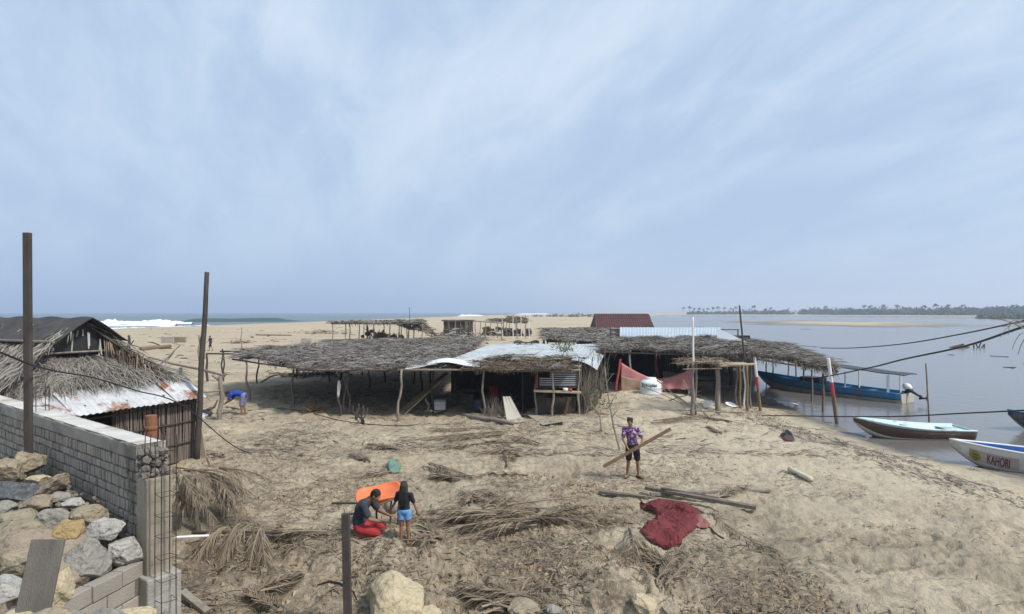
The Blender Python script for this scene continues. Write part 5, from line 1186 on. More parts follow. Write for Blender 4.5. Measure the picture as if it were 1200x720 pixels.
mb = MB(); mb.add([onside2(-.46 + .14 * math.cos(k * .3927), .03 + .10 * math.sin(k * .3927)) for k in range(16)], [tuple(range(16))]); obj('badge', mb, mat('badge_yellow', (.26, .23, .04), (.2, .18, .03), 5, .6, 0), t)
mb = MB(); mb.add([onside2(-.52, .035), onside2(-.40, .035), onside2(-.40, .06), onside2(-.52, .06), onside2(-.54, -.02), onside2(-.38, -.02), onside2(-.38, .0), onside2(-.54, .0), onside2(-.50, -.07), onside2(-.42, -.07), onside2(-.42, -.05), onside2(-.50, -.05)], [(0, 1, 2, 3), (4, 5, 6, 7), (8, 9, 10, 11)])
for a in mb.v: a[:, 1] -= .006
obj('badge_mark', mb, BLACK, t)
# dark blue bow at the right edge
t, W_, sec, sh, side = boat('dark navy boat of which only the bow enters at the right edge', (21.25, 25.6), (26.5, 24.8), 1.7, .12, -.25, -.95, {'hull': OFFW, 'band': NAVY, 'inner': BLUED, 'rim': BLUE, 'b0': .25}, .035, .30)
for u in (.4, .65): thwart(t, W_, sec, sh, u, .3, BLUED)
# mooring anchor bits
# ------------------------------------------------------------------ ropes and cables
def rope(pts, r, label, m=None, cat='cable', name='cable', group=None):
    mb = MB(); P2 = []
    pts = [Vector(p) for p in pts]
    for i in range(len(pts) - 1):
        for k in range(8):
            u = k / 8; p0 = pts[max(0, i - 1)]; p1 = pts[i]; p2 = pts[i + 1]; p3 = pts[min(len(pts) - 1, i + 2)]
            P2.append(.5 * ((2 * p1) + (p2 - p0) * u + (2 * p0 - 5 * p1 + 4 * p2 - p3) * u * u + (3 * p1 - p0 - 3 * p2 + p3) * u ** 3))
    P2.append(pts[-1]); mb.tube(P2, r, 6); return solo(name, mb, m or CABLE, label, cat, group, smooth=True)
rope([P(962, 408, 30), P(1000, 408, 27), P(1060, 403, 23), P(1130, 391, 19), P(1200, 376, 15.5), P(1320, 348, 12)], .022, 'upper black cable running from the boat shelter to the right edge')
rope([P(935, 446, 30), P(965, 442, 28), P(1020, 431, 22), P(1060, 421, 19), P(1130, 406, 15.5), P(1200, 383, 12.5), P(1320, 345, 10)], .027, 'thicker lower black cable rising to the right edge above the blue boat')
rope([P(893, 487, 26), P(960, 488, 23), P(1000, 488.5, 21), P(1060, 488, 19), P(1120, 485, 17), P(1200, 481, 15), P(1300, 474, 13)], .022, 'long level black cable stretched over the pale boat')
rope([P(-90, 380, 7), P(0, 413, 8.2), P(38, 428, 8.8), P(70, 436, 9.8), P(110, 443, 11.2), P(160, 458, 12.6), P(215, 476, 14.4), Vector((-7.9, 18, g1(-7.9, 18) + .02)), Vector((-6.6, 20, g1(-6.6, 20) + .02))], .014, 'black cable sagging from the left edge over the hut roof')
gp = [G(*q) for q in ((290, 482), (330, 480), (360, 484), (395, 493), (430, 498), (470, 500), (505, 497))]
rope([p + Vector((0, 0, .03)) for p in gp], .016, 'dark rope lying on the sand in front of the low shelter', name='rope', cat='rope')
rope([P(752, 453, 27.2), P(775, 462, 26.6), P(800, 474, 26)], .012, 'thin black line sloping across the front of the water tank', name='rope', cat='rope')
# ------------------------------------------------------------------ dead tree reaching in from the right
mb = MB(); Y = 11.5
for a, b, c, r in (((1290, 470), (1235, 400), (1150, 367), .02), ((1235, 400), (1200, 378), (1175, 384), .012), ((1230, 395), (1195, 392), (1186, 410), .010), ((1240, 400), (1200, 398), (1193, 416), .012), ((1225, 392), (1185, 380), (1171, 398), .008), ((1210, 380), (1183, 378), (1182, 393), .010), ((1260, 430), (1210, 412), (1199, 428), .010)):
    mb.tube([P(*a, Y), P(*b, Y).lerp(P(*a, Y), .2) + Vector((0, 0, .05)), P(*b, Y), P(*c, Y).lerp(P(*b, Y), .4) + Vector((0, 0, .04)), P(*c, Y)], [r, r, r * .8, r * .6, r * .4], 5)
mb.tube([P(1290, 470, Y), P(1300, 560, Y), Vector((P(1310, 600, Y).x, Y, -1.2))], [.03, .05, .07], 7)
solo('dead_tree', mb, WOOD, 'leafless grey twigs reaching in at the right edge over the water', 'tree')
# reeds/roots standing in the river
mb = MB(); c = P(1126, 407, 85); mb.ball((c.x, 85, WL), (1.3, .5, .35), None, 12, 6); mb.tube([(c.x - 1.6, 85, WL), (c.x + .4, 85, WL + .5)], .12, 5); solo('river_snag', mb, WOODD, 'dark root snag floating in the middle of the river', 'snag')
mb = MB(); c = P(1146, 407, 85)
for dx, dz, ex in ((-.6, .6, 0), (.0, .7, .4), (.1, .6, -.4), (.9, .5, 0), (.25, .5, .7)): mb.tube([(c.x + dx, 85, WL - .3), (c.x + dx + ex, 85, WL + dz)], .09, 5)
solo('river_snag', mb, WOODD, 'cluster of dark sticks standing in the river right of the root snag', 'snag')
for i, (px, py, w) in enumerate(((1112, 416, .6), (1170, 418, 1.0), (1184, 431, .9), (820, 383, 2.0), (944, 386, 3))):
    Y = (H - WL) * F / (py - HZ); x = (px - 600) / F * Y; mb = MB()
    for k in range(4): mb.tube([(x + R.uniform(-w, w) * .4, Y + R.uniform(-.3, .3), WL + .01), (x + R.uniform(-w, w) * .6, Y + R.uniform(-.9, .9), WL + .03)], .02 + w * .01, 5)
    solo('floating_sticks', mb, WOODD, 'small dark drift floating on the river surface', 'driftwood', 'drift on the river')

# ------------------------------------------------------------------ beach structures further off
def far_palapa(label, poly, z, posts, dens=14, m=THATCH, cat='palapa', L=(.6, 1.3), w=(.05, .12), amp=.12, name='thatched_shelter', pr=.08):
    cx = sum(p[0] for p in poly) / 4; cy = sum(p[1] for p in poly) / 4; t = thing(name, label, cat, (cx, cy, g1(cx, cy)))
    q = Quad(*[(x, y, z + dz) for (x, y, dz) in poly], amp, int(cx * 3) % 50 + 60)
    thatch(q, dens, L, w, 1.4, .3, down=(0, -1, 0), fringe=[(0, 1, 1, 1, 6)], parent=t, m=m, fl=(.3, .7)); ks = q.k
    for i in range(4): beam(t, ks[i] - V(0, 0, .1), ks[(i + 1) % 4] - V(0, 0, .1), .06, WOODD)
    for px, Y in posts: post(t, (px - 600) / F * Y, Y, z, pr, WOOD, wob=.02)
    return t
X = lambda px, Y: (px - 600) / F * Y
far_palapa('long low thatched shelter on thin posts far out on the beach', [(X(390, 94), 94, 0), (X(500, 92), 92, .2), (X(487, 82), 82, 0), (X(388, 84), 84, 0)], 2.75,
           [(390, 84), (405, 84), (410, 92), (421, 84), (430, 93), (438, 84), (450, 91), (457, 84), (477, 84), (468, 92), (485, 90)], 9)
far_palapa('collapsed dark thatch heap at the right end of the long beach shelter', [(X(468, 90), 90, .4), (X(492, 90), 90, .5), (X(512, 86), 86, -1.6), (X(466, 82), 82, -.1)], 2.7, [(470, 84), (479, 86), (495, 84)], 26, m=THATCHB, amp=.3)
def lowflat(label, px, Y, w, d, h, m=THATCH, name='thatch_heap', cat='heap', n=260):
    mb = MB(); x = X(px, Y); z0 = g1(x, Y); k = n; p = np.stack([x + RN.normal(0, w / 3, k), Y + RN.normal(0, d / 3, k), z0 + np.abs(RN.normal(0, h / 2, k))], 1)
    a = RN.uniform(0, 6.28, k); dd = np.stack([np.cos(a), np.sin(a), RN.normal(0, .15, k)], 1); sv = np.stack([-np.sin(a), np.cos(a), RN.normal(0, .5, k)], 1)
    strips(mb, p, dd, sv, np.tile([0, 0, 1.], (k, 1)), RN.uniform(.6, 1.6, k), RN.uniform(.06, .16, k), .1); solo(name, mb, m, label, cat)
lowflat('dark thatch wreck lying under the long beach shelter', 452, 78, 9, 4, .5)
lowflat('brown thatch wreck lying behind the low grey shelter', 560, 62, 6, 3, .3, THATCHB)
lowflat('low heap of dry thatch on the open beach left of the long shelter', 379, 120, 9, 3, .9, THATCHB, n=160)
lowflat('small dark heap of brush on the beach beside the thin pole', 281, 84, 2.4, 1.2, .5, THATCHB, n=60)
lowflat('dark thatch scraps behind the low shelter seen under its left edge', 360, 40, 3.2, 1.2, .3, THATCHB, n=220)
# stuff piled under the long shelter
for i, (px, Y, w, h, lb) in enumerate(((434, 88, 2.2, 1.6, 'dark pile of salvaged goods under the left part of the long beach shelter'), (447, 88, 1.6, 1.2, 'brown pile of salvaged goods under the middle of the long beach shelter'), (462, 86, 2.4, 1.0, 'low dark pile of goods under the right part of the long beach shelter'))):
    mb = MB(); x = X(px, Y); z0 = g1(x, Y)
    for k in range(16): mb.box((x + R.uniform(-w, w) / 2, Y + R.uniform(-.5, .5), z0 + R.uniform(0, h)), (R.uniform(.2, .7), R.uniform(.2, .6), R.uniform(.15, .6)), Euler((R.uniform(-.5, .5), R.uniform(-.5, .5), R.random())))
    for k in range(8): mb.board((x + R.uniform(-w, w) / 2, Y, z0), (x + R.uniform(-w, w) / 2, Y, z0 + h * R.uniform(1, 1.5)), .08, .06)
    solo('salvage_pile', mb, WOODB if i == 1 else WOODD, lb, 'pile')
# dark hut
def dark_hut():
    Y = 98; t = thing('dark_beach_hut', 'dark plank hut with a flat roof half buried in wreckage on the beach', 'hut', (X(537, Y), Y, 0)); x0, x1 = X(520, Y), X(553, Y)
    mb = MB(); n = 26
    for k in range(n):
        x = x0 + (x1 - x0) * (k + .5) / n; mb.board((x, Y, -.1), (x + R.uniform(-.04, .04), Y, 2.85 + R.uniform(-.05, .05)), .19, .04)
    for k in range(14):
        for xx in (x0, x1): mb.board((xx, Y + .1 + .22 * k, -.1), (xx, Y + .1 + .22 * k, 2.85), .04, .2)
    obj('plank_wall', mb, WOODD, t)
    mb = MB(); mb.box(((x0 + x1) / 2, Y + 1.6, 2.95), (x1 - x0 + .6, 3.9, .12)); obj('roof', mb, TAR, t)
    beam(t, (x0 - .4, Y - .3, 2.87), (x1 + .6, Y - .3, 2.87), .07, WOOD, 'eave_pole')
    for k in range(6): post(t, x0 + (x1 - x0) * k / 5, Y - .15, 2.85, .06, WOOD)
dark_hut()
lowflat('grey heap of broken thatch against the front of the dark beach hut', 538, 92, 7, 3, 1.4, THATCH, n=420)
lowflat('pale wreckage of boards in front of the dark beach hut', 545, 84, 5, 3, 1.1, mat('pale_strips', (.55, .52, .47), (.3, .27, .23), 2, .8, 0, island=.8), n=120)
# open frame and second row of shelters
t = thing('pole_frame', 'bare pole frame right of the dark beach hut', 'frame', (X(572, 96), 96, 0))
for px, Y in ((557, 95), (569, 95), (588, 95), (563, 100), (583, 100)): post(t, X(px, Y), Y, 2.7, .08, WOOD)
beam(t, (X(553, 95), 95, 2.9), (X(590, 95), 95, 2.5), .08, WOOD); beam(t, (X(560, 100), 100, 2.8), (X(590, 100), 100, 2.6), .07, WOOD); beam(t, (X(556, 95), 95, 2.8), (X(562, 100), 100, 2.8), .07, WOOD)
far_palapa('dark shaggy shelter with people sized gaps beyond the dark beach hut', [(X(574, 122), 122, .2), (X(600, 122), 122, .2), (X(598, 110), 110, 0), (X(574, 110), 110, 0)], 2.6, [(575, 110), (583, 110), (590, 111), (597, 110)], 12, m=THATCHB)
far_palapa('brown drooping shelter farthest right in the distant row on the beach', [(X(597, 120), 120, .6), (X(616, 120), 120, .4), (X(618, 108), 108, -.3), (X(594, 108), 108, -.2)], 2.7, [(597, 108), (605, 108), (611, 110), (616, 108)], 16, m=THATCHB, amp=.25)
for i, (px, Y, w, h, lb) in enumerate(((582, 112, 5, 1.6, 'dark reddish pile of goods under the shaggy shelter'), (606, 108, 5, 1.2, 'dark pile of goods under the brown drooping shelter'))):
    mb = MB(); x = X(px, Y); z0 = g1(x, Y)
    for k in range(22): mb.box((x + R.uniform(-w, w) / 2, Y + R.uniform(-.8, .8), z0 + R.uniform(0, h)), (R.uniform(.3, .8), R.uniform(.3, .8), R.uniform(.3, 1.0)), Euler((R.uniform(-.5, .5), R.uniform(-.5, .5), R.random())))
    solo('salvage_pile', mb, WOODB if i == 0 else WOODD, lb, 'pile')
mb = MB()
for i, px in enumerate((601, 606, 611, 616, 620, 594, 589)):
    Y = 96 if i < 5 else 104; mb = MB(); x = X(px, Y); pole(mb, (x, Y, -.2), (x + R.uniform(-.1, .1), Y, (3.7 if i < 5 else 3.3) + R.uniform(-.3, .3)), .07, .05, .02)
    solo('bare_pole', mb, WOOD if i % 2 else WHITE, 'one of a row of tall bare poles standing before the distant beach shelters', 'pole', 'row of bare poles on the beach')
for px, tx, y0, y1, lb in ((479, 480, 398, 360, 'very thin tall pole rising above the right end of the long beach shelter'),):
    Y = 84; mb = MB(); pole(mb, (X(px, Y), Y, 0), P(tx, y1, Y), .05, .03, .01); solo('bare_pole', mb, WOODD, lb, 'pole')
# dark low table like shelter behind the metal roof
Y = 58; t = thing('low_rack', 'dark low rack with a torn top standing behind the metal roofed shack', 'rack', (X(616, Y), Y, 0))
mb = MB(); mb.grid(lambda u, v: (X(602, Y) + 2.5 * u, Y + 1.6 * v, 1.35 + .12 * math.sin(u * 9) * v), 12, 5); obj('rack_top', mb, TAR, t, solid=.1)
for px in (603, 609, 616, 623, 630): post(t, X(px, Y), Y + .1, 1.35, .06, WOODD)
mb = MB(); mb.box((X(616, Y), Y + 1.2, .7), (2.2, .1, .9)); obj('back_board', mb, WOODD, t)
# open trestle behind the left thatch of the right shelter
t = thing('pole_frame', 'weathered pole table frame standing on the sand left of the red roofed house', 'frame', (X(668, 56), 56, 0))
for px, Y in ((651, 54), (657, 54), (668, 54), (676, 54), (655, 58), (672, 58)): post(t, X(px, Y), Y, 2.45, .06, WOOD)
for a, b in (((X(640, 54), 54, 2.55), (X(700, 54), 54, 2.6)), ((X(644, 57), 57, 2.6), (X(700, 57), 57, 2.6)), ((X(651, 53), 53, 2.5), (X(660, 60), 60, 2.5))): beam(t, a, b, .06, WOOD)
# beach pieces at the left
def bpost(px, py, ty, r, label, m=WOOD, lean=0, name='bare_pole'):
    g = G(px, py); mb = MB(); pole(mb, g - Vector((0, 0, .2)), P(px + lean, ty, g.y), r, r * .7, .03); solo(name, mb, m, label, 'pole', smooth=True)
bpost(283, 412, 384, .06, 'thin bare pole on the beach above the left tip of the low shelter')
bpost(262, 446, 411, .06, 'bare pole standing left of the tip of the low shelter', WOODD)
bpost(243, 447, 415, .08, 'crooked dark post under the fence rail by the hut', WOODD, -1)
t = thing('pole_frame', 'bare frame of two posts with a crossbar on the beach', 'frame', tuple(G(321, 408)))
for px, py in ((307.5, 412), (336.5, 408)): g = G(px, py); post(t, g.x, 52, P(0, 393, 52).z, .09, WOOD)
beam(t, P(300, 392.5, 52), P(342, 393, 52), .07, WOOD, 'crossbar')
def low_box(px0, px1, py, h, label, m=CONC, d=.3, name='concrete_block', cat='block', rz=.05):
    a = G(px0, py); b = G(px1, py); c = (a + b) / 2; mb = MB(); w = (b - a).length; mb.box((c.x, c.y + d / 2, c.z + h / 2 - .1), (w, d, h + .2), Euler((0, 0, rz))); o = solo(name, mb, m, label, cat); md = o.modifiers.new('b', 'BEVEL'); md.width = .04
low_box(353, 363, 402, .65, 'pale concrete block sitting alone on the beach behind the crossbar frame', CONC, .8)
low_box(189, 203, 402, .85, 'broken grey concrete wall piece on the beach beyond the hut', CONC, .3, 'wall_remnant', 'wall remnant')
low_box(203, 218, 401.5, .8, 'brown stained half of the broken wall piece on the beach', mat('stained_conc', (.30, .24, .18), (.22, .18, .13), 2, .9, .4), .3, 'wall_remnant', 'wall remnant', -.1)
glog(166, 411, 199, 407.5, .28, WOODB, 'thick brown driftwood log lying on the beach beyond the hut', wob=.02)
t = thing('dead_stump', 'upright forked stump on the beach just right of the hut roof', 'stump', tuple(G(152, 418)))
g = G(152, 418); mb = MB(); pole(mb, g - Vector((0, 0, .3)), P(151, 393, g.y), .16, .10, .04); obj('trunk', mb, WOODD, t, smooth=True)
mb = MB(); pole(mb, P(152, 405, g.y), P(157, 399, g.y), .07, .05, .05); pole(mb, P(151.5, 403, g.y), P(149, 398, g.y), .05, .03, .05); obj('limb', mb, WOODD, t)
# fence rail and posts by the hut
t = thing('rail_fence', 'rough rail fence of crooked posts running from the hut to the blue shirted man', 'fence', tuple(G(257, 492)))
g = G(257.5, 492); post(t, g.x, g.y, P(0, 441, g.y).z, .10, WOOD, (.05, 0)); A1 = P(262, 440, g.y)
beam(t, P(258, 446, g.y), P(265, 437, g.y), .06, WOOD, 'fork'); beam(t, P(257, 446, g.y), P(249, 440, g.y), .05, WOOD, 'fork')
g2 = G(211, 462); A2 = P(174, 419, 30); beam(t, A1, A2, .055, WOOD, 'rail'); post(t, X(212, 27.5), 27.5, P(0, 431, 27.5).z, .09, WOODD)
beam(t, P(240, 460, 22.5), P(258, 458, 23.6), .035, WOOD, 'rail')
for a, b, r, lb in (((178, 437), (211, 405), .04, 'thin leaning stick propped against the rail beyond the hut'), ((186, 440), (204, 412), .03, 'second thin stick leaning beside the propped one beyond the hut')):
    mb = MB(); p = P(*a, 24); pole(mb, (p.x, 24, max(p.z, g1(p.x, 24) - .1)), P(*b, 24.5), r, r * .6, .02); solo('leaning_stick', mb, WOOD, lb, 'stick')
# rubbish below the fence post
for i, (px, py, w, m, lb) in enumerate(((241, 487, .3, BLACK, 'dark rubbish bag at the foot of the fence post'), (236, 491, .25, WHITE, 'white scrap of plastic beside the dark rubbish bag'), (247, 484, .35, STICK, 'bent dark root curling up beside the fence post'))):
    g = G(px, py); mb = MB()
    if i == 2: mb.tube([g + Vector((-.35, 0, .0)), g + Vector((-.1, 0, .12)), g + Vector((.15, 0, .25)), g + Vector((.3, 0, .55))], [.07, .06, .05, .03], 7)
    else:
        mb.ball((g.x, g.y, g.z + .08), (w, w * .7, .15), None, 12, 8)
        for a in mb.v: a += RN.normal(0, .025, a.shape)
    solo(('rubbish_bag', 'plastic_scrap', 'dead_root')[i], mb, m, lb, ('bag', 'scrap', 'root')[i])
a = G(240, 536); pl('plank', a - Vector((0, 0, .1)), P(233, 497, a.y - .1), .13, .04, WOODL, 'pale plank leaning upright at the corner of the thatched hut', 'plank')
a = G(248, 548); pl('stake', a - Vector((0, 0, .1)), P(242, 536, a.y), .05, .04, WOODB, 'short brown stake standing beside the leaning pale plank', 'stake')
# bare saplings between shack and youth
for k, (pts_, r, lb) in enumerate(((((727, 527), (719, 500), (713, 466), (708, 430)), .035, 'thin tall bare stem standing left of the youth'), (((705, 505), (703, 488), (694, 476)), .03, 'short bare shrub stem left of the tall bare stem'))):
    g = G(*pts_[0]); mb = MB(); q = [g - Vector((0, 0, .1))] + [P(a, b, g.y) for a, b in pts_[1:]]; mb.tube(q, [r * (1 - .2 * i) for i in range(len(q))], 6)
    for i in range(6):
        s = q[1].lerp(q[-1], R.random()); mb.tube([s, s + Vector((R.uniform(-.25, .25), R.uniform(-.2, .2), R.uniform(.1, .35)))], [r * .45, r * .2], 4)
    solo('bare_sapling', mb, WOOD, lb, 'sapling')
GREEN = mat('dry_green', (.20, .20, .11), (.10, .11, .055), 3, .8, 0, island=.8)
def shrub(px, py, w, h, n, label, m=GREEN, Y=None, zb=None):
    g = G(px, py) if Y is None else P(px, py, Y); t = thing('scrubby_plant', label, 'plant', tuple(g)); mb = MB()
    for k in range(9): mb.tube([g, g + Vector((R.gauss(0, w * .3), R.gauss(0, w * .25), h * R.uniform(.5, 1)))], [.014, .005], 4)
    obj('stem', mb, WOOD, t); mb = MB(); k = n; a = RN.normal(size=(k, 3)) * np.array([w * .4, w * .3, h * .28]) + np.array([g.x, g.y, g.z + h * .5]); d = RN.normal(size=(k, 3)); d /= np.linalg.norm(d, axis=1)[:, None]; s = np.cross(d, RN.normal(size=(k, 3))); s /= np.linalg.norm(s, axis=1)[:, None]
    strips(mb, a, d, s, s * 0 + [0, 0, 1.], RN.uniform(.08, .2, k), RN.uniform(.02, .045, k), .1); obj('leaves', mb, m, t)
shrub(692, 482, 1.2, .75, 260, 'dusty green shrub at the foot of the brush wall')
shrub(662, 413, .7, .55, 170, 'dusty green bunch of leaves lying on top of the metal roof', Y=27, zb=2.3)
# ------------------------------------------------------------------ heaps of fronds by the block wall
def thing_fronds(label, specs, name='frond_heap', cat='frond heap', m=FROND, **kw):
    mb = MB()
    for s in specs: frond(mb, *s[:2], **{**kw, **(s[2] if len(s) > 2 else {})})
    return solo(name, mb, m, label, cat)
t = thing('frond_lean_to', 'little lean-to of crooked posts loaded with dry fronds right of the rebar cage', 'lean-to', tuple(G(225, 622)))
for px, py, ty in ((212, 618, 556), (232, 622, 566), (262, 606, 560), (222, 604, 556)): g = G(px, py); post(t, g.x, g.y, P(0, ty, g.y).z, .05, WOOD)
fm = MB()
for k in range(22):
    px = R.uniform(196, 262); g = P(px, R.uniform(548, 562), 12.2 + R.uniform(-.3, .8)); frond(fm, g, R.uniform(-.9, .25), R.uniform(.8, 1.5), R.uniform(-.05, .2), R.uniform(.2, .5), 24, .018, .38, fold=.7)
for k in range(8):
    g = P(R.uniform(215, 250), 560, 12.0); frond(fm, g, R.uniform(-2.4, -.6), R.uniform(.45, .7), -.2, .5, 16, .02, .35, fold=.9)
for a in fm.v: a[:, 2] = np.maximum(a[:, 2], gz(a[:, 0], a[:, 1]) + .01)
obj('fronds', fm, FROND, t)
mb = MB(); mb.tube([P(205, 630, 10.2), P(245, 628, 10.4)], .022, 8); solo('white_pipe', mb, WHITE, 'thin white pipe reaching out from the column towards the draped fronds', 'pipe')
for i, (px, py, yaw, Ln, lb) in enumerate(((262, 618, -2.2, .85, 'left'), (284, 616, -1.7, .75, 'middle'), (304, 620, -1.35, .75, 'right'))):
    mb = MB(); p = P(px, py, 10.9)
    for k in range(5): frond(mb, p + Vector((R.uniform(-.12, .12), R.uniform(-.1, .1), 0)), yaw + R.uniform(-.3, .3), Ln * R.uniform(.85, 1.15), .05, .95, 34, .02, .42, fold=1.2)
    for a in mb.v: a[:, 2] = np.maximum(a[:, 2], gz(a[:, 0], a[:, 1]) + .01)
    solo('palm_frond', mb, FROND, lb + ' one of three drooping frond bunches draped below the lean-to', 'palm frond')
mb = MB(); a = G(225, 640); pole(mb, a + Vector((0, 0, .3)), G(330, 640) + Vector((0, 0, .25)), .03, .02, .02); solo('draped_pole', mb, WOODD, 'pole carrying the three draped frond bunches', 'pole')
def groundfrond(px0, py0, px1, py1, label, n=3, m=FROND, leaf=.4, w=.024, sp=.15, k=26):
    a = G(px0, py0); b = G(px1, py1); mb = MB(); yaw = math.atan2(b.y - a.y, b.x - a.x); Ln = (b - a).length
    for i in range(n): frond(mb, a + Vector((R.uniform(-.1, .1), R.uniform(-.12, .12), .04 + .03 * i)), yaw + R.uniform(-sp, sp), Ln * R.uniform(.8, 1.08), .02, .03, k, w, leaf, ground=True, fold=.15)
    solo('palm_frond', mb, m, label, 'palm frond')
gf = [((388, 628), (283, 628), 'straight dry frond stretching right from the draped bunches', 3, FROND), ((590, 508), (500, 521), 'longest grey frond in the group before the fallen sheet', 3, FROND), ((560, 503), (508, 506), 'upper left frond in the group before the fallen sheet', 2, FROND),
      ((590, 512), (520, 516), 'middle frond in the group before the fallen sheet', 3, FROND), ((563, 522), (525, 526), 'short folded frond just below the longest grey frond', 2, FROND), ((602, 521), (572, 521), 'short spindle shaped frond in the middle of the sand', 2, FROND),
      ((632, 523), (600, 513), 'frond pointing down right at the right of the group', 2, FROND), ((612, 528), (552, 532), 'long thin frond on the open sand under the group', 2, FROND), ((597, 548), (606, 529), 'small upright fan shaped frond on the open sand', 3, FROND),
      ((617, 558), (570, 556), 'rolled frond on the sand right of the curled bundle', 2, FROND), ((500, 548), (540, 562), 'curled frond bundle right of the teal cloth', 4, FROND), ((540, 563), (505, 560), 'frond lying under the curled bundle', 3, FROND),
      ((470, 530), (440, 524), 'dark frond tip behind the teal cloth', 3, FROND), ((430, 545), (415, 536), 'dark dusty frond left of the teal cloth', 3, FROND), ((455, 556), (428, 560), 'dark frond scraps below the teal cloth', 2, FROND),
      ((765, 498), (832, 492), 'dark dry frond on the sand below the thick post shelter', 4, FROND), ((858, 497), (830, 492), 'second dark frond right of the one below the post shelter', 3, FROND), ((845, 510), (828, 500), 'small grey frond end below the dark fronds', 2, FROND),
      ((815, 600), (914, 666), 'long dark palm rib with a feathery side sloping down right of the red cloth', 1, FROND), ((620, 705), (545, 690), 'dry frond at the bottom edge pointing left', 3, FROND), ((600, 722), (548, 702), 'dry frond fanned at the bottom edge beside the tan rock', 4, FROND), ((560, 722), (610, 700), 'dry frond crossing the others at the bottom edge', 3, FROND),
      ((742, 622), (775, 690), 'dark thin frond stem on the mud left of the red cloth', 2, FROND), ((790, 668), (752, 648), 'tangled dark frond in the mud hollow below the red cloth', 3, FROND), ((772, 690), (800, 660), 'small dark frond rising out of the mud hollow', 3, FROND),
      ((300, 700), (345, 682), 'dark stick like frond in the cracked mud at lower left', 2, FROND), ((335, 716), (290, 700), 'dark frond lying in the mud near the bottom left', 2, FROND), ((835, 586), (880, 574), 'thin dry frond behind the crossed planks', 2, FROND)]
for a, b, lb, n, m in gf: groundfrond(*a, *b, lb, n, m)
# the large heap in the centre
mb = MB()
for k in range(22):
    a = G(R.uniform(560, 640), R.uniform(605, 632)); yaw = math.pi + R.uniform(-.45, .35) if k % 3 else R.uniform(-.4, .5)
    frond(mb, a + Vector((0, 0, R.uniform(.05, .3))), yaw, R.uniform(1.1, 2.0), R.uniform(-.05, .1), R.uniform(.0, .2), 26, .024, .42, ground=True, fold=.25)
solo('frond_heap', mb, FROND, 'large tangled heap of dry fronds right of the girl', 'frond heap')
mb = MB()
for k in range(9): a = G(R.uniform(540, 600), R.uniform(588, 602)); frond(mb, a + Vector((0, 0, .1)), R.uniform(0, 6.28), R.uniform(.7, 1.2), .1, .1, 20, .022, .35, ground=True, fold=.2)
solo('frond_heap', mb, FROND, 'smaller darker frond heap behind the large one', 'frond heap')
mb = MB()
for k in range(7): a = G(R.uniform(508, 520), R.uniform(628, 638)); frond(mb, a + Vector((0, 0, .05)), R.uniform(2, 4.5), R.uniform(.4, .8), .1, .1, 16, .022, .3, ground=True, fold=.2)
solo('frond_heap', mb, FROND, 'small brown frond heap at the heel of the girl', 'frond heap')
# ------------------------------------------------------------------ planks, cloth and litter in the open sand
def gboard(px0, py0, px1, py1, w, th, m, label, z0=.03, z1=.03, name='plank', roll=0):
    a = G(px0, py0); b = G(px1, py1); a.z += th / 2 + z0; b.z += th / 2 + z1; return pl(name, a, b, w, th, m, label, 'plank', roll)
gboard(702, 579, 757, 591, .13, .07, WOODM, 'dark weathered plank sticking out left of the red cloth', .02, .12)
gboard(756, 581, 886, 600, .13, .08, WOODM, 'longest grey plank lying across behind the red cloth', .15, .05)
gboard(762, 585, 903, 577, .10, .06, WOOD, 'pale brown beam pointing right beyond the longest plank', .10, .02)
gboard(775, 583, 842, 590, .09, .05, WOODD, 'short dark board between the two crossed planks', .18, .08)
mb = MB(); a = G(737, 592); b = G(822, 608); pole(mb, a + Vector((0, 0, .25)), b + Vector((0, 0, .3)), .014, .012, .01); solo('thin_stick', mb, WOODL, 'thin pale stick lying over the red cloth', 'stick')
glog(848, 632, 800, 600, .02, WOODD, 'thin dark branch right of the red cloth', 'thin_stick', 'stick', .08)
glog(925, 552.5, 951, 565.5, .07, mat('pipe_cream', (.58, .53, .40), (.48, .43, .32), 3, .5, .1), 'cream plastic pipe lying on the open sand at the right', 'plastic_pipe', 'pipe', .0, 1, .07)
g = G(927, 556); mb = MB()
for k in range(5): a = k * .8 - 2.2; mb.tube([g, g + Vector((math.cos(a) * -.22, math.sin(a) * .2, .06)), g + Vector((math.cos(a) * -.38, math.sin(a) * .35 - .05, .01))], .008, 4)
solo('wire_tangle', mb, CABLE, 'tangle of dark wires at the end of the cream pipe', 'wire')
def cloth(label, outline, m, amp=.12, name='cloth', cat='cloth', seed=3, base=.04, n=46):
    """cloth lying in folds on the sand inside a pixel outline"""
    pts = [G(*q) for q in outline]; c = sum(pts, Vector()) / len(pts); mb = MB(); K = len(pts); vs = []; rings = 18; S_ = K * 4
    def edge(f):
        i = int(f) % K; u = f - int(f); return pts[i].lerp(pts[(i + 1) % K], u)
    for r in range(rings + 1):
        for k in range(S_):
            f = k / S_ * K; e = edge(f); p = c.lerp(e, r / rings); h = base + amp * (.5 + 1.1 * abs(float(fbm(p.x * 2.1, p.y * 2.1, seed, 3))) + .9 * abs(float(fbm(p.x * 6, p.y * 6, seed + 2, 3)))) * (1 - (r / rings) ** 5) + amp * .5 * math.sin(p.x * 11 + p.y * 7 + 3 * math.sin(p.y * 4)) * (1 - (r / rings) ** 4)
            vs.append((p.x, p.y, g1(p.x, p.y) + max(.015, h)))
    mb.add(vs, [(r * S_ + k, r * S_ + (k + 1) % S_, (r + 1) * S_ + (k + 1) % S_, (r + 1) * S_ + k) for r in range(rings) for k in range(S_)]); return solo(name, mb, m, label, cat, smooth=True, solid=.008)
REDC = mat('red_cloth', (.19, .036, .04), (.09, .02, .024), 5, .9, 1.0, 11, dist=.09)
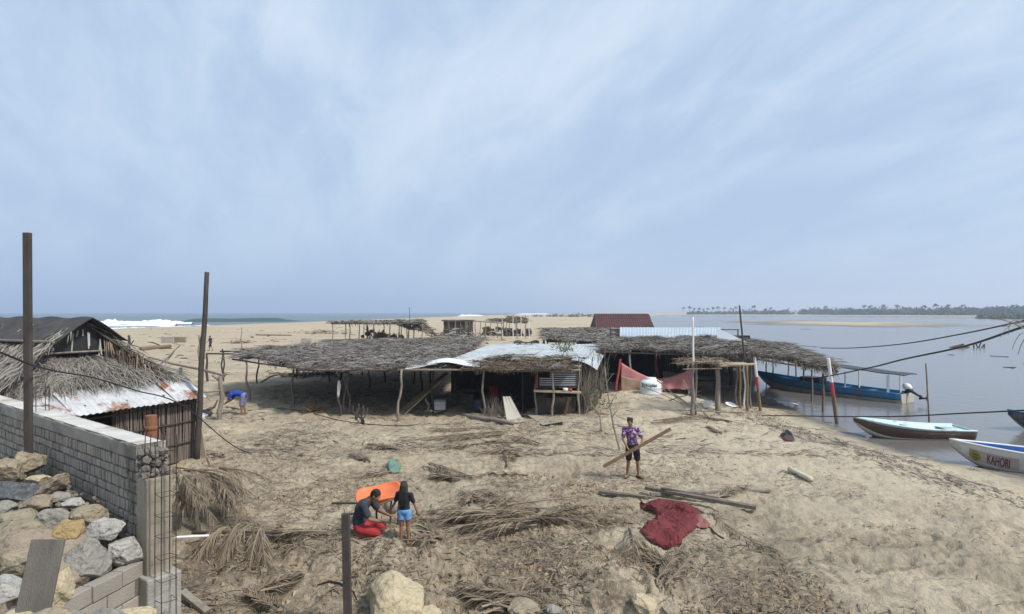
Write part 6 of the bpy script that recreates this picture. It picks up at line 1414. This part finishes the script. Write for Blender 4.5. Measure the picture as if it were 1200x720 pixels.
cloth('crumpled red cloth lying on the sand under the thin stick', [(750, 590), (775, 586), (800, 590), (818, 598), (822, 612), (806, 628), (798, 642), (782, 646), (768, 640), (757, 632), (750, 624), (768, 617), (772, 610), (764, 602)], REDC, .10)
cloth('faded pink corner of fabric right of the red cloth', [(806, 612), (820, 609), (832, 617), (829, 621), (816, 619)], mat('pink_cloth', (.28, .12, .11), (.2, .08, .075), 3, .8, .4), .05)
cloth('teal cloth scrap lying in the dark fronds', [(453, 547), (462, 544), (470, 549), (468, 555), (457, 556)], mat('teal_cloth', (.15, .24, .20), (.10, .17, .14), 3, .8, .4), .1)
cloth('small black rag on the pale sand at the right', [(914, 512), (920, 507), (928, 510), (931, 515), (920, 515)], BLACK, .12)
cloth('dark maroon rag on the sand edge near the shore', [(916, 514), (926, 514), (932, 518), (922, 518)], mat('maroon_cloth', (.10, .05, .05), (.07, .04, .04), 3, .8, .3), .05)
# orange tray propped beside the kneeling man
def tray():
    c = P(444, 580, 12.1); t = thing('orange_tray', 'oval orange plastic tray propped on dark sticks behind the kneeling man', 'tray', (c.x, c.y, g1(c.x, c.y)))
    n = 32; prof = [(0, .0), (.80, .0), (.93, .05), (1.0, .07), (1.03, .05), (.97, .02), (.84, -.03), (0, -.03)]; rt = Euler((.30, -.16, .25)).to_matrix(); vs = []
    for a, b in prof:
        for k in range(n):
            th = 6.283 * k / n; ex = math.copysign(abs(math.cos(th)) ** .8, math.cos(th)); ey = math.copysign(abs(math.sin(th)) ** .8, math.sin(th)); vs.append(tuple(c + rt @ Vector((a * .45 * ex, a * .30 * ey, b * (1 + .5 * math.sin(th * 3))))))
    mb = MB(); mb.add(vs, [(i * n + k, i * n + (k + 1) % n, (i + 1) * n + (k + 1) % n, (i + 1) * n + k) for i in range(len(prof) - 1) for k in range(n)]); obj('tray_shell', mb, mat('orange_plastic', (.74, .19, .075), (.58, .15, .06), 2, .5, .1), t, smooth=True)
    for px in (424, 457, 466, 440):
        mb = MB(); x = X(px, 12.1); pole(mb, (x, 12.0 + (px % 3) * .1, g1(x, 12.0) - .05), (x + .03, 12.1, c.z - .05), .022, .018, .02); obj('prop_stick', mb, WOODD, t)
    mb = MB(); mb.board(P(440, 594, 11.75), P(468, 582, 11.75), .07, .03); obj('front_board', mb, WOODB, t)
tray()
mb = MB(); pole(mb, P(389, 590, 11.9), P(428, 590, 11.7), .025, .02, .01); solo('thin_stick', mb, WOODD, 'dark stick poking out left behind the kneeling man', 'stick')
mb = MB(); pole(mb, P(404, 603, 11.3), P(420, 602, 11.2), .02, .02, .01); solo('thin_stick', mb, WOODD, 'short dark stick beside the top of the square stake', 'stick')
g = G(457, 604); mb = MB(); mb.ball((g.x, g.y + .1, g.z + .2), (.17, .14, .2), None, 14, 9)
for a in mb.v: a += RN.normal(0, .012, a.shape)
solo('grey_sack', mb, CONC, 'crumpled grey sack between the kneeling man and the girl', 'sack', smooth=True)
a = G(212, 702); gboard(213, 703, 243, 722, .12, .06, WOOD, 'grey board end lying at the foot of the column near the bottom edge', .1, .03)
mb = MB(); ps = [G(384, 685), G(392, 683), G(402, 687)]; ps = [P(372, 686, 8.6), P(385, 682, 8.5), P(398, 684, 8.4), P(404, 688, 8.35)]; mb.tube(ps, [.012, .016, .018, .016], 6); mb.tube([P(406, 688, 8.3), P(414, 694, 8.4), P(418, 703, 8.5)], [.016, .014, .01], 6); solo('bent_root', mb, WOODD, 'thin dark root bending past the square stake', 'root')

# ------------------------------------------------------------------ loose litter and clods
def litter():
    def field(n, x0, x1, y0, y1, fn):
        x = RN.uniform(x0, x1, n * 4); y = y0 + (y1 - y0) * RN.uniform(0, 1, n * 4) ** 1.5; k = RN.uniform(0, 1, len(x)) < fn(x, y); return x[k][:n], y[k][:n]
    m1 = lambda x, y: np.clip(.04 + 1.4 * ss(.52, .75, .5 + .8 * fbm(x / 1.9, y / 1.9, 101, 3) + .22 * bumpf(x, y, 1.0, 10.5, 3, 2.2) + .22 * bumpf(x, y, -5, 14, 3, 4)), 0, 1) * (x < shore(y) - 2.5) * (1 - .75 * ss(3.5, 6.5, x) * ss(24, 19, y))
    mb = MB(); x, y = field(22000, -9, 13, 7.3, 24, m1); z = gz(x, y); n = len(x); a = RN.normal(.3, .9, n)
    d = np.stack([np.cos(a), np.sin(a), RN.normal(.06, .12, n)], 1); s = np.stack([-np.sin(a), np.cos(a), RN.normal(0, .4, n)], 1)
    strips(mb, np.stack([x, y, z + .006], 1), d, s, np.tile([0, 0, 1.], (n, 1)), RN.uniform(.04, .30, n) * RN.uniform(.4, 1.2, n), RN.uniform(.006, .02, n), .1)
    o = obj('debris', mb, THATCHB, kind='stuff', label='dry leaf scraps and twigs strewn over the trampled sand')
    m2 = lambda x, y: np.clip(ss(.35, .9, .45 + .7 * fbm(x / .8, y / .8, 171, 4)) * (bumpf(x, y, .6, 10.6, 2.6, 2.2) + bumpf(x, y, -3.6, 10.4, 1.6, 2.2) + .6 * bumpf(x, y, 2.6, 9.2, 1.4, 1.2) + .5 * bumpf(x, y, -2.5, 14.5, 2.5, 1.2)), 0, 1)
    mb = MB(); x, y = field(12000, -6.5, 5, 7.6, 17, m2); z = gz(x, y); n = len(x); a = RN.uniform(0, 6.28, n)
    d = np.stack([np.cos(a), np.sin(a), RN.normal(.1, .2, n)], 1); s = np.stack([-np.sin(a), np.cos(a), RN.normal(0, .6, n)], 1)
    strips(mb, np.stack([x, y, z + RN.uniform(.004, .04, n)], 1), d, s, np.tile([0, 0, 1.], (n, 1)), RN.uniform(.03, .35, n), RN.uniform(.006, .022, n), .12); obj('debris', mb, FROND, kind='stuff', label='dark matted leaf litter in the churned earth at the centre')
    mb = MB(); x, y = field(2500, -14, 16, 18, 32, lambda x, y: np.clip(.1 + ss(.5, .7, .5 + .8 * fbm(x / 2.5, y / 1.2, 131, 3)), 0, 1) * (x < shore(y) - 1)); z = gz(x, y); n = len(x); a = RN.normal(-.2, .5, n)
    d = np.stack([np.cos(a), np.sin(a), RN.normal(.05, .1, n)], 1); s = np.stack([-np.sin(a), np.cos(a), RN.normal(0, .4, n)], 1)
    strips(mb, np.stack([x, y, z + .01], 1), d, s, np.tile([0, 0, 1.], (n, 1)), RN.uniform(.15, .8, n), RN.uniform(.015, .035, n), .08); obj('debris', mb, STICK, kind='stuff', label='dark twigs strewn before the shelters')
    mb = MB(); n = 900; y = RN.uniform(34, 150, n); x = RN.uniform(-1, .35, n) * y * .85; k = (x < shore(y) - 4) & (x > coast(y) + 30) & (vn(x / 9, y / 9, 5) > .45); x, y = x[k], y[k]; n = len(x); z = gz(x, y); a = RN.uniform(0, 6.28, n)
    d = np.stack([np.cos(a), np.sin(a), RN.normal(.1, .15, n)], 1); s = np.stack([-np.sin(a), np.cos(a), RN.normal(0, .6, n)], 1)
    strips(mb, np.stack([x, y, z + .03], 1), d, s, np.tile([0, 0, 1.], (n, 1)), RN.uniform(.3, 1.6, n), RN.uniform(.04, .14, n), .08); obj('debris', mb, STICK, kind='stuff', label='scattered dark flotsam over the far beach')
    # wrack line along the shore
    mb = MB(); n = 2600; y = RN.uniform(12, 29, n); off = RN.normal(0, .35, n) + 3.0 + .8 * fbm(y / 2, y * 0, 7, 2) + RN.integers(0, 2, n) * 1.1; x = shore(y) - off; z = gz(x, y); dx = np.gradient(shore(np.array([1., 2.])))[0]
    a = np.arctan2(np.ones(n), (shore(y + .5) - shore(y - .5))) + RN.normal(0, .35, n); d = np.stack([np.cos(a), np.sin(a), RN.normal(.03, .06, n)], 1); s = np.stack([-np.sin(a), np.cos(a), RN.normal(0, .3, n)], 1)
    strips(mb, np.stack([x, y, z + .008], 1), d, s, np.tile([0, 0, 1.], (n, 1)), RN.uniform(.05, .4, n), RN.uniform(.01, .03, n), .05); obj('wrack', mb, STICK, kind='stuff', label='dark wrack line of twigs along the wet sand')
    # mud clods
    mb = MB(); x, y = field(9000, -7, 5, 7.3, 16, lambda x, y: np.clip(.03 + 1.3 * ss(.55, .8, .5 + .8 * fbm(x / 1.6, y / 1.6, 151, 3) + .28 * bumpf(x, y, 1.6, 9.8, 1.8, 1.6)), 0, 1)); z = gz(x, y)
    base = np.array([(-1, -.6, -.4), (1, -.7, -.3), (.2, 1, -.4), (-.2, .1, .8), (.5, -.1, .5)]); fc = [(0, 1, 4, 3), (1, 2, 4), (2, 0, 3), (2, 3, 4), (0, 2, 1)]
    for i in range(len(x)):
        r = .012 + .06 * R.random() ** 3.5; th = R.random() * 6.28; c, s_ = math.cos(th), math.sin(th); v = base * np.array([r * R.uniform(.7, 1.4), r, r * R.uniform(.5, 1)]); v = np.stack([v[:, 0] * c - v[:, 1] * s_ + x[i], v[:, 0] * s_ + v[:, 1] * c + y[i], v[:, 2] + z[i] + r * .1], 1); mb.add(v, fc)
    obj('clods', mb, mat('clod', (.36, .28, .185), (.13, .10, .07), 1.5, .95, .4, 40, island=.6), kind='stuff', label='dry mud clods and crumbs near the viewer')
litter()
# ------------------------------------------------------------------ people
SKIN = mat('skin', (.26, .135, .08), (.22, .11, .065), 5, .55, .05, 40); HAIR = mat('hair', (.012, .010, .010), (.02, .016, .014), 20, .6, .3, 60); EYE = mat('eye_white', (.7, .68, .64), (.6, .58, .55), 3, .3, 0)
def pattern_mat(name, c1, c2, c3, sc=14):
    m = mat(name, c1, c2, sc, .85, .3, 30, rust=c3, rustamt=.5); m.node_tree.nodes['Noise Texture.001'].inputs['Scale'].default_value = sc; return m
def person(label, loc, J, s, clothes, hair='short', vox=.009, shirtmat=None):
    loc = Vector(loc); t = thing('person', label, 'person', tuple(loc)); Vv = lambda k: loc + Vector(J[k])
    up = (Vv('neck') - Vv('pelvis')).normalized(); rt = (Vv('shR') - Vv('shL')).normalized(); rt = (rt - rt.dot(up) * up).normalized(); fw = up.cross(rt); fs = Vector(J['fwd'])
    if fw.dot(fs) < 0: fw = -fw
    TQ = Matrix((rt, fw, up)).transposed()
    class Q_:
        def __init__(s, m): s.m = m
        def to_matrix(s): return s.m
    tq = Q_(TQ)
    def torso(mb, g=0.0, low=True):
        pel, wa, ch, nk = Vv('pelvis'), Vv('waist'), Vv('chest'), Vv('neck')
        mb.ball(pel, (.150 * s + g, .105 * s + g, .11 * s + g), tq, 16, 10); mb.ball(wa, (.125 * s + g, .095 * s + g, .13 * s + g), tq, 16, 10); mb.ball(pel.lerp(wa, .5), (.138 * s + g, .100 * s + g, .13 * s + g), tq, 16, 10)
        mb.ball(ch, (.150 * s + g, .108 * s + g, .16 * s + g), tq, 16, 10); mb.ball(wa.lerp(ch, .5), (.138 * s + g, .100 * s + g, .14 * s + g), tq, 16, 10); mb.ball(ch.lerp(nk, .55), (.135 * s + g, .082 * s + g, .085 * s + g), tq, 16, 8)
        for k in 'LR': mb.ball(Vv('sh' + k), (.060 * s + g,) * 3, tq, 12, 8); mb.tube([ch.lerp(nk, .6), Vv('sh' + k)], [.07 * s + g, .056 * s + g], 10, rnd=True)
    mb = MB(); torso(mb)
    nk, hd = Vv('neck'), Vv('head'); hup = (hd - nk).normalized(); look = Vector(J['look']).normalized(); look = (look - .0 * look.dot(hup) * hup).normalized(); hu = (Vector(J.get('hup', hup))).normalized(); hu = (hu - hu.dot(look) * look).normalized(); hr = look.cross(hu); HQ = Q_(Matrix((hr, look, hu)).transposed())
    mb.tube([nk - up * .04 * s, hd - hu * .03 * s], [.056 * s, .052 * s], 10, rnd=True)
    mb.ball(hd, (.073 * s, .092 * s, .108 * s), HQ, 20, 14); mb.ball(hd - hu * .055 * s + look * .03 * s, (.052 * s, .06 * s, .055 * s), HQ, 14, 10)      # skull, jaw
    mb.ball(hd - hu * .02 * s + look * .098 * s, (.013 * s, .018 * s, .024 * s), HQ, 8, 6); mb.ball(hd + hu * .028 * s + look * .080 * s, (.05 * s, .014 * s, .012 * s), HQ, 10, 6)   # nose, brow
    for e in (-1, 1): mb.ball(hd + hr * e * .074 * s - hu * .005 * s, (.012 * s, .02 * s, .032 * s), HQ, 8, 6)
    mb.ball(hd - hu * .062 * s + look * .088 * s, (.024 * s, .009 * s, .010 * s), HQ, 8, 6)
    for k in 'LR':
        sh, el, wr = Vv('sh' + k), Vv('el' + k), Vv('wr' + k); hp, kn, an = Vv('hip' + k), Vv('kn' + k), Vv('an' + k); toe = Vector(J['toe' + k]).normalized()
        mb.tube([sh, sh.lerp(el, .35), el], [.048 * s, .046 * s, .036 * s], 10, rnd=True); mb.tube([el, el.lerp(wr, .3), wr], [.037 * s, .036 * s, .024 * s], 10, rnd=True)
        mb.tube([hp, hp.lerp(kn, .3), kn], [.082 * s, .076 * s, .05 * s], 12, rnd=True); mb.tube([kn, kn.lerp(an, .32), an], [.05 * s, .053 * s, .031 * s], 12, rnd=True)
        h0 = an - Vector((0, 0, .045 * s)) if J.get('feet', 1) else an
        mb.tube([h0 - toe * .045 * s, h0 + toe * .06 * s, h0 + toe * .15 * s, h0 + toe * .185 * s], [.032 * s, .034 * s, .028 * s, .020 * s], 10, rnd=True)
        # hand: palm, four curled fingers and a thumb
        hd_ = Vector(J.get('hand' + k, (wr - el))).normalized(); cur = Vector(J.get('curl' + k, (0, 0, -1))); cur = (cur - cur.dot(hd_) * hd_).normalized(); ac = hd_.cross(cur)
        pc = wr + hd_ * .045 * s; mb.ball(pc, (.040 * s, .050 * s, .016 * s), Q_(Matrix((ac, hd_, cur)).transposed()), 12, 8)
        for fi, ln in enumerate((.070, .078, .073, .058)):
            b0 = wr + hd_ * .085 * s + ac * (fi - 1.5) * .020 * s; b1 = b0 + (hd_ * .85 + cur * .5).normalized() * ln * .5 * s; b2 = b1 + (hd_ * .2 + cur).normalized() * ln * .5 * s
            mb.tube([b0 - hd_ * .02 * s, b0, b1, b2], [.0095 * s, .0095 * s, .0085 * s, .007 * s], 7, rnd=True)
        sgn = 1 if k == 'R' else -1; b0 = wr + hd_ * .03 * s - ac * .034 * s * sgn; b1 = b0 + (hd_ * .6 - ac * sgn * .6 + cur * .3).normalized() * .036 * s; b2 = b1 + (hd_ * .7 + cur * .6).normalized() * .028 * s; mb.tube([b0, b1, b2], [.012 * s, .010 * s, .008 * s], 7, rnd=True)
    o = obj('body', mb, SKIN, t, smooth=True); md = o.modifiers.new('r', 'REMESH'); md.mode = 'VOXEL'; md.voxel_size = vox * .55; md.use_smooth_shade = True; md2 = o.modifiers.new('s', 'SMOOTH'); md2.iterations = 2
    for e in (-1, 1):
        m2 = MB(); m2.ball(hd + hu * .008 * s + look * .082 * s + hr * e * .031 * s, .011 * s, None, 8, 6); obj('eye', m2, EYE, t, smooth=True)
    def cl(name, m, fn, v=None):
        mb = MB(); fn(mb); o = obj(name, mb, m, t, smooth=True); md = o.modifiers.new('r', 'REMESH'); md.mode = 'VOXEL'; md.voxel_size = v or vox; md.use_smooth_shade = True; md2 = o.modifiers.new('s', 'SMOOTH'); md2.iterations = 3; return o
    def shirt(mb):
        torso(mb, .016 * s)
        for k in 'LR':
            sh, el = Vv('sh' + k), Vv('el' + k); mb.tube([sh, sh.lerp(el, .68)], [.064 * s, .066 * s], 12, rnd=True)
    def shorts(mb, ln=.8, g=0):
        pel = Vv('pelvis'); mb.ball(pel, (.172 * s, .128 * s, .12 * s), tq, 16, 10)
        for k in 'LR': hp, kn = Vv('hip' + k), Vv('kn' + k); mb.tube([hp, hp.lerp(kn, .5), hp.lerp(kn, ln)], [.100 * s, .098 * s, .090 * s + g], 12, rnd=True)
    for c in clothes:
        if c[0] == 'shirt': cl('shirt', c[1], shirt)
        if c[0] == 'shorts': cl('shorts', c[1], lambda mb: shorts(mb, c[2]))
        if c[0] == 'sandals':
            for k in 'LR':
                an = Vv('an' + k); toe = Vector(J['toe' + k]).normalized(); h0 = an - Vector((0, 0, .078 * s)); cl('sandal', c[1], lambda mb: mb.tube([h0 - toe * .08 * s, h0 + toe * .05 * s, h0 + toe * .2 * s], [.036 * s, .036 * s, .04 * s], 8, rnd=True))
    def hr_(mb):
        mb.ball(hd + hu * .022 * s - look * .016 * s, (.083 * s, .094 * s, .104 * s), HQ, 18, 12)
        for k in range(14): a = k * 2.4; mb.ball(hd + hu * (.05 + .03 * math.sin(k)) * s - look * (.03 + .03 * math.cos(a)) * s + hr * .05 * math.cos(a * 1.3) * s, .036 * s, None, 8, 6)
        if hair == 'long':
            b = hd - look * .07 * s; e = Vv('waist') - fw * .13 * s + up * .02 * s
            for w_ in (-1, -.5, 0, .5, 1): mb.tube([b + hr * w_ * .05 * s, b.lerp(e, .35) + rt * w_ * .085 * s - fw * .02 * s, b.lerp(e, .7) + rt * w_ * .08 * s - fw * .02 * s, e + rt * w_ * .055 * s - up * .02 * abs(w_)], [.055 * s, .05 * s, .04 * s, .02 * s], 8, rnd=True)
            for sd_ in (-1, 1): mb.tube([hd + hr * sd_ * .06 * s, nk + rt * sd_ * .085 * s - fw * .03 * s, Vv('chest') + rt * sd_ * .10 * s - fw * .10 * s], [.04 * s, .035 * s, .02 * s], 8, rnd=True)
    cl('hair', HAIR, hr_, vox * .8)
    return t
NAVYT = mat('shirt_charcoal', (.045, .052, .07), (.032, .037, .05), 6, .9, .3, 30); REDS = mat('shorts_red', (.38, .035, .04), (.28, .03, .03), 6, .85, .3, 30); BLK = mat('shirt_black', (.015, .015, .028), (.025, .02, .03), 6, .85, .3, 30)
DEN = mat('denim', (.10, .26, .55), (.16, .35, .62), 14, .85, .3, 40); BLUS = mat('shirt_blue', (.02, .06, .36), (.015, .045, .28), 5, .85, .3, 30); GRS = mat('shorts_grey', (.13, .14, .24), (.20, .21, .30), 14, .85, .3, 40); BLS = mat('shorts_black', (.014, .014, .02), (.022, .02, .024), 6, .85, .3, 30)
PUR = pattern_mat('shirt_purple_print', (.10, .035, .13), (.06, .02, .08), (.50, .38, .50), 16); SAND_ = mat('sandal', (.03, .025, .02), (.05, .04, .03), 5, .8, 0)
def feet_z(J, loc): return loc
g = G(741, 560)
J = dict(fwd=(0, -1, 0), look=(-.35, -.8, -.45), pelvis=(.0, 0, .84), waist=(-.01, .0, .99), chest=(-.03, -.01, 1.16), neck=(-.05, -.02, 1.31), head=(-.07, -.05, 1.46),
         shL=(-.20, 0, 1.27), shR=(.12, 0, 1.26), elL=(-.25, -.05, 1.01), wrL=(-.17, -.21, .83), elR=(.26, -.0, 1.02), wrR=(.22, -.17, .98), handL=(.3, -.6, -.5), curlL=(.5, -.3, .6), handR=(-.1, -.9, -.3), curlR=(-.2, -.1, -.9),
         hipL=(-.085, 0, .82), hipR=(.09, 0, .82), knL=(-.10, -.03, .45), knR=(.13, -.03, .45), anL=(-.13, .02, .085), anR=(.16, .02, .085), toeL=(-.5, -.85, 0), toeR=(.35, -.9, 0))
person('youth in a purple patterned shirt and black shorts standing and carrying a long plank', g, J, .92, [('shirt', PUR), ('shorts', BLS, .82), ('sandals', SAND_)])
pz = lambda x: .37 + (x + .79) * .553
pl('carried_plank', g + Vector((-.80, -.30, pz(-.80))), g + Vector((.93, -.26, pz(.93))), 0.035, .085, WOODB, 'long brown plank held slantwise by the standing youth', 'plank', 0)
g = G(430, 631)
J = dict(fwd=(1, -.25, 0), look=(.72, -.15, -.65), hup=(.6, 0, .7), pelvis=(-.12, 0, .24), waist=(-.15, 0, .38), chest=(-.09, 0, .55), neck=(.02, -.01, .70), head=(.16, -.03, .79),
         shR=(-.02, -.17, .65), shL=(.03, .17, .66), elR=(.10, -.22, .42), wrR=(.33, -.12, .34), elL=(.18, .20, .44), wrL=(.40, .06, .40), handR=(.9, .1, -.1), handL=(.9, -.2, .0),
         hipR=(-.10, -.09, .20), hipL=(-.08, .10, .20), knR=(.26, -.13, .13), knL=(.28, .14, .14), anR=(-.14, -.11, .09), anL=(-.12, .12, .09), toeR=(-.8, 0, -.35), toeL=(-.8, 0, -.35))
person('kneeling man in a charcoal t-shirt and red shorts leaning forward over his work', g, J, 1.0, [('shirt', NAVYT), ('shorts', REDS, .9)])
g = G(474, 637)
J = dict(fwd=(-.25, 1, 0), look=(-.35, .85, -.25), pelvis=(0, 0, .58), waist=(0, 0, .68), chest=(-.01, .01, .79), neck=(-.02, .02, .90), head=(-.025, .035, 1.015),
         shL=(-.12, .03, .87), shR=(.11, -.01, .865), elL=(-.18, .06, .71), wrL=(-.26, .10, .57), elR=(.175, .0, .70), wrR=(.225, .0, .565), handL=(-.5, .3, -.7), handR=(.25, 0, -.9), curlL=(0, 1, 0), curlR=(0, 1, 0),
         hipL=(-.055, 0, .555), hipR=(.06, 0, .555), knL=(-.055, .015, .30), knR=(.06, .015, .30), anL=(-.065, 0, .055), anR=(.065, .02, .055), toeL=(-.3, 1, 0), toeR=(.2, 1, 0))
person('small girl with long black hair, dark top and blue denim shorts', g, J, .66, [('shirt', BLK), ('shorts', DEN, .42)], 'long', .008)
g = G(285, 487)
J = dict(fwd=(-.3, 0, -1), look=(-.7, -.1, -.6), hup=(-.5, 0, .8), pelvis=(.02, 0, .84), waist=(-.14, 0, .92), chest=(-.34, 0, .94), neck=(-.50, 0, .93), head=(-.64, -.02, .90),
         shR=(-.44, .18, .90), shL=(-.44, -.18, .90), elR=(-.56, .20, .64), wrR=(-.74, .12, .52), elL=(-.54, -.21, .64), wrL=(-.74, -.10, .50), handR=(-.8, 0, -.3), handL=(-.8, 0, -.3),
         hipR=(.03, .10, .82), hipL=(.03, -.10, .82), knR=(-.04, .12, .46), knL=(-.02, -.12, .46), anR=(.05, .12, .085), anL=(.0, -.13, .085), toeR=(-1, .1, 0), toeL=(-1, -.1, 0))
person('man in a blue shirt bending down at the rough fence post', g, J, 1.0, [('shirt', BLUS), ('shorts', GRS, 1.0)], vox=.012)
g = G(246.5, 411.5)
J = dict(fwd=(-1, .1, 0), look=(-1, 0, -.1), pelvis=(0, 0, .92), waist=(0, 0, 1.06), chest=(-.02, 0, 1.24), neck=(-.03, 0, 1.42), head=(-.05, 0, 1.57),
         shR=(-.02, .18, 1.37), shL=(-.02, -.18, 1.37), elR=(.10, .22, 1.12), wrR=(.02, .24, .90), elL=(-.10, -.22, 1.12), wrL=(-.28, -.2, .98), hipR=(0, .1, .88), hipL=(0, -.1, .88), knR=(-.16, .1, .50), knL=(.12, -.1, .48), anR=(-.18, .1, .09), anL=(.34, -.1, .14), toeR=(-1, 0, 0), toeL=(-1, 0, -.3))
person('distant person walking on the beach beside the leaning round pole', g, J, 1.0, [('shirt', BLK), ('shorts', BLS, .9)], vox=.02)
# fire pit stumps, small debris things near the fence man
glog(266, 478, 279, 481, .05, WOODB, 'short brown log at the feet of the bending man')
